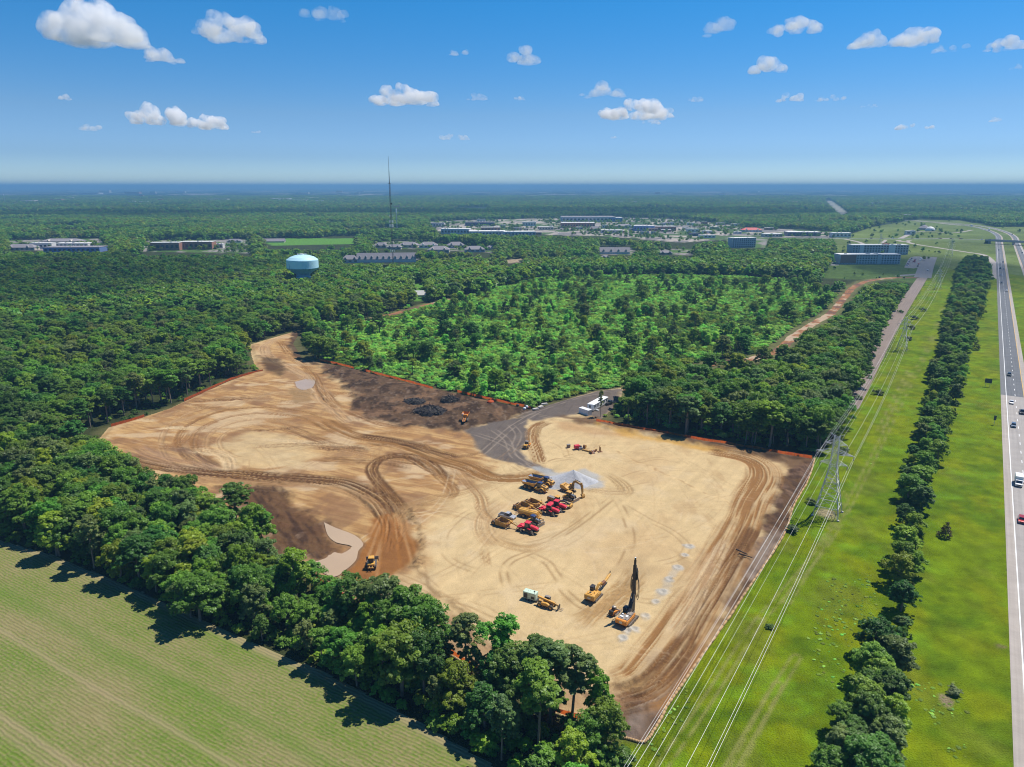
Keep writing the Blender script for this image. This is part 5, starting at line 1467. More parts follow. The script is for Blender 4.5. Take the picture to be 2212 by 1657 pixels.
# --- articulated dump trucks
def dump_truck():
    t = empty('dump_truck')
    MB().prism([(-.3, .75), (3.3, .75), (4.75, .95), (4.85, 1.5), (4.65, 1.95), (2.6, 2.35), (2.4, 2.35), (2.2, 1.5), (-.3, 1.35)], -.95, .95).build('front_frame', M['yellow'], t, bevel=.05)
    h = MB().prism([(2.55, 1.9), (4.55, 1.75), (4.7, 2.1), (4.5, 2.42), (2.6, 2.78)], -.80, .80).build('hood', M['yellow'], t, bevel=.08)
    MB().box((4.74, 0, 1.75), (.12, 1.35, .75)).build('grille', M['black'], h)
    MB().box((3.5, 0, 2.66), (1.2, .7, .05), rot=(0, .18, 0)).build('hood_vent', M['black'], h)
    for s in (-1, 1):
        MB().box((4.80, s * .78, 1.2), (.1, .34, .24)).build('headlight', M['white'], t)
        MB().prism([(2.4, 1.5), (2.55, 1.95), (3.1, 2.15), (3.75, 2.0), (4.05, 1.5), (3.95, 1.5), (3.65, 1.85), (3.1, 2.0), (2.65, 1.8), (2.5, 1.5)], s * .9, s * 1.55).build('fender', M['yellow'], t)
        MB().bar((2.2, s * 1.0, 2.6), (2.5, s * 1.65, 2.8), .06).box((2.5, s * 1.7, 2.7), (.08, .3, .5)).build('mirror', M['black'], t)
    cab(t, (1.7, 0, 2.5), (1.75, 1.5, 1.75), roof='navy')
    MB().cyl((2.55, -.85, 1.9), (2.55, -.85, 3.3), .11).build('exhaust', M['steel'], t)
    MB().box((-.4, 0, 1.05), (1.3, .7, .6)).build('hitch', M['black'], t)
    MB().box((-2.6, .5, 1.05), (4.6, .3, .5)).box((-2.6, -.5, 1.05), (4.6, .3, .5)).box((-3.0, 0, .95), (2.6, .8, .4)).build('rear_frame', M['black'], t)
    # open dump body
    bed = MB()
    x0, x1, xb = -5.2, .35, -.35
    for s in (-1, 1):
        bed.add([(x0 - .45, s * 1.52, 2.65), (x1, s * 1.52, 3.0), (x1 - .5, s * 1.1, 1.55), (x0 + .4, s * 1.1, 1.62), (x0 - .45, s * 1.40, 2.65), (x1, s * 1.40, 3.0), (x1 - .55, s * .98, 1.62), (x0 + .4, s * .98, 1.70)],
                [(0, 1, 2, 3), (7, 6, 5, 4), (0, 4, 5, 1), (1, 5, 6, 2), (2, 6, 7, 3), (3, 7, 4, 0)])
    bed.add([(x1, -1.52, 3.0), (x1, 1.52, 3.0), (xb, 1.1, 1.5), (xb, -1.1, 1.5), (x1 - .12, -1.5, 3.0), (x1 - .12, 1.5, 3.0), (xb - .12, 1.08, 1.55), (xb - .12, -1.08, 1.55)],
            [(0, 1, 2, 3), (7, 6, 5, 4), (0, 4, 5, 1), (1, 5, 6, 2), (2, 6, 7, 3), (3, 7, 4, 0)])
    b = bed.build('dump_bed', M['yellow'], t)
    MB().box((-2.5, 0, 1.58), (5.4, 2.05, .1)).add([(x0 - .55, -1.1, 2.3), (x0 - .55, 1.1, 2.3), (x0 + .5, 1.05, 1.62), (x0 + .5, -1.05, 1.62)], [(0, 1, 2, 3)]).build('bed_floor', M['bedblue'], b)
    lin = MB()
    for s in (-1, 1): lin.add([(x0 - .3, s * 1.385, 2.6), (x1 - .2, s * 1.385, 2.93), (x1 - .7, s * .97, 1.66), (x0 + .42, s * .97, 1.73)], [(0, 1, 2, 3), (3, 2, 1, 0)])
    lin.add([(x1 - .15, -1.36, 2.93), (x1 - .15, 1.36, 2.93), (xb - .14, .95, 1.66), (xb - .14, -.95, 1.66)], [(0, 1, 2, 3), (3, 2, 1, 0)])
    lin.build('bed_liner', M['bedblue'], b)
    wheels(t, [(3.1, 1.22), (3.1, -1.22), (-1.9, 1.22), (-1.9, -1.22), (-3.75, 1.22), (-3.75, -1.22)], .88, .68, 'ochre')
    return t
HD = heading((1135, 1061), (1165, 1070))
GRP = 'earthmoving machines parked in rows on the lot'
d1 = dump_truck(); p = G(1158, 1060, LV); d1.location = (p.x, p.y, LV + .15); d1.rotation_euler.z = HD
tag(d1, 'yellow articulated dump truck with blue grey bed, nearer to the red tractors', 'dump truck', GRP)
d2 = copy_tree(d1); p = G(1172, 1048, LV); d2.location = (p.x, p.y, LV + .15)
tag(d2, 'yellow articulated dump truck partly hidden behind the other one', 'dump truck', GRP)

# --- excavators
def excavator(paint, boom, name='excavator', label='', at=(0, 0), head=0, roof='yellow', pile=False, swing=0.0):
    t = thing(name, at, head, label, 'excavator', GRP if not pile else None)
    for s in (-1, 1): crawler(t, -2.3, 2.3, s * 1.25, .62, .95)
    MB().box((0, 0, .62), (2.2, 1.9, .35)).cyl((0, 0, .7), (0, 0, 1.12), .75, .75, 16).build('undercarriage', M['black'], t)
    h = MB().prism([(-2.75, 1.15), (1.5, 1.15), (1.5, 1.75), (.4, 1.85), (-1.0, 2.35), (-2.75, 2.35)], -1.38, 1.38).build('house', M[paint], t, bevel=.07)
    MB().prism([(-3.0, 1.1), (-2.3, 1.1), (-2.3, 2.45), (-2.75, 2.5), (-3.05, 2.2)], -1.4, 1.4).build('counterweight', M[paint], h, bevel=.1)
    MB().box((-3.05, 0, 1.75), (.06, 1.0, .42)).build('plate', M['silver'], h)
    MB().box((-1.5, .35, 2.42), (1.3, 1.4, .16)).cyl((-1.2, -.7, 2.3), (-1.2, -.7, 2.85), .09).build('engine_cover', M['yellow' if paint == 'yellow' else paint], h, bevel=.03)
    MB().box((-1.5, .35, 2.53), (.7, .5, .04)).build('vent', M['black'], h)
    c = cab(t, (.75, .85, 2.15), (1.55, 1.0, 1.7), roof=roof)
    mb = MB()
    for y0 in (-1.3,): mb.bar((-2.5, y0, 2.4), (1.3, y0, 2.4), .05).bar((1.3, y0, 1.7), (1.3, y0, 2.4), .05)
    mb.build('handrail', M['black'], h)
    def arm(nm, prof, w, par, m=paint):
        return MB().prism(prof, -w / 2 - .1, w / 2 - .1).build(nm, M[m], par, bevel=.03)
    if not pile:
        b = arm('boom', [(.6, 1.6), (1.0, 1.4), (2.4, 3.9), (3.3, 4.75), (6.0, 4.55), (6.05, 4.95), (3.3, 5.5), (2.5, 5.1), (1.3, 3.2)], .5, t, 'ochre')
        MB().bar((1.2, .25, 1.5), (2.5, .25, 4.0), .16).bar((1.2, -.45, 1.5), (2.5, -.45, 4.0), .16).bar((3.2, -.1, 5.75), (5.6, -.1, 5.6), .16).build('cylinder', M['black'], b)
        s = arm('stick', [(5.7, 5.45), (6.3, 5.45), (6.55, 4.4), (6.75, 1.5), (6.35, 1.5), (6.0, 3.6), (5.65, 4.5)], .42, t, 'ochre')
        MB().bar((6.7, -.1, 4.9), (6.95, -.1, 2.2), .13).build('cylinder', M['black'], s)
        k = MB().prism([(6.3, 1.6), (7.0, 1.55), (7.35, .9), (7.2, .25), (6.2, .05), (5.9, .25), (6.6, .45), (6.75, .9), (6.35, 1.2)], -.8, .6).build('bucket', M['ochre'], t, bevel=.03)
        MB().box((5.95, -.1, .16), (.3, 1.3, .1)).build('bucket_teeth', M['steel'], k)
    else:
        b = arm('boom', [(.6, 1.6), (1.0, 1.4), (2.2, 2.5), (3.6, 2.4), (4.6, 1.9), (4.7, 2.25), (3.7, 3.0), (2.2, 3.2), (1.2, 2.4)], .5, t, 'yellow')
        MB().bar((1.2, .3, 1.5), (3.0, .3, 2.5), .16).bar((1.2, -.5, 1.5), (3.0, -.5, 2.5), .16).build('cylinder', M['black'], b)
        s = MB().box((5.3, -.1, 1.9), (1.7, .7, .8), rot=(0, .1, 0)).bar((4.2, .2, 2.4), (6.0, .2, 2.0), .2).build('vibro_hammer', M['rust'], t)
        q = MB().cyl((5.6, -.1, 1.75), (9.4, -.1, 2.5), .36, .36, 12).build('casing_tube', M['yellow'], t)
        MB().cyl((9.4, -.1, 1.9), (9.45, -.1, 3.4), .13, .13, 8).build('tube_end', M['black'], q)
    return t
excavator('yellow', None, 'excavator', 'yellow excavator with raised boom beside the grey stone pile', (1228, 1063), heading((1228, 1063), (1266, 1079)))
excavator('yellow', None, 'pile_excavator', 'yellow excavator stretched out low with a long tube, left of the drill rig', (1283, 1293), heading((1281, 1298), (1294, 1284)), roof='black', pile=True)

# --- bulldozers
def dozer(label, at, head, roof, hood='black', grp=GRP, tall=False, body='yellow'):
    t = thing('bulldozer', at, head, label, 'bulldozer', grp)
    for s in (-1, 1): crawler(t, -1.9, 2.0, s * 1.05, .62, 1.15)
    MB().box((0, 0, .95), (3.3, 1.45, .7)).build('chassis', M['black'], t)
    h = MB().prism([(.5, 1.2), (2.15, 1.2), (2.2, 1.9), (2.05, 2.1), (.5, 2.3)], -.62, .62).build('hood', M[hood], t, bevel=.06)
    MB().box((1.3, 0, 2.24), (1.1, .5, .05), rot=(0, .13, 0)).build('hood_strip', M['silver'], h)
    for s in (-1, 1): MB().box((1.35, s * .64, 1.65), (1.2, .05, .55)).build('side_panel', M['ochre'], h)
    MB().cyl((1.2, .35, 2.1), (1.2, .35, 2.9), .09).build('exhaust', M['black'], t)
    MB().prism([(-1.85, 1.0), (.2, 1.0), (.2, 1.5), (-.9, 1.65), (-1.85, 1.6)], -.95, .95).build('rear_deck', M[body], t, bevel=.05)
    cab(t, (-.35, 0, 2.25), (1.45, 1.35, 1.45), roof=roof, over=.22)
    b = MB().prism([(2.75, .1), (2.95, .08), (2.78, .75), (2.98, 1.5), (2.8, 1.55), (2.6, .8)], -1.75, 1.75).build('blade', M['steel'], t, bevel=.02)
    for s in (-1, 1):
        MB().bar((.6, s * 1.42, .5), (2.75, s * 1.42, .5), .2).build('push_arm', M['ochre'], t)
        MB().bar((2.1, s * .4, 1.75), (2.75, s * .7, 1.0), .13).build('lift_cylinder', M['steel'], t)
    if tall:
        MB().bar((2.9, .9, 1.5), (3.1, .9, 2.5), .14).bar((2.9, -.9, 1.5), (3.1, -.9, 2.5), .14).bar((3.1, .9, 2.5), (3.1, -.9, 2.5), .14).build('blade_guard', M['steel'], b)
    r = MB().bar((-1.9, .4, 1.1), (-2.6, .4, .9), .2).bar((-1.9, -.4, 1.1), (-2.6, -.4, .9), .2).box((-2.6, 0, .85), (.25, 1.6, .3)).bar((-2.65, 0, .9), (-2.75, 0, .15), .15).build('ripper', M['ochre'], t)
    return t
dozer('yellow roofed black bulldozer between the grader and the excavator', (1231, 1080), heading((1215, 1075), (1237, 1083)), 'yellow')
dozer('bulldozer with dark blue roof and tall front blade before the tank trailer', (1154, 1133), heading((1135, 1125), (1165, 1137)), 'navy', tall=True)
dozer('small yellow bulldozer alone by the muddy pond', (803, 1223), heading((800, 1240), (806, 1205)), 'yellow', 'yellow', None)

# --- motor grader
def grader():
    t = thing('motor_grader', (1207, 1091), heading((1185, 1084), (1232, 1099)), 'yellow roofed motor grader with long black front frame beside the red tractors', 'grader', GRP)
    e = MB().prism([(-4.3, 1.0), (-1.5, 1.0), (-1.4, 2.1), (-4.1, 2.25), (-4.4, 1.9)], -.72, .72).build('engine_housing', M['ochre'], t, bevel=.05)
    MB().box((-2.8, 0, 2.23), (2.5, 1.3, .12), rot=(0, .05, 0)).build('engine_top', M['steel'], e)
    MB().box((-4.4, 0, 1.55), (.1, 1.1, .9)).build('radiator', M['black'], e)
    cab(t, (-.6, 0, 2.1), (1.4, 1.4, 1.7), roof='yellow', over=.2)
    MB().bar((0, 0, 1.5), (2.2, 0, 2.1), .5, .5).bar((2.2, 0, 2.1), (4.4, 0, 1.5), .42, .45).build('front_frame', M['black'], t)
    MB().box((4.75, 0, 1.1), (.55, 1.5, .75)).build('front_weight', M['yellow'], t, bevel=.05)
    MB().box((4.1, 0, .75), (.3, 1.9, .25)).build('front_axle', M['ochre'], t)
    m = MB().prism([(1.55, .1), (1.7, .08), (1.5, .45), (1.72, .8), (1.6, .82), (1.38, .45)], -1.9, 1.9).build('moldboard', M['steel'], t)
    MB().cyl((1.6, 0, .85), (1.6, 0, 1.0), .8, .8, 18).bar((1.6, .5, 1.0), (3.9, 0, 1.3), .15).bar((1.6, -.5, 1.0), (3.9, 0, 1.3), .15).build('circle', M['black'], m)
    for s in (-1, 1): MB().prism([(3.55, 1.25), (3.8, 1.5), (4.5, 1.5), (4.8, 1.2), (4.7, 1.2), (4.45, 1.4), (3.85, 1.4), (3.65, 1.2)], s * .8, s * 1.3).build('mudguard', M['yellow'], t)
    wheels(t, [(4.15, 1.05), (4.15, -1.05), (-1.6, 1.0), (-1.6, -1.0), (-3.3, 1.0), (-3.3, -1.0)], .68, .42, 'ochre')
grader()

# --- red tractors on four tracks
def tri_track(root, x, y):
    prof = [(x - 1.0, .28), (x - .95, .08), (x - .75, 0), (x + .75, 0), (x + .95, .08), (x + 1.0, .28), (x + .30, 1.30), (x + .1, 1.42), (x - .1, 1.42), (x - .30, 1.30)]
    t = MB().prism(prof, y - .38, y + .38).build('track', M['rubber'], root)
    s = 1 if y > 0 else -1
    MB().cyl((x, y + s * .2, 1.05), (x, y + s * .42, 1.05), .30, .30, 12).cyl((x - .62, y + s * .2, .32), (x - .62, y + s * .42, .32), .22).cyl((x + .62, y + s * .2, .32), (x + .62, y + s * .42, .32), .22).build('roller', M['black'], t)
    MB().bar((x + .2, y + s * .41, 1.15), (x + .80, y + s * .41, .35), .10, .14).build('track_frame', M['silver'], t)
    return t
def red_tractor():
    t = empty('tracked_tractor')
    MB().box((1.9, 0, 1.25), (3.1, 1.1, .7)).build('front_chassis', M['black'], t)
    h = MB().prism([(.95, 1.55), (3.6, 1.45), (3.85, 1.75), (3.7, 2.1), (2.6, 2.42), (.95, 2.62)], -.60, .60).build('hood', M['red'], t, bevel=.12)
    MB().box((3.72, 0, 1.55), (.14, .95, .6)).build('grille', M['black'], h)
    for s in (-1, 1): MB().box((3.84, s * .35, 1.88), (.06, .3, .16)).build('headlight', M['white'], h)
    MB().cyl((1.2, -.62, 2.2), (1.2, -.62, 3.4), .09).build('exhaust', M['steel'], t)
    cab(t, (.05, 0, 2.45), (1.6, 1.7, 1.75), roof='red', over=.2)
    for s in (-1, 1):
        MB().box((1.0, s * 1.05, 1.68), (1.2, .65, .22), rot=(0, .15, 0)).build('fender', M['red'], t, bevel=.06)
        MB().box((-2.4, s * 1.05, 1.70), (1.5, .75, .24), rot=(0, -.12, 0)).build('fender', M['red'], t, bevel=.06)
        MB().box((.0, s * 1.05, 1.2), (.9, .5, .6)).build('fuel_tank', M['black'], t)
        tri_track(t, 2.05, s * 1.25); tri_track(t, -2.05, s * 1.25)
    MB().box((-1.0, 0, 1.1), (.9, .5, .5)).build('hinge', M['black'], t)
    MB().prism([(-3.3, 1.0), (-1.4, 1.0), (-1.3, 1.75), (-2.0, 2.15), (-2.9, 2.0), (-3.4, 1.5)], -.62, .62).build('rear_body', M['red'], t, bevel=.08)
    MB().bar((-3.3, 0, .7), (-3.9, 0, .6), .25).build('drawbar', M['black'], t)
    return t
rt = red_tractor()
HT = heading((1162, 1108), (1204, 1119))
for i, (at, lab) in enumerate((((1202, 1102), 'red tracked tractor hidden in part by the one before it, next to the grader'), ((1186, 1111), 'red tracked tractor in the middle of the three, hitched to a scraper pan'), ((1140, 1150), 'red tracked tractor nearest the viewer, parked apart before the bulldozer'))):
    o = rt if i == 0 else copy_tree(rt)
    p = G(*at, LV); o.location = (p.x, p.y, LV + .15); o.rotation_euler.z = HT
    tag(o, lab, 'tractor', GRP)

# --- pull scrapers
def scraper():
    t = empty('scraper_pan')
    b = MB()
    for s in (-1, 1): b.prism([(-2.2, .45), (1.6, .35), (2.0, 1.0), (1.7, 1.75), (-.6, 2.1), (-2.3, 2.2)], s * 1.48, s * 1.60)
    b.add([(-2.25, -1.5, .5), (-2.25, 1.5, .5), (-2.1, 1.5, 2.15), (-2.1, -1.5, 2.15), (-2.1, -1.5, .5), (-2.1, 1.5, .5), (-1.95, 1.5, 2.1), (-1.95, -1.5, 2.1)], [(0, 1, 2, 3), (7, 6, 5, 4), (0, 4, 5, 1), (1, 5, 6, 2), (2, 6, 7, 3), (3, 7, 4, 0)])
    bw = b.build('bowl', M['ochre'], t, bevel=.02)
    MB().box((-.2, 0, .5), (3.7, 2.96, .12)).build('bowl_floor', M['steel'], bw)
    MB().box((-1.9, 0, 1.3), (.05, 2.9, 1.5)).build('ejector_plate', M['rust'], bw)
    MB().prism([(1.45, .4), (1.6, .4), (1.9, 1.2), (1.55, 1.75), (1.45, 1.7), (1.7, 1.2)], -1.46, 1.46).build('apron', M['rust'], t)
    MB().bar((-.5, 1.72, 1.6), (2.6, 1.0, 1.9), .24).bar((-.5, -1.72, 1.6), (2.6, -1.0, 1.9), .24).bar((2.6, 1.1, 1.9), (2.6, -1.1, 1.9), .3).build('yoke', M['yellow'], t)
    MB().bar((2.6, 0, 1.9), (3.6, 0, 1.7), .42).bar((3.6, 0, 1.7), (6.6, 0, .75), .3).build('gooseneck', M['ochre'], t)
    MB().box((2.7, 0, 2.15), (.9, .6, .45)).bar((2.6, .55, 1.9), (2.7, .55, 3.0), .14).build('hydraulic_block', M['yellow'], t, bevel=.04)
    MB().tube([(3.3, .2, 2.0), (4.2, .35, 2.2), (5.0, .2, 1.5), (5.8, .1, 1.1)], .04).build('hose', M['black'], t)
    MB().bar((-2.1, .8, 1.2), (-3.6, .8, 1.0), .22).bar((-2.1, -.8, 1.2), (-3.6, -.8, 1.0), .22).box((-3.6, 0, 1.0), (.3, 2.4, .5)).bar((-3.6, 0, 1.0), (-4.3, 0, .9), .3).build('rear_frame', M['rust'], t)
    wheels(t, [(-3.0, 1.15), (-3.0, -1.15)], .78, .62, 'ochre')
    return t
sc = scraper()
for i, (at, lab) in enumerate((((1153, 1095), 'rear ochre scraper pan, empty, behind the upper red tractor'), ((1133, 1103), 'ochre scraper pan with open bowl beside the yellow tank trailer'), ((1088, 1137), 'ochre scraper pan with pale sand in its bowl beside the silver pickup'))):
    o = sc if i == 0 else copy_tree(sc)
    p = G(*at, LV); o.location = (p.x, p.y, LV + .15); o.rotation_euler.z = HT
    tag(o, lab, 'scraper', GRP)

# --- water tank trailer
def tanker():
    t = thing('tank_trailer', (1142, 1118), heading((1122, 1113), (1160, 1123)), 'long yellow tank trailer with railed platform among the scrapers', 'tank trailer', GRP)
    prof = [(-.95, 1.1), (.95, 1.1), (1.2, 1.6), (1.2, 2.2), (.75, 2.7), (-.75, 2.7), (-1.2, 2.2), (-1.2, 1.6)]
    v = [(x, y, z) for x in (-3.2, 3.2) for y, z in prof]
    n = len(prof)
    b = MB().add(v, [tuple(range(n)), tuple(range(2 * n - 1, n - 1, -1))] + [((i + 1) % n, i, n + i, n + (i + 1) % n) for i in range(n)]).build('tank', M['yellow'], t, bevel=.06)
    MB().box((0, 0, 2.74), (6.0, .28, .06)).cyl((.3, 0, 2.7), (.3, 0, 2.95), .3).build('tank_hatch', M['ochre'], b)
    MB().box((0, 0, .95), (7.2, 1.2, .3)).build('trailer_frame', M['ochre'], t)
    mb = MB()
    for y in (-1.1, -.55, 0, .55, 1.1): mb.bar((3.5, y, 1.0), (3.5, y, 2.6), .07)
    for z in (1.3, 1.9, 2.55): mb.bar((3.5, -1.1, z), (3.5, 1.1, z), .07).bar((4.0, -1.1, z), (4.0, 1.1, z), .07)
    for y in (-1.1, 1.1): mb.bar((4.0, y, 1.0), (4.0, y, 2.6), .07).bar((3.5, y, 2.55), (4.0, y, 2.55), .07)
    mb.box((3.75, 0, 1.02), (.8, 2.2, .08)).build('railing', M['yellow'], t)
    MB().bar((-3.4, .5, 1.0), (-4.6, .5, 1.0), .1).bar((-3.4, -.5, 1.0), (-4.6, -.5, 1.0), .1).bar((-4.6, .9, 1.0), (-4.6, -.9, 1.0), .12).cyl((-4.2, .5, 1.0), (-4.2, .5, .4), .06).build('spray_bar', M['rust'], t)
    wheels(t, [(-1.3, 1.05), (-1.3, -1.05)], .75, .55, 'steel')
    MB().bar((3.6, 0, .9), (5.4, 0, .7), .25).build('drawbar', M['ochre'], t)
tanker()

# --- cars, pickups and box trucks
CAR_DATA = {}
def car_body(t, paint, L=4.6, W=1.84, Hh=1.46, pickup=False, suv=False):
    x = L / 2
    if pickup:
        prof = [(-x, .45), (x, .42), (x + .03, .8), (x - .15, 1.02), (x * .42, 1.12), (x * .40, 1.12), (-x, 1.08)]
    elif suv:
        prof = [(-x, .42), (x, .40), (x, .85), (x - .2, 1.0), (x * .42, 1.08), (-x * .96, 1.12), (-x, .95)]
    else:
        prof = [(-x, .38), (x, .36), (x + .02, .68), (x - .25, .80), (x * .38, .92), (-x * .62, .96), (-x + .1, .92), (-x, .7)]
    b = MB().prism(prof, -W / 2, W / 2).build('body', paint, t, bevel=.07)
    zt = {True: 1.08}.get(pickup, 1.08 if suv else .92)
    if pickup: cx, cl = .35, 2.2
    elif suv: cx, cl = -.45, 3.2
    else: cx, cl = -.25, 2.6
    c = MB().box((cx, 0, zt + (Hh - zt) / 2), (cl, W * .92, Hh - zt), top=(.66 if not suv else .78, .82), sh=(-.06, 0)).build('cabin', M['window'], t, bevel=.05)
    MB().box((cx - .06, 0, Hh + .01), (cl * (.62 if not suv else .76), W * .76, .06)).build('roof', paint, c, bevel=.02)
    if pickup:
        MB().box((-x * .52, 0, 1.10), (x * .86, W * .78, .06)).build('cargo_bed', M['black'], t)
    for s in (-1, 1):
        MB().box((x - .02, s * W * .36, .70 if not pickup else .86), (.12, .34, .16)).build('headlight', M['white'], t)
        MB().box((-x + .0, s * W * .38, .80), (.06, .28, .16)).build('tail_light', M['redroof'], t)
    MB().box((x + .01, 0, .55), (.06, W * .5, .2)).build('grille', M['black'], t)
    for px in (x * .60, -x * .60):
        for s in (-1, 1):
            w = MB().wheel((px, s * (W / 2 - .1), .34), .34, .24, 14).build('wheel', M['rubber'], t)
            MB().cyl((px, s * (W / 2 + .0), .34), (px, s * (W / 2 + .03), .34), .2, .19, 10).build('rim', M['silver'], w)
    return b
def car(colour, kind='car'):
    key = (colour, kind)
    if key in CAR_DATA: return copy_tree(CAR_DATA[key])
    t = empty({'car': 'car', 'suv': 'suv', 'pickup': 'pickup_truck'}[kind])
    if kind == 'pickup': car_body(t, CARPAINT[colour], 5.8, 2.0, 1.9, pickup=True)
    elif kind == 'suv': car_body(t, CARPAINT[colour], 4.7, 1.9, 1.72, suv=True)
    else: car_body(t, CARPAINT[colour])
    CAR_DATA[key] = t
    return t
o = car('silver', 'pickup'); p = G(1096, 1119, LV); o.location = (p.x, p.y, LV + .12); o.rotation_euler.z = heading((1082, 1114), (1110, 1122))
tag(o, 'silver pickup truck parked among the scrapers', 'pickup truck')
o = car('dark_grey', 'pickup'); p = G(1316, 873, LV); o.location = (p.x, p.y, LV + .1); o.rotation_euler.z = heading((1300, 880), (1330, 868))
tag(o, 'dark pickup parked behind the office trailer under the trees', 'pickup truck')

# --- generator trailer, telehandler, skid steer
def generator():
    t = thing('generator_trailer', (1146, 1296), heading((1133, 1293), (1154, 1299)), 'pale mint green generator box on a small trailer next to the telehandler', 'generator')
    b = MB().box((0, 0, 1.62), (3.6, 1.7, 1.9)).build('housing', M['mint'], t, bevel=.06)
    MB().box((-1.0, -.86, 1.55), (1.0, .05, 1.3)).box((1.0, -.86, 1.3), (.9, .05, .7)).box((-1.82, 0, 1.6), (.05, 1.2, 1.2)).build('louver', M['black'], b)
    MB().cyl((1.0, .3, 2.55), (1.0, .3, 2.68), .2).cyl((1.3, -.35, 2.55), (1.3, -.35, 2.66), .14).cyl((0, .1, 2.55), (0, .1, 2.63), .08).cyl((-.7, .1, 2.55), (-.7, .1, 2.63), .07).build('roof_cap', M['black'], b)
    MB().box((.2, 0, .58), (4.0, 1.5, .2)).bar((2.0, .5, .6), (3.1, 0, .6), .12).bar((2.0, -.5, .6), (3.1, 0, .6), .12).build('trailer_frame', M['black'], t)
    wheels(t, [(-.4, .85), (-.4, -.85), (.45, .85), (.45, -.85)], .36, .26, 'silver')
generator()
def telehandler():
    t = thing('telehandler', (1181, 1311), heading((1166, 1306), (1204, 1317)), 'yellow telehandler with long boom and forks beside the mint generator', 'telehandler')
    MB().prism([(-2.3, .75), (1.9, .75), (1.9, 1.25), (.6, 1.45), (-2.3, 1.35)], -.5, .5).build('chassis', M['yellow'], t, bevel=.05)
    MB().prism([(-1.3, .8), (.9, .8), (1.1, 1.3), (.4, 1.65), (-1.1, 1.65)], -1.12, -.45).build('engine_hood', M['yellow'], t, bevel=.08)
    cab(t, (-.1, .72, 1.75), (1.5, .85, 1.6), roof='steel', over=.05)
    b = MB().bar((-2.5, 0, 2.35), (2.2, 0, 1.65), .46, .5).build('boom', M['yellow'], t)
    MB().bar((2.0, 0, 1.68), (3.2, 0, 1.25), .34, .38).bar((-1.0, -.05, 1.2), (.8, -.05, 1.7), .14).build('boom_extension', M['ochre'], b)
    k = MB().box((3.35, 0, .95), (.18, 1.4, 1.0)).build('fork_carriage', M['black'], t)
    for s in (-1, 1): MB().box((3.95, s * .4, .5), (1.2, .14, .07)).build('fork', M['steel'], k)
    wheels(t, [(1.5, .95), (1.5, -.95), (-1.6, .95), (-1.6, -.95)], .66, .46, 'yellow')
telehandler()
def skid():
    t = thing('skid_steer', (1326, 1327), heading((1322, 1331), (1336, 1319)), 'small orange skid steer loader with rounded grey canopy beside the drill rig', 'skid steer')
    for s in (-1, 1): crawler(t, -1.1, 1.1, s * .8, .38, .72)
    MB().prism([(-1.4, .5), (.9, .5), (.9, .95), (.2, 1.3), (-1.3, 1.5), (-1.5, 1.2)], -.62, .62).build('body', M['orange'], t, bevel=.05)
    MB().prism([(-1.55, .7), (-1.1, .6), (-1.0, 1.65), (-1.5, 1.6)], -.6, .6).build('rear_door', M['black'], t, bevel=.03)
    c = MB().box((0, 0, 1.55), (1.1, 1.0, 1.0), top=(.85, .85)).build('cab', M['glass'], t, bevel=.04)
    MB().lathe([(.55, 0), (.52, .14), (.35, .26), (.05, .30)], (0, 0, 2.05), 16).build('canopy', M['steel'], c, smooth=True)
    for s in (-1, 1): MB().bar((-1.1, s * .78, 1.5), (.6, s * .78, 1.15), .14).bar((.6, s * .78, 1.15), (1.6, s * .78, .45), .14).build('lift_arm', M['orange'], t)
    MB().prism([(1.5, .1), (2.2, .05), (2.25, .12), (1.65, .2), (1.7, .7), (1.55, .7)], -.9, .9).build('bucket', M['steel'], t)
skid()

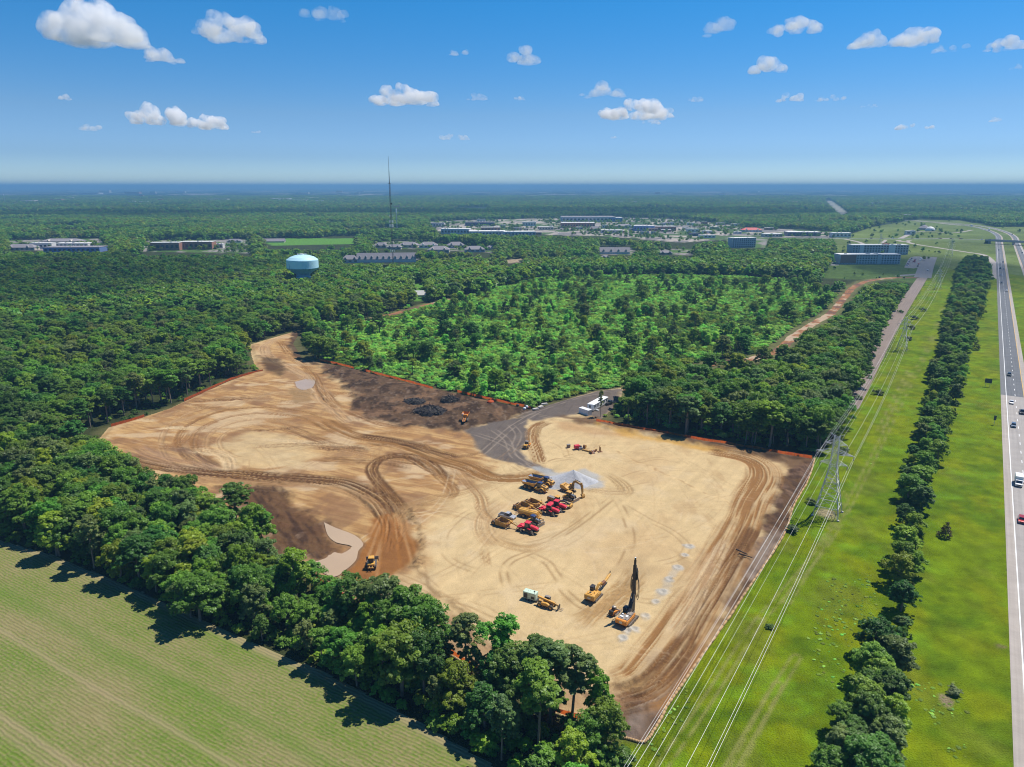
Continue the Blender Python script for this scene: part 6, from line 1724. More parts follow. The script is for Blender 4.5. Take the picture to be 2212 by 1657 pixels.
# --- drill rig
def rig():
    t = thing('drill_rig', (1354, 1343), heading((1347, 1352), (1364, 1333)), 'orange drill rig on tracks with tall black mast', 'drill rig')
    for s in (-1, 1): crawler(t, -2.7, 2.9, s * 1.5, .75, 1.0)
    MB().box((0, 0, .7), (2.6, 2.4, .4)).cyl((0, 0, .8), (0, 0, 1.2), .9, .9, 16).build('undercarriage', M['black'], t)
    h = MB().prism([(-3.3, 1.2), (1.6, 1.2), (1.6, 2.1), (-3.0, 2.1), (-3.4, 1.8)], -1.5, 1.5).build('house', M['orange'], t, bevel=.06)
    MB().prism([(-3.5, 1.15), (-2.7, 1.15), (-2.7, 2.25), (-3.3, 2.3), (-3.6, 2.0)], -1.52, 1.52).build('counterweight', M['orange'], h, bevel=.08)
    MB().box((-3.6, 0, 1.75), (.06, .8, .5)).build('plate', M['silver'], h)
    e = MB().box((-1.6, 0, 2.2), (2.2, 2.6, .22)).box((.2, -.7, 2.3), (1.5, 1.2, .5)).build('engine_deck', M['steel'], h, bevel=.03)
    MB().box((-2.0, .5, 2.42), (.5, .8, .2)).box((-1.2, -.5, 2.4), (.8, .5, .18)).cyl((-2.3, -.8, 2.3), (-2.3, -.8, 2.9), .1).cyl((-1.0, .7, 2.3), (-1.0, .7, 2.6), .22).build('engine_part', M['white'], e)
    mb = MB()
    for x in (-3.2, -1.8, -.4, 1.0):
        for y in (-1.45, 1.45): mb.bar((x, y, 2.1), (x, y, 3.1), .05)
    for y in (-1.45, 1.45): mb.bar((-3.2, y, 3.1), (1.0, y, 3.1), .05).bar((-3.2, y, 2.6), (1.0, y, 2.6), .04)
    mb.build('handrail', M['silver'], h)
    cab(t, (1.2, .95, 2.2), (1.5, 1.05, 1.8), roof='black', frame='black')
    MB().prism([(-.2, 2.1), (1.4, 1.3), (2.9, 2.6), (2.7, 5.0), (2.3, 5.2), (1.2, 3.2)], -.55, .35).build('kinematic_frame', M['black'], t, bevel=.04)
    m = MB().box((3.25, 0, 7.2), (.62, .72, 13.6)).build('mast', M['black'], t, bevel=.03)
    MB().box((3.25, 0, 14.6), (.45, .45, 1.6)).cyl((3.25, 0, 15.3), (3.25, 0, 16.0), .22).build('mast_head', M['black'], m)
    MB().cyl((3.25, 0, 15.9), (3.25, 0, 16.1), .2).build('tip', M['white'], m)
    MB().box((3.85, -.1, 11.0), (.8, .9, 2.4)).cyl((3.9, -.1, 12.2), (3.9, -.1, 12.9), .4).build('rotary_head', M['black'], m, bevel=.05)
    MB().cyl((3.9, -.1, .4), (3.9, -.1, 10.0), .16, .16, 8).build('drill_string', M['rust'], m)
    hs_ = MB()
    for k, (y, lo) in enumerate(((-.75, 5.2), (-.95, 4.6), (.75, 6.4), (.9, 7.0))):
        pts = [(3.6, y * .6, 11.5)] + [(3.5 + .25 * math.sin(q * 3.14), y * (1 + .25 * math.sin(q * 3.14)), 11.5 + (lo - 11.5) * math.sin(q * 1.57)) for q in np.linspace(.2, 1, 6)] + [(3.2, y * .8, lo + 1.2), (3.1, y * .5, lo + 3)]
        hs_.tube(pts, .07, 6)
    hs_.build('hose', M['black'], m)
    for s in (-1, 1): MB().bar((1.0, s * .5, 2.2), (2.9, s * .3, 6.4), .2).build('mast_cylinder', M['steel'], t)
    MB().box((3.3, 0, .45), (.9, .9, .3)).build('mast_foot', M['black'], t)
rig()

# --- screening plant, roller, attachments
def screener():
    t = thing('screening_plant', (1005, 908), heading((1010, 895), (998, 917)), 'orange tracked screening plant among the dark soil heaps', 'screening plant')
    for s in (-1, 1): crawler(t, -1.8, 2.0, s * 1.15, .5, .85)
    MB().box((0, 0, 1.1), (5.5, 1.9, .45)).build('chassis', M['black'], t)
    h = MB()
    for s in (-1, 1): h.add([(-3.0, s * 1.0, 1.6), (-.2, s * 1.0, 1.6), (.3, s * 1.6, 3.1), (-3.6, s * 1.6, 3.1), (-3.0, s * .9, 1.6), (-.2, s * .9, 1.6), (.3, s * 1.5, 3.1), (-3.6, s * 1.5, 3.1)], [(0, 1, 2, 3), (7, 6, 5, 4), (0, 4, 5, 1), (1, 5, 6, 2), (2, 6, 7, 3), (3, 7, 4, 0)])
    h.add([(-3.0, -1, 1.6), (-3.0, 1, 1.6), (-3.6, 1.6, 3.1), (-3.6, -1.6, 3.1)], [(0, 1, 2, 3), (3, 2, 1, 0)])
    h.build('hopper', M['orange'], t)
    MB().box((-1.8, 0, 1.9), (2.6, 1.8, .3)).box((.3, 0, 2.3), (.8, 1.9, 1.4)).build('engine_box', M['orange'], t, bevel=.05)
    MB().box((-.2, -1.0, 2.6), (1.2, .6, .9)).cyl((-.2, -1, 3), (-.2, -1, 3.7), .1).build('power_unit', M['galv'], t)
    c = MB().bar((.6, .55, 1.6), (4.6, .55, .9), .16, .3).bar((.6, -.55, 1.6), (4.6, -.55, .9), .16, .3).build('conveyor_rail', M['orange'], t)
    MB().bar((.6, 0, 1.62), (4.7, 0, .9), .95, .08).build('conveyor_belt', M['rust'], c)
screener()
def roller():
    t = thing('soil_roller', (1138, 966), heading((1133, 972), (1147, 955)), 'small yellow roller with dark canopy on the edge of the grey aggregate', 'roller')
    MB().prism([(-2.5, .6), (-.6, .6), (-.5, 1.55), (-2.2, 1.75), (-2.6, 1.4)], -.75, .75).build('engine_hood', M['yellow'], t, bevel=.07)
    MB().box((-2.55, 0, 1.05), (.1, 1.1, .6)).build('grille', M['black'], t)
    cab(t, (-.1, 0, 1.85), (1.2, 1.3, 1.5), roof='steel')
    f = MB().bar((.5, .95, .8), (2.9, .95, .8), .25).bar((.5, -.95, .8), (2.9, -.95, .8), .25).bar((2.9, 1.0, .8), (2.9, -1.0, .8), .3).box((.6, 0, .9), (.5, 1.5, .4)).build('drum_frame', M['orange'], t)
    MB().cyl((1.75, -.8, .76), (1.75, .8, .76), .74, .74, 22).build('drum', M['ochre'], t)
    wheels(t, [(-1.5, .95), (-1.5, -.95)], .72, .5, 'yellow')
roller()
def block(name, at, label, cat, fn, head=0.3, grp='attachments lying on the sand'):
    t = thing(name, at, head, label, cat, grp); fn(t); return t
def red_box(t):
    MB().box((0, 0, 1.0), (2.2, 1.5, 1.5)).build('housing', M['red'], t, bevel=.06)
    MB().box((1.3, 0, .8), (.8, 1.2, 1.0)).build('engine_guard', M['black'], t, bevel=.03)
    wheels(t, [(-.5, .8), (-.5, -.8)], .34, .22, 'black')
block('compressor', (1246, 970), 'small red compressor in the row of attachments', 'compressor', red_box)
def pump(t):
    MB().box((0, 0, .55), (1.6, 1.1, .8)).build('housing', M['silver'], t, bevel=.05)
    MB().cyl((.3, 0, .9), (.3, 0, 1.6), .18).bar((-.6, .4, .9), (.6, .4, 1.3), .1).build('pump_head', M['navy'], t)
block('pump_unit', (1254, 971), 'grey pump beside the red compressor', 'pump', pump)
def reel(t):
    MB().cyl((0, -.4, .7), (0, .4, .7), .7, .7, 16).build('drum', M['rust'], t)
    for s in (-1, 1): MB().cyl((0, s * .42, .75), (0, s * .5, .75), .75, .75, 16).build('flange', M['ochre'], t)
block('cable_reel', (1263, 968), 'rusty reel behind the attachments', 'reel', reel, 1.0)
def beam(t):
    MB().box((0, 0, .45), (4.2, .7, .6)).build('beam', M['ochre'], t, bevel=.04)
    MB().box((1.9, 0, .8), (.5, .8, .5)).box((-1.9, 0, .2), (.4, 1.2, .3)).build('bracket', M['rust'], t)
block('lifting_beam', (1268, 976), 'long ochre steel beam lying among the attachments', 'beam', beam, heading((1262, 974), (1276, 978)))
def bucket(t):
    MB().prism([(-.7, 0), (.6, 0), (.9, .3), (.5, .4), (-.4, .25), (-.5, 1.1), (-.8, 1.2)], -.9, .9).build('shell', M['rust'], t)
    MB().box((-.6, 0, 1.2), (.4, 1.0, .25)).build('hinge', M['ochre'], t)
    MB().box((.85, 0, .32), (.3, 1.7, .08)).build('cutting_edge', M['steel'], t)
block('digging_bucket', (1284, 976), 'loose rusty digging bucket standing farther from the viewer', 'bucket', bucket, 2.6)
block('digging_bucket', (1279, 980), 'loose rusty digging bucket lying nearer than its twin', 'bucket', bucket, .4)
def forks(t):
    MB().box((0, 0, .2), (1.8, 1.4, .25)).build('base', M['rust'], t)
    for s in (-1, 1): MB().bar((0, s * .45, .2), (0, s * .45, 2.4), .26).build('fork', M['ochre'], t)
block('fork_frame', (1296, 977), 'upright pair of ochre forks at the end of the attachments', 'forks', forks, .3)
def crate(t):
    MB().box((0, 0, .6), (1.3, 1.1, 1.1)).build('box', M['wood'], t, bevel=.03)
    MB().box((0, 0, 1.2), (1.4, 1.2, .1)).build('lid', M['steel'], t)
block('crate', (1228, 966), 'small weathered crate standing alone left of the red compressor', 'crate', crate)

# --- site office, container, rubbish by the entrance
def office():
    t = thing('office_trailer', (1291, 880), heading((1276, 890), (1308, 872)), 'long white site office trailer with windows', 'office trailer', z=LV)
    b = MB().box((0, 0, 2.1), (15.5, 3.4, 2.8)).build('shell', M['white'], t, bevel=.05)
    MB().box((0, 0, 3.58), (15.9, 3.7, .14), top=(.99, .9)).build('roof', M['white'], b)
    for x in (-6.5, -3.2, 0.2, 3.4, 6.4):
        w = MB().box((x, -1.73, 2.4), (1.2, .06, 1.1)).build('window', M['window'], b)
        MB().box((x, -1.75, 1.82), (1.35, .1, .08)).build('sill', M['galv'], w)
    MB().box((-7.78, .3, 2.4), (.06, 1.0, 1.2)).build('window', M['window'], b)
    d = MB().box((-5.0, -1.73, 1.85), (1.0, .07, 2.1)).build('door', M['galv'], b)
    MB().box((-5.0, -2.3, .5), (1.4, 1.1, .1)).box((-5.0, -2.9, .25), (1.4, .4, .1)).build('steps', M['galv'], t)
    MB().box((0, -1.6, .4), (15, .08, .7)).box((-7.6, 0, .4), (.08, 3.1, .7)).build('skirting', M['steel'], t)
office()
def container():
    t = thing('storage_container', (1264, 894), heading((1250, 890), (1277, 899)), 'low white storage container in front of the office trailer', 'container', z=LV)
    b = MB().box((0, 0, 1.35), (6.1, 2.5, 2.6)).build('shell', M['white'], t, bevel=.03)
    mb = MB()
    for i in range(24): mb.box((-2.9 + i * .25, -1.27, 1.35), (.1, .06, 2.3))
    mb.build('corrugation', M['white'], b)
    for s in (-1, 1): MB().box((3.08, s * .6, 1.35), (.05, 1.1, 2.3)).build('door', M['galv'], b)
container()
def bag(t, m):
    MB().lathe([(.55, 0), (.75, .3), (.7, .75), (.5, 1.05), (.1, 1.15)], (0, 0, 0), 14).build('sack', M[m], t, smooth=True)
    MB().bar((-.3, 0, 1.05), (0, 0, 1.4), .06).bar((.3, 0, 1.05), (0, 0, 1.4), .06).build('loop', M[m], t)
for at, lab, m in (((1138, 882), 'white bulk bag at the end of the orange fence', 'white'), ((1133, 886), 'smaller white bulk bag leaning before another at the fence end', 'white'), ((1118, 879), 'black bag of rubbish by the orange fence', 'black')):
    o = thing('bulk_bag', at, random.random(), lab, 'bag', 'bags by the orange fence', z=LV, dz=.3); bag(o, m)
def boards(t, m):
    for k in range(4): MB().box((0, .05 * k, .1 + k * .14), (3.4 - .2 * k, 1.2, .12), rot=(0, 0, .04 * k)).build('board', M[m], t)
for at, lab, h in (((1157, 886), 'flat stack of pale boards beside the entrance road', .5), ((1168, 881), 'pale stacked boards, tilted, at the bend of the entrance road', .9), ((1176, 875), 'grey boards under the bushes by the entrance road', .2)):
    o = thing('board_stack', at, h, lab, 'boards', 'board stacks by the entrance', z=LV, dz=.3); boards(o, 'concrete')
o = thing('netting_heap', (1060, 869), .2, 'pinkish heap of torn netting by the orange fence', 'netting', z=LV, dz=.4)
MB().lathe([(1.8, 0), (1.5, .35), (.8, .6), (.1, .7)], (0, 0, 0), 9).build('net', M['orange_net'], o)

# --- brush heaps and stockpile
def brush_heap(at, r, h, n, label, seed):
    rng = random.Random(seed)
    p = G(*at, LV)
    o = empty('brush_heap', (p.x, p.y, LV)); tag(o, label, 'brush heap', 'charred brush heaps on the dark soil')
    m = MB()
    ring = []
    N_ = 26
    for j, (f, z) in enumerate(((1, -.2), (.8, .35), (.5, .75), (.2, 1.0))):
        for i in range(N_):
            a = i / N_ * 6.283; q = r * f * (1 + rng.uniform(-.18, .18))
            m.v.append((q * math.cos(a) * 1.35, q * math.sin(a) * .8, h * z * (1 + rng.uniform(-.2, .2))))
        if j: m.f += [((j - 1) * N_ + i, (j - 1) * N_ + (i + 1) % N_, j * N_ + (i + 1) % N_, j * N_ + i) for i in range(N_)]
    m.f.append(tuple(3 * N_ + i for i in range(N_)))
    m.build('mound', M['burnt'], o)
    s = MB()
    for k in range(n):
        a = rng.random() * 6.28; q = r * rng.random() ** .6
        c = Vector((q * math.cos(a) * 1.3, q * math.sin(a) * .8, h * (1.05 - q / r * .8)))
        d = Vector((rng.gauss(0, 1), rng.gauss(0, 1), rng.gauss(0, .55))).normalized() * rng.uniform(.5, 1.9)
        s.cyl(c - d, c + d, rng.uniform(.06, .22), .05, 5)
    s.build('branches', M['burnt'], o)
    s = MB()
    for k in range(n // 4):
        a = rng.random() * 6.28; q = r * rng.random()
        c = Vector((q * math.cos(a) * 1.3, q * math.sin(a) * .8 - .5, h * (1.1 - q / r * .8)))
        d = Vector((rng.gauss(0, 1), rng.gauss(0, 1), rng.gauss(0, .6))).normalized() * rng.uniform(.3, 1.0)
        s.cyl(c - d, c + d, .12, .08, 5)
    s.build('bleached_wood', M['wood'], o)
brush_heap((928, 890), 6.5, 3.0, 150, 'large black heap of charred stumps left of the screening plant', 1)
brush_heap((972, 866), 4.0, 2.6, 80, 'smaller charred heap with bleached wood near the orange fence', 2)
brush_heap((895, 868), 4.5, 1.8, 50, 'low dark heap of roots on the stripped soil', 3)
def stone_pile():
    p = G(1238, 1044, LV)
    rng = np.random.default_rng(4)
    n, mr = 72, 26
    V = []; F = []
    m = bpy.data.materials.new('crushed grey stone')
    nt, N, L, b = nodes(m)
    tc = N.new('ShaderNodeTexCoord'); nz = N.new('ShaderNodeTexNoise'); nz.inputs['Scale'].default_value = 1.2; nz.inputs['Detail'].default_value = 10; nz.inputs['Roughness'].default_value = .7
    L.new(tc.outputs['Object'], nz.inputs['Vector'])
    rp = N.new('ShaderNodeValToRGB'); rp.color_ramp.elements[0].position = .3; rp.color_ramp.elements[1].position = .7
    rp.color_ramp.elements[0].color = (.33, .335, .345, 1); rp.color_ramp.elements[1].color = (.47, .47, .475, 1)
    L.new(nz.outputs['Fac'], rp.inputs[0]); L.new(rp.outputs[0], b.inputs['Base Color']); b.inputs['Roughness'].default_value = .9
    bp = N.new('ShaderNodeBump'); bp.inputs['Strength'].default_value = .6; bp.inputs['Distance'].default_value = .3
    L.new(nz.outputs['Fac'], bp.inputs['Height']); L.new(bp.outputs[0], b.inputs['Normal'])
    for j in range(mr):
        f = 1 - j / (mr - 1)
        for i in range(n):
            a = i / n * 6.283
            wob = 1 + .16 * math.sin(a * 2 + .6) + .09 * math.sin(a * 5 + 1)
            ridge = 1.0 + .7 * max(0, math.cos(a - 2.9)) ** 2 * f
            R = .25 + 8.2 * wob * ridge * f
            z = 5.2 * (1 - f) ** 1.05 * (1 - .12 * math.sin(a * 3) * f) - .12
            V.append((R * math.cos(a), R * math.sin(a) * .8, z + (.08 * rng.random() if 0 < j < mr - 3 else 0)))
    for j in range(mr - 1):
        for i in range(n): F.append((j * n + i, j * n + (i + 1) % n, (j + 1) * n + (i + 1) % n, (j + 1) * n + i))
    me = np_mesh('stone_pile', np.array(V), np.array(F), [m])
    o = link(bpy.data.objects.new('stone_pile', me)); o.location = (p.x, p.y, LV + .05)
    tag(o, 'conical pile of pale grey crushed stone beside the excavator', 'stone pile')
stone_pile()
for i, (at, r, lab) in enumerate((((1602, 1196), 1.0, 'dark log lying on the soil hump at the east edge'), ((1610, 1204), .75, 'second dark log just below the first on the soil hump'))):
    a = G(*at, 1.4); d = Vector((math.cos(-r), math.sin(-r), .05)) * 2.0
    o = MB().cyl(-d, d, .2, .14, 9).build('log', M['burnt']); o.location = (a.x, a.y, 2.0)
    tag(o, lab, 'log', 'logs on the east hump')

# ------------------------------------------------------------------ fences and erosion sock
def fence(pts, label, h=1.25):
    P = np.array([[*G(x, y, .5)[:2]] for x, y in pts]); P = smooth_line(P, 6)
    s = np.r_[0, np.cumsum(np.hypot(*np.diff(P, axis=0).T))]
    n = max(4, int(s[-1] / .8))
    t = np.linspace(0, s[-1], n)
    X = np.interp(t, s, P[:, 0]); Y = np.interp(t, s, P[:, 1])
    rng = np.random.default_rng(int(s[-1] * 10))
    o = empty('barrier_fence', (X[0], Y[0], 0)); tag(o, label, 'fence', 'orange barrier fences round the lot')
    sag = h * (.92 + .16 * (vnoise(t / 3, t * 0, 7) - .5) * 2); off = (vnoise(t / 2, t * 0, 9) - .5) * .3
    rows = []
    for z, q in ((.0, 0), (.5, .5), (1, 0)): rows.append(np.c_[X - X[0] + off * q, Y - Y[0] + off * q, sag * z + .35])
    V = np.concatenate(rows); F = []
    for j in range(2):
        for i in range(n - 1): F.append((j * n + i, j * n + i + 1, (j + 1) * n + i + 1, (j + 1) * n + i))
    me = np_mesh('netting', V, np.array(F), [M['orange_net']])
    link(bpy.data.objects.new('netting', me), o)
    k = max(2, min(60, int(s[-1] / 3.2)))
    pm = None
    for q in range(k + 1):
        tt = s[-1] * q / k
        if pm is None:
            po = MB().bar((0, 0, -.2), (0, 0, h + .65), .07).build('post', M['wood'], o); pm = po.data
        else: po = link(bpy.data.objects.new('post', pm), o)
        po.location = (np.interp(tt, s, P[:, 0]) - X[0], np.interp(tt, s, P[:, 1]) - Y[0], 0)
fence([(690, 779), (730, 787), (764, 796)], 'orange barrier fence at the back near the lot exit')
fence([(786, 801), (850, 817), (900, 830), (935, 840)], 'long orange barrier fence behind the dark soil')
fence([(988, 847), (1050, 861), (1100, 872), (1147, 882)], 'orange barrier fence ending at the white bags')
fence([(1288, 910), (1350, 921), (1425, 935)], 'orange barrier fence beside the office trailer')
fence([(1425, 935), (1500, 948), (1593, 963), (1680, 978), (1754, 990)], 'reddish barrier fence along the wood up to the pylon')
fence([(240, 921), (280, 910), (312, 900)], 'short orange barrier fence at the west corner of the lot')
fence([(398, 866), (450, 842), (500, 820), (540, 808), (568, 802)], 'curving orange and white barrier fence below the slim trees')
fence([(172, 884), (192, 876)], 'short piece of orange fence seen between the west trees')
fence([(575, 1192), (650, 1234), (740, 1286), (830, 1340), (940, 1392), (1050, 1456), (1160, 1520), (1260, 1556)], 'orange barrier fence half hidden behind the field belt')
def sock(pts, label):
    P = smooth_line(np.array([[*G(x, y, 0)[:2]] for x, y in pts]), 6)
    rng = random.Random(3)
    mb = MB(); mb.tube([(p[0] + rng.uniform(-.1, .1), p[1], .22) for p in P], .30, 8)
    tag(mb.build('straw_sock', M['sock'], smooth=True), label, 'erosion sock')
sock([(1760, 992), (1745, 1040), (1716, 1090), (1696, 1150), (1658, 1212), (1616, 1272), (1577, 1332), (1527, 1402), (1480, 1470), (1445, 1520), (1415, 1575), (1392, 1604), (1360, 1598), (1330, 1592)], 'long tan straw sock along the east edge of the lot')
# ------------------------------------------------------------------ pylons and wires
HD2 = Vector((hd[0], hd[1], 0)); PERP = Vector((hd[1], -hd[0], 0))
ARMS = ((24.4, 3.3), (21.2, 5.6), (17.6, 4.1))
def pylon():
    t = empty('transmission_tower')
    Z0, Z1, ZT = 0, 17.0, 27.2
    def half(z): return 3.9 + (1.05 - 3.9) * min(1, z / Z1) if z < Z1 else 1.05 + (.75 - 1.05) * (z - Z1) / (ZT - Z1)
    lv = [3.4, 6.6, 9.4, 11.8, 13.8, 15.5, 17.0, 18.6, 20.2, 21.8, 23.4, 25.0, 26.2, 27.2]
    m = MB()
    for sx in (-1, 1):
        for sy in (-1, 1):
            z = 0
            for z2 in [0.01] + lv:
                m.bar((sx * half(z), sy * half(z), z), (sx * half(z2), sy * half(z2), z2), .17); z = z2
    m.build('tower_legs', M['galv'], t)
    b = MB(); z = 3.4
    for z2 in lv[1:]:
        a, c = half(z), half(z2)
        for k in range(4):
            r = Matrix.Rotation(k * math.pi / 2, 3, 'Z')
            b.bar(r @ Vector((-a, -a, z)), r @ Vector((c, -c, z2)), .09).bar(r @ Vector((a, -a, z)), r @ Vector((-c, -c, z2)), .09)
        z = z2
    for z in (3.4, 11.8, 17.0, 21.8):
        a = half(z)
        for k in range(4):
            r = Matrix.Rotation(k * math.pi / 2, 3, 'Z')
            b.bar(r @ Vector((-a, -a, z)), r @ Vector((a, -a, z)), .14)
    for k in range(4):
        r = Matrix.Rotation(k * math.pi / 2, 3, 'Z'); a = half(0); c = half(3.4)
        b.bar(r @ Vector((-a, -a, 0)), r @ Vector((-a * .4, -c, 3.4)), .09).bar(r @ Vector((a, -a, 0)), r @ Vector((a * .4, -c, 3.4)), .09)
    b.build('lattice', M['galv'], t)
    for z, L in ARMS:
        for s in (-1, 1):
            a = MB(); h = half(z)
            for sy in (-1, 1):
                a.bar((s * h, sy * h, z), (s * L, 0, z + .1), .11).bar((s * h, sy * h, z + 1.3), (s * L, 0, z + .1), .11)
            for f in (.33, .66):
                x = h + (L - h) * f; w = h * (1 - f)
                a.bar((s * x, -w, z), (s * x, w, z), .07).bar((s * x, 0, z), (s * (h + (L - h) * (f - .3)), 0, z + 1.3 * (1 - f + .3)), .07)
            arm = a.build('cross_arm', M['galv'], t)
            i = MB()
            for q in range(7): i.cyl((s * L, 0, z - .15 - q * .17), (s * L, 0, z - .27 - q * .17), .14, .14, 8)
            i.build('insulator', M['roofgrey'], arm)
    MB().bar((-.7, 0, 27.1), (-2.1, 0, 28.0), .1).bar((.7, 0, 27.1), (2.1, 0, 28.0), .1).build('peak', M['galv'], t)
    for sx in (-1, 1):
        for sy in (-1, 1): MB().cyl((sx * 3.9, sy * 3.9, -.2), (sx * 3.9, sy * 3.9, .35), .45, .4, 10).build('footing', M['concrete'], t)
    return t
RZP = math.atan2(PERP.y, PERP.x)
TW = [((1787, 1110), 1.0, 'steel lattice pylon nearest the viewer beside the sand lot'), ((1948, 756), .80, 'second lattice pylon beyond the gravel road bushes'), ((2026, 624), .74, 'third pylon along the wires, near the street end'), ((2052, 552), .95, 'far lattice pylon standing before the ramp loop'), ((1900, 533), .85, 'faint lattice pylon behind the hotels')]
py0 = pylon(); TPOS = []
for i, (at, k, lab) in enumerate(TW):
    o = py0 if i == 0 else copy_tree(py0)
    p = G(*at, 0); o.location = p; o.rotation_euler.z = RZP; o.scale = (k, k, k); TPOS.append((p, k))
    tag(o, lab, 'pylon', 'pylons of the power line')
TPOS = [(TPOS[0][0] - HD2 * 330, 1.0)] + TPOS[:4]
WIRES = [(-ARMS[0][1], ARMS[0][0] - 1.4, 'upper wire on the lot side of the pylon'), (-ARMS[1][1], ARMS[1][0] - 1.4, 'outermost wire on the lot side of the pylon'), (-ARMS[2][1], ARMS[2][0] - 1.4, 'lowest wire on the lot side of the pylon'),
         (ARMS[0][1], ARMS[0][0] - 1.4, 'upper wire on the highway side of the pylon'), (ARMS[1][1], ARMS[1][0] - 1.4, 'outermost wire on the highway side of the pylon'), (ARMS[2][1], ARMS[2][0] - 1.4, 'lowest wire on the highway side of the pylon'),
         (-2.1, 28.0, 'thin shield wire over the lot side'), (2.1, 28.0, 'thin shield wire over the highway side')]
for off, z, lab in WIRES:
    mb = MB()
    for (a, ka), (b, kb) in zip(TPOS[:-1], TPOS[1:]):
        A = a + PERP * off * ka + Vector((0, 0, z * ka)); B = b + PERP * off * kb + Vector((0, 0, z * kb))
        L = (B - A).length; sag = .018 * L * (1 if z < 27 else .7)
        pts = [A.lerp(B, q) - Vector((0, 0, sag * 4 * q * (1 - q))) for q in np.linspace(0, 1, 25)]
        mb.tube(pts, .030 if z < 27 else .016, 5)
    tag(mb.build('power_line', M['wire']), lab, 'wire', 'wires of the power line')

# ------------------------------------------------------------------ radio mast, monopole, water tower
def radio_mast():
    p = G(850, 592, 0)
    t = empty('radio_mast', p); tag(t, 'very tall thin lattice radio mast above the wood', 'radio mast')
    m = MB(); w = .85
    V3 = [Vector((w * math.cos(a), w * math.sin(a), 0)) for a in (0.3, 2.4, 4.5)]
    for v in V3: m.bar(v, v + Vector((0, 0, 108)), .26)
    z = 0
    while z < 107:
        for i in range(3):
            m.bar(V3[i] + Vector((0, 0, z)), V3[(i + 1) % 3] + Vector((0, 0, z + 1.5)), .12).bar(V3[(i + 1) % 3] + Vector((0, 0, z + 1.5)), V3[i] + Vector((0, 0, z + 3)), .12)
        z += 3
    m.build('lattice', M['mast'], t)
    MB().cyl((0, 0, 107), (0, 0, 122), .42, .36, 8).cyl((0, 0, 122), (0, 0, 138), .24, .12, 8).build('top_pole', M['mast'], t)
    for z, n, h in ((58, 9, 3.4), (63, 6, 2.6), (28, 4, 2.6), (70, 3, 2.2)):
        a = MB()
        for k in range(n):
            q = k / n * 6.28; c = Vector((2.3 * math.cos(q), 2.3 * math.sin(q), z))
            a.box(c, (.55, .55, h), rot=(0, 0, q)).bar((0, 0, z), c, .12)
        a.build('antenna_panels', M['white'], t)
    MB().cyl((1.4, -.6, 84), (1.4, -1.4, 84), 1.1, 1.1, 14).build('dish', M['black'], t)
    MB().box((0, 0, 107), (3.0, 3.0, .4)).build('platform', M['mast'], t)
radio_mast()
def mono(at, h, label):
    p = G(*at, 0); t = empty('antenna_pole', p); tag(t, label, 'antenna pole', 'distant antenna poles')
    MB().cyl((0, 0, 0), (0, 0, h), .9, .5, 10).build('pole', M['galv'], t)
    MB().cyl((0, 0, h - 9), (0, 0, h), 1.6, 1.6, 10).build('antenna_cover', M['white'], t)
mono((858, 502), 54, 'distant white topped antenna pole just right of the mast')
mono((12, 442), 60, 'pale chimney like pole at the left end of the horizon')
for (x, y), h, lab in (((1733, 414), 330, 'very faint thin broadcast mast on the horizon'), ((1751, 412), 300, 'second very faint broadcast mast beside the first')):
    p = G(x, y, 0); t = empty('broadcast_mast', p); tag(t, lab, 'radio mast', 'far broadcast masts')
    MB().cyl((0, 0, 0), (0, 0, 125), 1.6, 1.2, 6).build('lattice', M['mast'], t)
def water_tower(at, s, label, low=True):
    p = G(*at, 0); t = empty('water_tower', p); t.scale = (s, s, s); tag(t, label, 'water tower')
    MB().lathe([(8.4, -.5), (7.6, 3), (7.3, 10.5), (7.6, 12.5), (16.6, 18.8), (17.0, 19.3)], n=64).build('pedestal', M['tank_low'], t, smooth=True)
    MB().lathe([(16.95, 19.3), (17.1, 19.6), (17.1, 27.6), (16.8, 28.3), (13.0, 30.9), (8.0, 32.6), (3.0, 33.4), (.05, 33.5)], n=64).build('tank', M['tank'], t, smooth=False)
    m = MB()
    for k in range(20):
        a = k / 20 * 6.283; m.bar((4.9 * math.cos(a), 4.9 * math.sin(a), 33.1), (4.9 * math.cos(a), 4.9 * math.sin(a), 34.4), .12)
        b = (k + 1) / 20 * 6.283
        for z in (33.8, 34.4): m.bar((4.9 * math.cos(a), 4.9 * math.sin(a), z), (4.9 * math.cos(b), 4.9 * math.sin(b), z), .1)
    m.cyl((0, 0, 33.2), (0, 0, 34.3), 2.2, 2.0, 16)
    m.build('roof_railing', M['white'], t)
    MB().lathe([(17.16, 19.2), (17.22, 19.3), (17.22, 19.55), (17.16, 19.65)], n=64).build('seam_band', M['tank_low'], t)
    MB().box((-10.6, -13.45, 22.0), (.5, .3, 5.2), rot=(0, 0, -.67)).build('ladder', M['tank_low'], t)
    MB().lathe([(7.9, 8.6), (8.1, 8.7), (8.1, 9.3), (7.9, 9.4)], n=48).build('stem_band', M['tank'], t)
water_tower((657, 616), .985, 'large pale blue water tower with domed tank above the wood')
p = G(1639, 418, 0); t = empty('water_tower', p); tag(t, 'tiny far white water tower near the horizon', 'water tower')
MB().lathe([(5, 0), (3, 4), (3, 20), (12, 26), (13, 32), (8, 37), (.1, 39)], n=20).build('tank', M['white'], t)

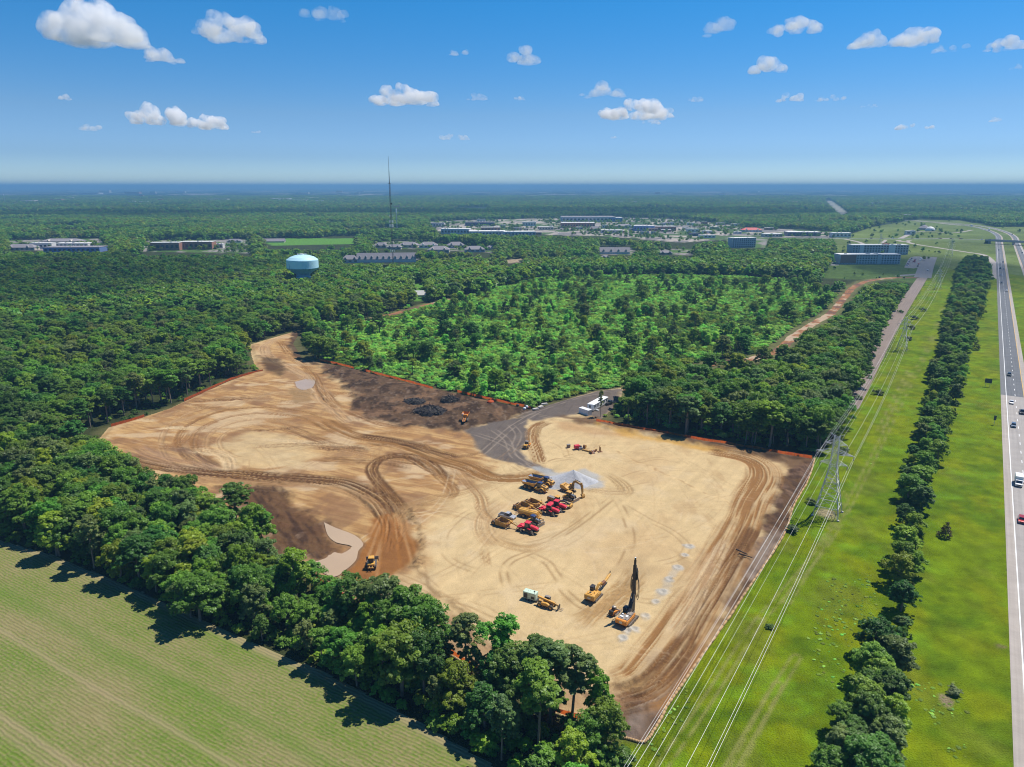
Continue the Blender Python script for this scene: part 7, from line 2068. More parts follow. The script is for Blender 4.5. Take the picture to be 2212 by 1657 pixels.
# ------------------------------------------------------------------ buildings
SHARED = {}
def building(xl, yb, xr, yt, wall, roof, label, style='flat', rz=0.0, depth=.6, group=None, name='building', rows=0, cols=0, cat='building', win='window', z0=0):
    a = G((xl + xr) / 2, yb, 0)
    dist = math.hypot(a.y, CAM_H)
    w = (xr - xl) / FPX * dist; h = (yb - yt) / FPX * dist
    d = max(6, w * depth)
    t = empty(name, a, rz); t.location = a + Vector((0, d / 2, 0)); tag(t, label, cat, group)
    far = a.y > 2600
    if style == 'flat':
        hh = max(3.5, h - d * CAM_H / a.y * .55)
        b = MB().box((0, 0, hh / 2), (w, d, hh)).build('wall', M[wall], t)
        MB().box((0, 0, hh + .2), (w + .6, d + .6, .45)).build('roof', M[roof], t)
        if not far and w > 14:
            m = MB(); rng = random.Random(int(xl))
            for k in range(max(2, int(w / 16))): m.box((rng.uniform(-.42, .42) * w, rng.uniform(-.35, .35) * d, hh + .9), (rng.uniform(1.5, 3.5), rng.uniform(1.5, 3), 1.2))
            m.build('roof_unit', M['galv'], t)
    elif style == 'gable':
        hh = h * .36; rh = h * .62
        b = MB().box((0, 0, hh / 2), (w, d, hh)).build('wall', M[wall], t)
        r = MB().prism([(-d / 2 - .7, hh - .2), (d / 2 + .7, hh - .2), (0, hh + rh)], -w / 2 - .6, w / 2 + .6)
        r.v = [(y, x, z) for x, y, z in r.v]
        r = r.build('roof', M[roof], t)
        if cols:
            for k in range(cols):
                x = -w / 2 + w * (k + .5) / cols
                g = MB().prism([(-1.5, 0), (1.5, 0), (1.5, rh * .32), (0, rh * .58), (-1.5, rh * .32)], -d / 2 - .3, -d * .18)
                dm = g.build('dormer', M[wall], r); dm.location = (x, 0, hh - .1)
                MB().prism([(-1.9, rh * .28), (0, rh * .63), (1.9, rh * .28), (0, rh * .55)], -d / 2 - .6, -d * .15).build('dormer_roof', M[roof], r).location = (x, 0, hh - .1)
                MB().box((x, -d / 2 - .33, hh + rh * .22), (1.3, .08, rh * .26)).build('window', M['window'], r)
    elif style == 'hip':
        hh = h * .5; rh = h * .55
        b = MB().box((0, 0, hh / 2), (w, d, hh)).build('wall', M[wall], t)
        e = .8
        MB().add([(-w / 2 - e, -d / 2 - e, hh), (w / 2 + e, -d / 2 - e, hh), (w / 2 + e, d / 2 + e, hh), (-w / 2 - e, d / 2 + e, hh), (-w / 2 + d / 2, 0, hh + rh), (w / 2 - d / 2, 0, hh + rh)],
                 [(0, 1, 5, 4), (1, 2, 5), (2, 3, 4, 5), (3, 0, 4), (3, 2, 1, 0)]).build('roof', M[roof], t)
        for s in (-.28, .28):
            MB().prism([(-2.6, hh - .4), (2.6, hh - .4), (0, hh + rh * .7)], -d / 2 - e - .5, -d * .2).build('gable', M[wall if (int(xl) % 2) else roof], t).location = (s * w, 0, 0)
    if rows and cols and style == 'flat':
        ww = w / cols * .5; wh = hh / rows * .5
        key = (round(ww, 2), round(wh, 2))
        if key not in SHARED:
            me = MB().box((0, 0, 0), (ww, .16, wh)).build('window', M[win], b); SHARED[key] = me.data; bpy.data.objects.remove(me)
        for r in range(rows):
            for c in range(cols):
                o = link(bpy.data.objects.new('window', SHARED[key]), b)
                o.location = (-w / 2 + w * (c + .5) / cols, -d / 2 - .03, hh * (r + .52) / rows)
    elif style != 'gable' and not far:
        n = max(2, int(w / 7))
        for k in range(min(n, 14)):
            MB().box((-w / 2 + w * (k + .5) / min(n, 14), -d / 2 - .03, (hh * .5)), (w / min(n, 14) * .55, .16, hh * .36)).build('window', M[win], b)
    return t, w, d, (hh if style != 'x' else 0)

# hotels by the street
def hotel(xl, yb, xr, yt, rz, label, cols, brick):
    t, w, d, hh = building(xl, yb, xr, yt, 'wallgrey', 'roofwhite', label, 'flat', rz, .22, 'hotels by the street', 'hotel', 4, cols, 'hotel')
    if brick:
        MB().box((-w * .36, -d / 2 - .12, hh * .55), (w * .26, .22, hh * .9)).build('brick_bay', M['wallbrick'], t)
        MB().box((w * .14, -d / 2 - .5, hh * .5 + .4), (w * .05, 1.0, hh + .8)).build('stair_tower', M['wallgrey'], t)
    else:
        MB().box((w * .20, -d / 2 - .4, hh * .55), (w * .12, .9, hh * 1.02)).build('white_bay', M['white'], t)
        MB().box((-w * .34, -d / 2 - .4, hh * .5), (w * .07, .9, hh)).build('white_bay', M['white'], t)
        MB().box((w * .14, 0, hh + 1.2), (w * .07, d * .5, 2.0)).build('roof_house', M['wallbrick'], t)
    MB().box((0, -d / 2 - .35, hh + .1), (w * 1.005, .5, .7)).build('parapet', M['white'], t)
    MB().box((0, -d / 2 - .15, 1.6), (w * .98, .25, .5)).build('base_course', M['wallgrey'], t)
    return t
hotel(1813, 571, 1943, 549, .02, 'four storey grey and brick hotel nearer the viewer', 22, True)
hotel(1841, 550, 1960, 529, .0, 'four storey pale hotel behind the brick fronted one', 20, False)
building(738, 568, 772, 553, 'wallwhite', 'roofgrey', 'low grey roofed wing at the left of the long apartment house', 'hip', .15, .5, name='house', cat='house')
building(772, 567, 896, 547, 'wallwhite', 'roofgrey', 'long pale apartment house with a row of roof dormers', 'gable', .10, .17, cols=10, name='apartment_building')
HOUSES = [(783, 537, 806, 527), (810, 536, 834, 525), (836, 539, 866, 529), (862, 535, 902, 524), (905, 536, 944, 524), (925, 546, 970, 533), (966, 536, 1002, 524), (1004, 545, 1046, 533), (1050, 541, 1080, 531)]
HL = ['small grey roofed house at the left end of the housing row', 'grey roofed house behind the mast', 'low grey roofed house right of the mast', 'wide grey roofed house with two gables', 'grey roofed house with blueish walls in the row', 'grey hipped house set forward of the row', 'largest pale walled house with grey roof in the row', 'low wide grey house near the right end of the row', 'grey gabled house at the right end of the row']
for (q, l) in zip(HOUSES, HL): building(*q, random.choice(['wallcream', 'wallwhite', 'wallgrey']), 'roofgrey', l, 'hip', random.uniform(-.2, .2), .5, 'houses of the grey roofed row', 'house', cat='house')
building(1297, 549, 1360, 535, 'wallwhite', 'roofgrey', 'large grey roofed house with dormers in the middle wood', 'gable', -.05, .3, cols=4, name='house', cat='house')
building(1300, 558, 1316, 552, 'wallwhite', 'roofgrey', 'tiny white house before the large grey roofed one', 'hip', .1, .6, name='house', cat='house')
building(1424, 550, 1452, 542, 'wallcream', 'roofgrey', 'small house in the trees right of the large grey roofed one', 'hip', .1, .5, name='house', cat='house')
building(895, 642, 918, 628, 'white', 'roofwhite', 'small white shed on a green lawn in the wood', 'gable', .1, .6, name='shed', cat='shed')
building(1577, 535, 1632, 514, 'wallgrey', 'roofwhite', 'grey five storey block with dark windows rising from the trees', 'flat', .25, .35, name='office_block', rows=5, cols=11)
SCHOOL = [(12, 541, 72, 529, 'wallcream', 'roofgrey', 'hip', 'grey roofed school wing at the left edge'), (66, 537, 112, 525, 'wallwhite', 'roofwhite', 'flat', 'white flat roofed school hall'), (87, 526, 170, 517, 'wallcream', 'roofgrey', 'hip', 'grey roofed school wing at the back'),
          (96, 545, 212, 533, 'bluewall', 'roofgrey', 'flat', 'long low school building with blue window front'), (120, 533, 190, 525, 'wallwhite', 'roofwhite', 'flat', 'white roofed school building in the middle'), (225, 536, 300, 531, 'wallgrey', 'roofgrey', 'flat', 'very low grey roofed annex right of the school'),
          (327, 541, 386, 524, 'wallbrick', 'roofwhite', 'flat', 'brown brick school block with white roof'), (390, 539, 458, 522, 'wallbrick', 'roofwhite', 'flat', 'orange brick school block with pale roof'), (455, 536, 482, 527, 'wallwhite', 'roofwhite', 'flat', 'small pale block at the end of the brick school'), (490, 524, 520, 517, 'wallwhite', 'roofgrey', 'hip', 'low pale house beyond the brick school'), (565, 524, 612, 516, 'wallcream', 'roofgrey', 'gable', 'pale church like hall beside the green park')]
for xl, yb, xr, yt, wm, rm, st, lab in SCHOOL: building(xl, yb, xr, yt, wm, rm, lab, st, random.uniform(-.1, .1), .35, name='school_building' if 'school' in lab else 'building', cat='school' if 'school' in lab else 'building')
SHOPS = [(954, 506, 1015, 494, 'wallwhite', 'roofwhite', 'flat', 'large white warehouse at the left end of the retail strip'), (1013, 508, 1090, 499, 'wallwhite', 'roofwhite', 'flat', 'long low white store in front of the retail strip'), (1088, 510, 1155, 500, 'wallgrey', 'roofwhite', 'flat', 'low grey fronted store in front of the strip'),
         (1039, 499, 1080, 491, 'wallbrick', 'roofwhite', 'flat', 'orange brown store behind the long white one'), (1129, 488, 1157, 480, 'wallwhite', 'roofwhite', 'flat', 'white box store towards the back of the strip'), (1006, 488, 1068, 480, 'navy', 'roofgrey', 'flat', 'dark blue grey warehouse row at the back left'),
         (930, 490, 960, 482, 'wallwhite', 'roofgrey', 'flat', 'small pale building left of the dark warehouses'), (1214, 492, 1284, 481, 'wallbrick', 'roofwhite', 'flat', 'brick fronted supermarket with white roof'), (1273, 499, 1298, 490, 'wallbrick', 'roofgrey', 'hip', 'brown hip roofed restaurant beside the supermarket'),
         (1215, 479, 1328, 468, 'wallgrey', 'roofgrey', 'flat', 'long grey big box store at the back of the strip'), (1283, 479, 1344, 470, 'bluewall', 'roofwhite', 'flat', 'blue fronted big box store at the back'), (1300, 504, 1345, 497, 'wallwhite', 'roofwhite', 'flat', 'low white shop in the middle of the parking'),
         (1371, 499, 1414, 488, 'bluewall', 'roofwhite', 'flat', 'strip of shops with blue end wall'), (1414, 499, 1460, 489, 'wallbrick', 'roofwhite', 'flat', 'strip of shops with brown brick front'), (1485, 502, 1509, 495, 'wallwhite', 'roofwhite', 'flat', 'small white shop with flat roof near the trees'),
         (1605, 501, 1646, 493, 'wallwhite', 'redroof', 'hip', 'shop with a bright red roof'), (1698, 507, 1726, 500, 'wallgrey', 'roofwhite', 'flat', 'grey shop right of the red roofed one'), (1512, 514, 1545, 508, 'wallwhite', 'roofwhite', 'flat', 'white shed roof among the parking trees'), (1490, 510, 1512, 504, 'navy', 'roofgrey', 'flat', 'dark low shop among the parking trees'),
         (1705, 510, 1772, 501, 'navy', 'roofwhite', 'flat', 'long dark fronted shop row near the interchange'), (1799, 513, 1838, 503, 'wallwhite', 'roofwhite', 'flat', 'white shop at the corner of the overpass road'), (1958, 507, 1977, 499, 'wallwhite', 'roofwhite', 'flat', 'small white depot building beside the dome'), (1030, 483, 1048, 474, 'wallwhite', 'roofgrey', 'flat', 'small pale block at the far back of the strip'),
         (1165, 497, 1195, 490, 'wallcream', 'roofwhite', 'flat', 'cream shop between the white store and the supermarket'), (1330, 492, 1366, 485, 'wallgrey', 'roofgrey', 'hip', 'grey roofed shop left of the blue ended strip'), (1650, 512, 1690, 505, 'wallcream', 'roofwhite', 'flat', 'cream shop in front of the red roofed one')]
for xl, yb, xr, yt, wm, rm, st, lab in SHOPS: building(xl, yb, xr, yt, wm, rm, lab, st, random.uniform(-.12, .12), .45, 'shops of the retail strip', 'shop_building', cat='shop')
rs = random.Random(9)
for k in range(34):
    x = rs.uniform(1000, 1760); y = rs.uniform(484, 508) + (x > 1600) * 4; w = rs.uniform(9, 22)
    building(x, y, x + w, y - rs.uniform(4, 6.5), rs.choice(['wallwhite', 'wallcream', 'wallbrick', 'wallgrey']), rs.choice(['roofwhite', 'roofwhite', 'roofgrey']), 'small low building among the parking lots of the retail strip', 'flat', rs.uniform(-.2, .2), .5, 'small buildings of the retail strip', 'shop_building', cat='shop')
p = G(2009, 499, 0); t = empty('salt_dome', p); tag(t, 'white rounded storage dome beside the far highway', 'dome')
MB().lathe([(11, 0), (10.6, 3), (9, 6.5), (6, 9), (2.5, 10.3), (.1, 10.6)], n=32).build('shell', M['crownwhite'], t, smooth=True)
MB().box((0, -10.2, 1.8), (4, 1.6, 3.6)).build('door', M['window'], t)
p = G(1996, 496, 0); t = empty('storage_hall', p); tag(t, 'grey cone roofed hall left of the white dome', 'hall')
MB().lathe([(13, 0), (13, 4), (6, 9), (.1, 12)], n=16).build('roof', M['roofgrey'], t)
FARB = [(190, 421, 45), (225, 419, 22), (285, 421, 30), (330, 420, 12), (390, 418, 18), (285, 441, 14), (310, 441, 18), (365, 449, 24), (345, 437, 12), (470, 436, 40), (560, 442, 20), (600, 436, 10), (120, 437, 26), (60, 440, 30), (25, 440, 14), (150, 432, 14), (305, 428, 10), (655, 421, 22), (733, 418, 12), (772, 421, 10), (780, 417, 12), (605, 434, 40), (640, 437, 42),
        (690, 440, 16), (595, 463, 18), (625, 464, 14), (705, 474, 28), (735, 475, 8), (550, 478, 12), (975, 408, 12), (1000, 410, 8), (1110, 453, 55), (860, 452, 24), (905, 455, 14), (1340, 440, 10), (1370, 442, 10), (1550, 446, 8), (1595, 447, 10), (1620, 440, 40), (1660, 448, 18), (1720, 441, 26), (1890, 443, 18), (1905, 442, 14), (2120, 424, 40), (2075, 455, 14), (1700, 424, 14), (1560, 424, 10), (1250, 419, 12), (1420, 421, 10), (1960, 470, 16), (2190, 437, 12)]
for k, (x, y, w) in enumerate(FARB):
    building(x - w / 2, y, x + w / 2, y - rs.uniform(4.5, 7.0), rs.choice(['wallwhite', 'wallwhite', 'wallcream', 'wallbrick']), rs.choice(['roofwhite', 'roofwhite', 'roofgrey']), 'tiny far pale building standing out of the hazy woodland', 'flat', 0, .4, 'far buildings in the woodland', 'building')

# ------------------------------------------------------------------ overpass bridge
def bridge():
    P0 = Vector((OVER[-1][0], OVER[-1][1], 7.0)); dv = (OVER[-1] - OVER[-6]); dv = Vector((dv[0], dv[1], 0)).normalized()
    t = empty('overpass_bridge', P0, math.atan2(dv.y, dv.x)); tag(t, 'flat concrete overpass crossing the highway', 'bridge')
    MB().box((60, 0, -.65), (124, 13, 1.3)).build('deck', M['concrete'], t)
    MB().box((60, 0, .06), (124, 11.4, .08)).build('deck_asphalt', M_ASPH, t)
    for s in (-1, 1):
        MB().box((60, s * 6.3, .55), (124, .35, 1.1)).build('parapet', M['concrete'], t)
        MB().box((60, s * 6.0, -1.8), (122, .5, 1.1)).build('girder', M['roofgrey'], t)
    for x in (4, 43, 84, 118):
        m = MB()
        for y in (-4.5, 0, 4.5): m.cyl((x, y, -7.1), (x, y, -1.6), .6, .6, 12)
        m.box((x, 0, -1.9), (1.3, 11.5, .9)); m.build('pier', M['concrete'], t)
bridge()

# ------------------------------------------------------------------ traffic
def on_lane(x, y):
    """snap a ground point to the nearest lane centre of the highway"""
    p = G(x, y, 0); P = np.array([p.x, p.y])
    best = None
    for o in (4.3, 8.1, 31.8, 35.6):
        Q = offset_line(np.vstack([ALLHW[:1], ALLHW[1:]]), o)
        s = np.r_[0, np.cumsum(np.hypot(*np.diff(Q, axis=0).T))]
        t = np.linspace(0, s[-1], 6000); qx = np.interp(t, s, Q[:, 0]); qy = np.interp(t, s, Q[:, 1])
        d = np.hypot(qx - P[0], qy - P[1]); i = min(max(int(d.argmin()), 1), 5998)
        if best is None or d[i] < best[0]: best = (d[i], qx[i], qy[i], math.atan2(qy[i + 1] - qy[i - 1], qx[i + 1] - qx[i - 1]), o)
    return best
TR = [((2183, 812), 'dark_grey', 'suv', 'dark grey car on the highway just beyond the pavement seam'), ((2186, 872), 'white', 'car', 'white car on the highway just before the pavement seam'), ((2209, 893), 'dark_grey', 'pickup', 'dark grey pickup in the inner lane near the pavement seam'),
      ((2190, 922), 'blue_grey', 'suv', 'blue grey car in the outer lane behind the white box truck'), ((2212, 1128), 'red', 'suv', 'dark red car at the edge of the picture'), ((2170, 629), 'white', 'suv', 'white van on the highway level with the lone dark conifer'), ((2166, 612), 'dark_grey', 'car', 'dark car on the highway behind a white van'), ((2165, 596), 'silver', 'car', 'silver car where the on ramp joins'),
      ((2164, 581), 'dark_grey', 'pickup', 'dark pickup side by side with another car before the ramp'), ((2172, 582), 'silver', 'car', 'silver car side by side with a dark pickup'), ((2169, 567), 'black', 'car', 'black car nearest behind the side by side pair'), ((2160, 541), 'blue_grey', 'car', 'blue grey car just this side of the overpass'), ((2164, 532), 'white', 'car', 'white car close under the overpass'),
      ((2210, 547), 'dark_grey', 'suv', 'dark car driving away on the far carriageway'), ((2199, 530), 'black', 'car', 'black car driving away close to the overpass'), ((2185, 507), 'dark_grey', 'suv', 'dark car beyond the overpass driving away')]
for at, colr, kd, lab in TR:
    _, x, y, a, o_ = on_lane(*at)
    c = car(colr, kd); c.location = (x, y, .075); c.rotation_euler.z = a + (math.pi if o_ < 20 else 0)
    tag(c, lab, {'car': 'car', 'suv': 'car', 'pickup': 'pickup truck'}[kd], 'traffic on the highway')
def box_truck(lab, at, L=4.6, semi=False):
    _, x, y, a, o_ = on_lane(*at)
    t = empty('semi_truck' if semi else 'box_truck', (x, y, .075), a + (math.pi if o_ < 20 else 0)); tag(t, lab, 'truck', 'traffic on the highway')
    if semi: L = 14
    b = MB().box((-L / 2 + .6, 0, 2.1), (L, 2.4, 2.5 if not semi else 2.8)).build('cargo_box', M['white'], t, bevel=.05)
    c = MB().prism([(.8, .5), (2.9, .5), (2.95, 1.15), (2.2, 1.35), (1.55, 2.25), (.8, 2.3)], -1.05, 1.05).build('cab', M['white'], t, bevel=.06)
    MB().add([(2.22, -.9, 1.4), (2.22, .9, 1.4), (1.62, .82, 2.2), (1.62, -.82, 2.2)], [(0, 1, 2, 3)]).box((1.35, 1.04, 1.75), (.8, .06, .6)).box((1.35, -1.04, 1.75), (.8, .06, .6)).build('window', M['window'], c)
    MB().box((2.95, 0, .85), (.08, 1.3, .35)).build('grille', M['black'], c)
    for s in (-1, 1):
        MB().box((2.95, s * .85, .85), (.1, .3, .25)).build('headlight', M['silver'], c)
        MB().box((1.7, s * 1.35, 1.6), (.12, .25, .4)).build('mirror', M['black'], c)
    for px in ((2.1, -L + 2.0) if not semi else (2.1, .2, -L + 3.2, -L + 2.0)):
        for s in (-1, 1): MB().wheel((px, s * 1.0, .45), .45, .3, 14).build('wheel', M['rubber'], t)
box_truck('white box truck driving towards the viewer on the highway', (2202, 1048))
box_truck('white semi truck on the far curve beyond the overpass', (2136, 498), semi=True)
box_truck('white semi truck farthest up the highway curve', (2100, 489), semi=True)
# little cars far off, too small for parts
def tiny(colour):
    m = MB().prism([(-2.2, .3), (2.2, .3), (2.2, .8), (1.3, .95), (.7, 1.45), (-1.2, 1.5), (-2.1, .95)], -.88, .88)
    o = m.build('car', CARPAINT[colour]); return o
TINY = {}
def put_tiny(x, y, a, z, lab, grp):
    k = rs.choice(['white', 'silver', 'dark_grey', 'black', 'blue_grey', 'red', 'white'])
    if k not in TINY: o = TINY[k] = tiny(k)
    else: o = link(TINY[k].copy())
    o.location = (x, y, z); o.rotation_euler.z = a
    tag(o, lab.replace('#', k.replace('_', ' ')), 'car', grp)
for (x0, y0), (x1, y1), n in (((1958, 575), (1970, 558), 9), ((1982, 577), (1990, 558), 9), ((1778, 570), (1808, 555), 12), ((1972, 570), (1978, 560), 5)):
    A, B = G(x0, y0), G(x1, y1)
    for k in range(n):
        if rs.random() < .2: continue
        q = A.lerp(B, (k + .5) / n); put_tiny(q.x, q.y, rs.choice([.9, 2.5]) + rs.uniform(-.05, .05), .07, '# car parked in the hotel parking lot', 'cars parked at the hotels')
for k in range(12):
    q = OVER[int(rs.uniform(6, len(OVER) - 1))]; i = np.where(OVER[:, 0] == q[0])[0][0]
    put_tiny(q[0], q[1] + rs.choice([-2.5, 2.5]), 0.0, float(zz[i]) + .05, 'tiny # car on the overpass road', 'cars on the overpass road')
for k in range(70):
    x = rs.uniform(1020, 1750); y = rs.uniform(486, 508) + (x > 1600) * 4; q = G(x, y)
    put_tiny(q.x, q.y, rs.choice([0, 1.57]), .05, 'tiny # car in the retail parking lots', 'cars in the retail parking lots')
for x, y in ((1900, 600), (2004, 585)):
    q = G(x, y); put_tiny(q.x, q.y, .95, .08, '# car at the street end ' + ('on the brown track' if x < 1950 else 'near the hotels'), None)
# road signs seen from behind
for at, w, h, lab in (((2133, 836), 3.2, 2.4, 'large dark road sign seen from behind on the highway verge'), ((2147, 918), 1.0, 2.2, 'small narrow sign on the highway verge')):
    p = G(*at, 0); t = empty('road_sign', p, math.atan2(hd[1], hd[0]) - math.pi / 2); tag(t, lab, 'sign')
    b = MB().box((0, 0, 2.2 + h / 2), (w, .08, h)).build('panel', M['signback'], t)
    for s in ((-.3, .3) if w > 2 else (0,)): MB().bar((s * w, .1, -.1), (s * w, .1, 2.2 + h * .9), .14).build('post', M['galv'], t)
# ------------------------------------------------------------------ clouds
def cloud_mat(name, dens, rag):
    m = bpy.data.materials.new(name)
    m.use_nodes = True
    nt = m.node_tree; N = nt.nodes; L = nt.links
    N.remove(N['Principled BSDF'])
    v = N.new('ShaderNodeVolumePrincipled')
    v.inputs['Color'].default_value = (1, 1, 1, 1); v.inputs['Anisotropy'].default_value = 0.0
    tc = N.new('ShaderNodeTexCoord')
    n = N.new('ShaderNodeTexNoise'); n.inputs['Scale'].default_value = .0075; n.inputs['Detail'].default_value = 7; n.inputs['Roughness'].default_value = .62
    L.new(tc.outputs['Object'], n.inputs['Vector'])
    r = N.new('ShaderNodeMapRange'); r.inputs[1].default_value = rag; r.inputs[2].default_value = rag + .30; r.inputs[3].default_value = 0; r.inputs[4].default_value = dens
    L.new(n.outputs['Fac'], r.inputs[0]); L.new(r.outputs[0], v.inputs['Density'])
    L.new(v.outputs[0], N['Material Output'].inputs['Volume'])
    return m
M_CLOUD = cloud_mat('thick white cloud vapour', .018, .40)
M_WISP = cloud_mat('thin cloud vapour', .008, .36)

def cloud(x, y, w, h, seed, wisp=False, flat=.35, lean=0.0):
    """cumulus seen at (x, y) of the print, w by h print pixels, at its true height of about 1.3 km"""
    rng = random.Random(seed)
    alt = 1250.0 + rng.uniform(-100, 150)
    u = (x - 1106.0) / FPX; v = (828.5 - y) / FPX
    d = Vector((u, math.cos(PITCH) + v * math.sin(PITCH), -math.sin(PITCH) + v * math.cos(PITCH)))
    t = (alt - CAM_H) / d.z
    c = d * t + Vector((0, 0, CAM_H))
    sc = t / FPX
    W, Hh = w * sc * .88, h * sc * .92
    D = min(W * .7, 900)
    bm = bmesh.new()
    n = max(7, min(26, int(w / 9)))
    for i in range(n):
        f = rng.uniform(-.42, .42)
        prof = math.cos(f * 3.2) ** .8
        r = Hh * rng.uniform(.20, .34) * (.6 + .5 * prof)
        z = -Hh * .5 + r * .8 + (Hh - 1.7 * r) * rng.random() ** 1.5 * prof + lean * f * Hh
        mt = Matrix.Translation((f * W, rng.uniform(-.4, .4) * D, z)) @ Matrix.Diagonal((1.25 * max(1, W / Hh / 4.5), 1.1, .9, 1))
        bmesh.ops.create_icosphere(bm, subdivisions=2, radius=r, matrix=mt)
    me = bpy.data.meshes.new('cloud')
    bm.to_mesh(me); bm.free()
    o = bpy.data.objects.new('cloud', me)
    link(o)
    rm = o.modifiers.new('merge', 'REMESH'); rm.mode = 'VOXEL'; rm.voxel_size = max(Hh / 22, W / 90)
    dg = bpy.context.evaluated_depsgraph_get()
    m2 = bpy.data.meshes.new_from_object(o.evaluated_get(dg))
    o.modifiers.clear(); o.data = m2
    k = len(m2.vertices); co = np.empty(k * 3, np.float32); m2.vertices.foreach_get('co', co); co = co.reshape(-1, 3)
    q = co / (Hh * .35) + seed
    dn = (fbm(q[:, 0] + q[:, 2] * .7, q[:, 1] + q[:, 2] * 1.3, seed, 4) - .45)
    ctr = co.mean(0); dr = co - ctr * np.array((0, 1, 1)) - np.array((1, 0, 0)) * co[:, :1] * .8
    dr /= np.linalg.norm(dr, axis=1)[:, None] + 1e-6
    co = co + dr * (dn * Hh * .42)[:, None]
    lowz = -.26 * Hh; co[:, 2] = np.where(co[:, 2] < lowz, lowz + (co[:, 2] - lowz) * .35, co[:, 2])
    m2.vertices.foreach_set('co', co.astype(np.float32).ravel()); m2.update()
    m2.materials.clear(); m2.materials.append(M_WISP if wisp else M_CLOUD)
    o.location = c
    o.rotation_euler = (0, 0, -math.atan2(c.x, c.y))
    return o
CLOUDS = [(205, 55, 225, 118, 0, 'largest towering white cumulus at the upper corner of the sky'), (490, 62, 165, 72, 0, 'heart shaped white cumulus beside the largest cloud'), (352, 118, 92, 46, 0, 'small cumulus just below the largest cloud'),
          (703, 27, 122, 44, 1, 'thin ragged cloud at the top edge of the sky'), (140, 210, 28, 18, 0, 'tiny puff of cloud alone above the west wood'), (345, 250, 158, 56, 0, 'long flat cumulus low over the west wood'), (452, 265, 118, 42, 0, 'trailing tail cloud joined to the long flat cumulus'),
          (195, 277, 70, 20, 1, 'faint low wisp near the long flat cumulus'), (878, 206, 186, 58, 0, 'broad flat bottomed cumulus above the radio mast'), (1032, 209, 58, 24, 1, 'small wisp right of the cloud above the mast'), (1122, 212, 30, 14, 0, 'tiny round puff in the middle of the sky'),
          (992, 112, 56, 24, 0, 'small slanting cloud high above the mast'), (1134, 122, 82, 48, 0, 'compact round cumulus high in the middle sky'), (965, 295, 40, 20, 1, 'low puff close to the mast top'), (1000, 298, 40, 16, 1, 'low wispy puff next to another near the mast'),
          (1300, 195, 124, 40, 1, 'soft cloud bank just above the bright cumulus'), (1372, 238, 192, 56, 0, 'bright lumpy cumulus low in the middle of the sky'), (1405, 264, 52, 18, 1, 'small grey puff under the bright lumpy cumulus'), (1503, 213, 48, 20, 1, 'small puff right of the bright lumpy cumulus'),
          (1555, 52, 74, 54, 1, 'thin slanting wispy cloud near the top edge'), (1718, 60, 138, 44, 0, 'oblong white cloud near the top of the sky'), (1660, 141, 82, 52, 0, 'compact cumulus below the oblong cloud'), (1880, 88, 100, 46, 0, 'left half of the ragged double cloud'),
          (1983, 78, 120, 58, 0, 'bright right half of the ragged double cloud'), (2055, 100, 90, 30, 1, 'thin veil trailing from the double cloud'), (2175, 94, 96, 44, 0, 'white cloud cut by the edge of the sky'), (1708, 210, 66, 28, 0, 'low cumulus puff above the hotels'),
          (1793, 211, 78, 20, 1, 'flat streak of cloud beside the low puff above the hotels'), (1880, 228, 50, 12, 1, 'thin flat cloud sliver over the interchange'), (1957, 272, 54, 24, 0, 'small pointed cumulus low over the interchange'), (2010, 274, 26, 13, 0, 'tiny puff beside the pointed low cumulus'),
          (2150, 258, 30, 16, 1, 'faint low puff near the edge of the sky'), (2190, 144, 44, 18, 1, 'faint wisp below the cloud cut by the edge'), (552, 284, 22, 12, 1, 'faint tiny puff low beside the tail cloud'), (1326, 296, 22, 9, 1, 'faint tiny puff low under the bright cumulus')]
for i, (x, y, w, h, wi, lab) in enumerate(CLOUDS):
    tag(cloud(x, y, w, h, 500 + i, bool(wi), lean=.8 if (wi and h > 50) else 0), lab, 'cloud', 'fair weather clouds')

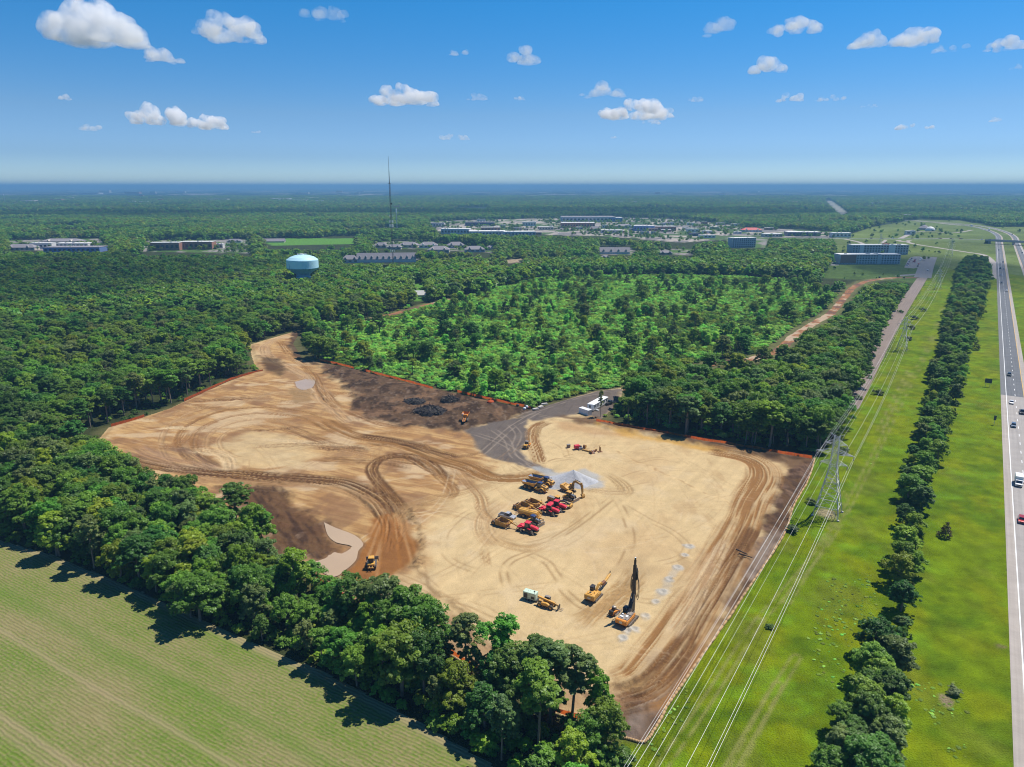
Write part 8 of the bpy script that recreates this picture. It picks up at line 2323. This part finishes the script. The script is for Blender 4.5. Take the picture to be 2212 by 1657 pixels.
# clouds above the picture whose shade lies on the west wood, the hotels and the far woods
M_OVER = bpy.data.materials.new('even cloud vapour'); M_OVER.use_nodes = True
_n = M_OVER.node_tree.nodes; _n.remove(_n['Principled BSDF']); _v = _n.new('ShaderNodeVolumePrincipled')
_v.inputs['Color'].default_value = (1, 1, 1, 1); _v.inputs['Density'].default_value = .0050
M_OVER.node_tree.links.new(_v.outputs[0], _n['Material Output'].inputs['Volume'])
def overhead(gx, gy, rx, ry, seed, lab):
    rng = np.random.default_rng(seed)
    c = Vector((gx, gy, 0)) + SUN_DIR * (1350 / SUN_DIR.z)
    bm = bmesh.new(); bmesh.ops.create_icosphere(bm, subdivisions=5, radius=1.0)
    me = bpy.data.meshes.new('cloud'); bm.to_mesh(me); bm.free()
    k = len(me.vertices); co = np.empty(k * 3, np.float32); me.vertices.foreach_get('co', co); co = co.reshape(-1, 3)
    n_ = fbm(co[:, 0] * 2.2 + seed + co[:, 2], co[:, 1] * 2.2 + co[:, 2], seed, 4)
    co = co * (.45 + 1.05 * n_)[:, None] * np.array((rx, ry, 95))
    me.vertices.foreach_set('co', co.astype(np.float32).ravel()); me.update(); me.materials.append(M_OVER)
    o = link(bpy.data.objects.new('cloud', me)); o.location = c
    tag(o, lab, 'cloud', 'fair weather clouds')
overhead(-600, 790, 300, 270, 3, 'cloud high overhead shading the wood around the water tower')
overhead(560, 960, 130, 230, 5, 'cloud high overhead shading the hotels')
overhead(250, 2900, 1500, 420, 8, 'long cloud high overhead shading the far woods behind the shops')
overhead(-1500, 2700, 700, 300, 11, 'cloud high overhead shading the far west woods')
# ------------------------------------------------------------------ haze
def haze():
    m = bpy.data.materials.new('thin blue air')
    m.use_nodes = True
    nt = m.node_tree; N = nt.nodes
    N.remove(N['Principled BSDF'])
    v = N.new('ShaderNodeVolumePrincipled')
    v.inputs['Color'].default_value = (0.22, 0.47, 0.76, 1)
    v.inputs['Density'].default_value = 1.35e-4
    v.inputs['Anisotropy'].default_value = 0.0
    nt.links.new(v.outputs[0], N['Material Output'].inputs['Volume'])
    b = MB().box((0, 30000, 76), (130000, 62000, 154))
    o = b.build('haze', m)
    tag(o, 'thin blue haze over the far country', 'haze', kind='stuff')
haze()
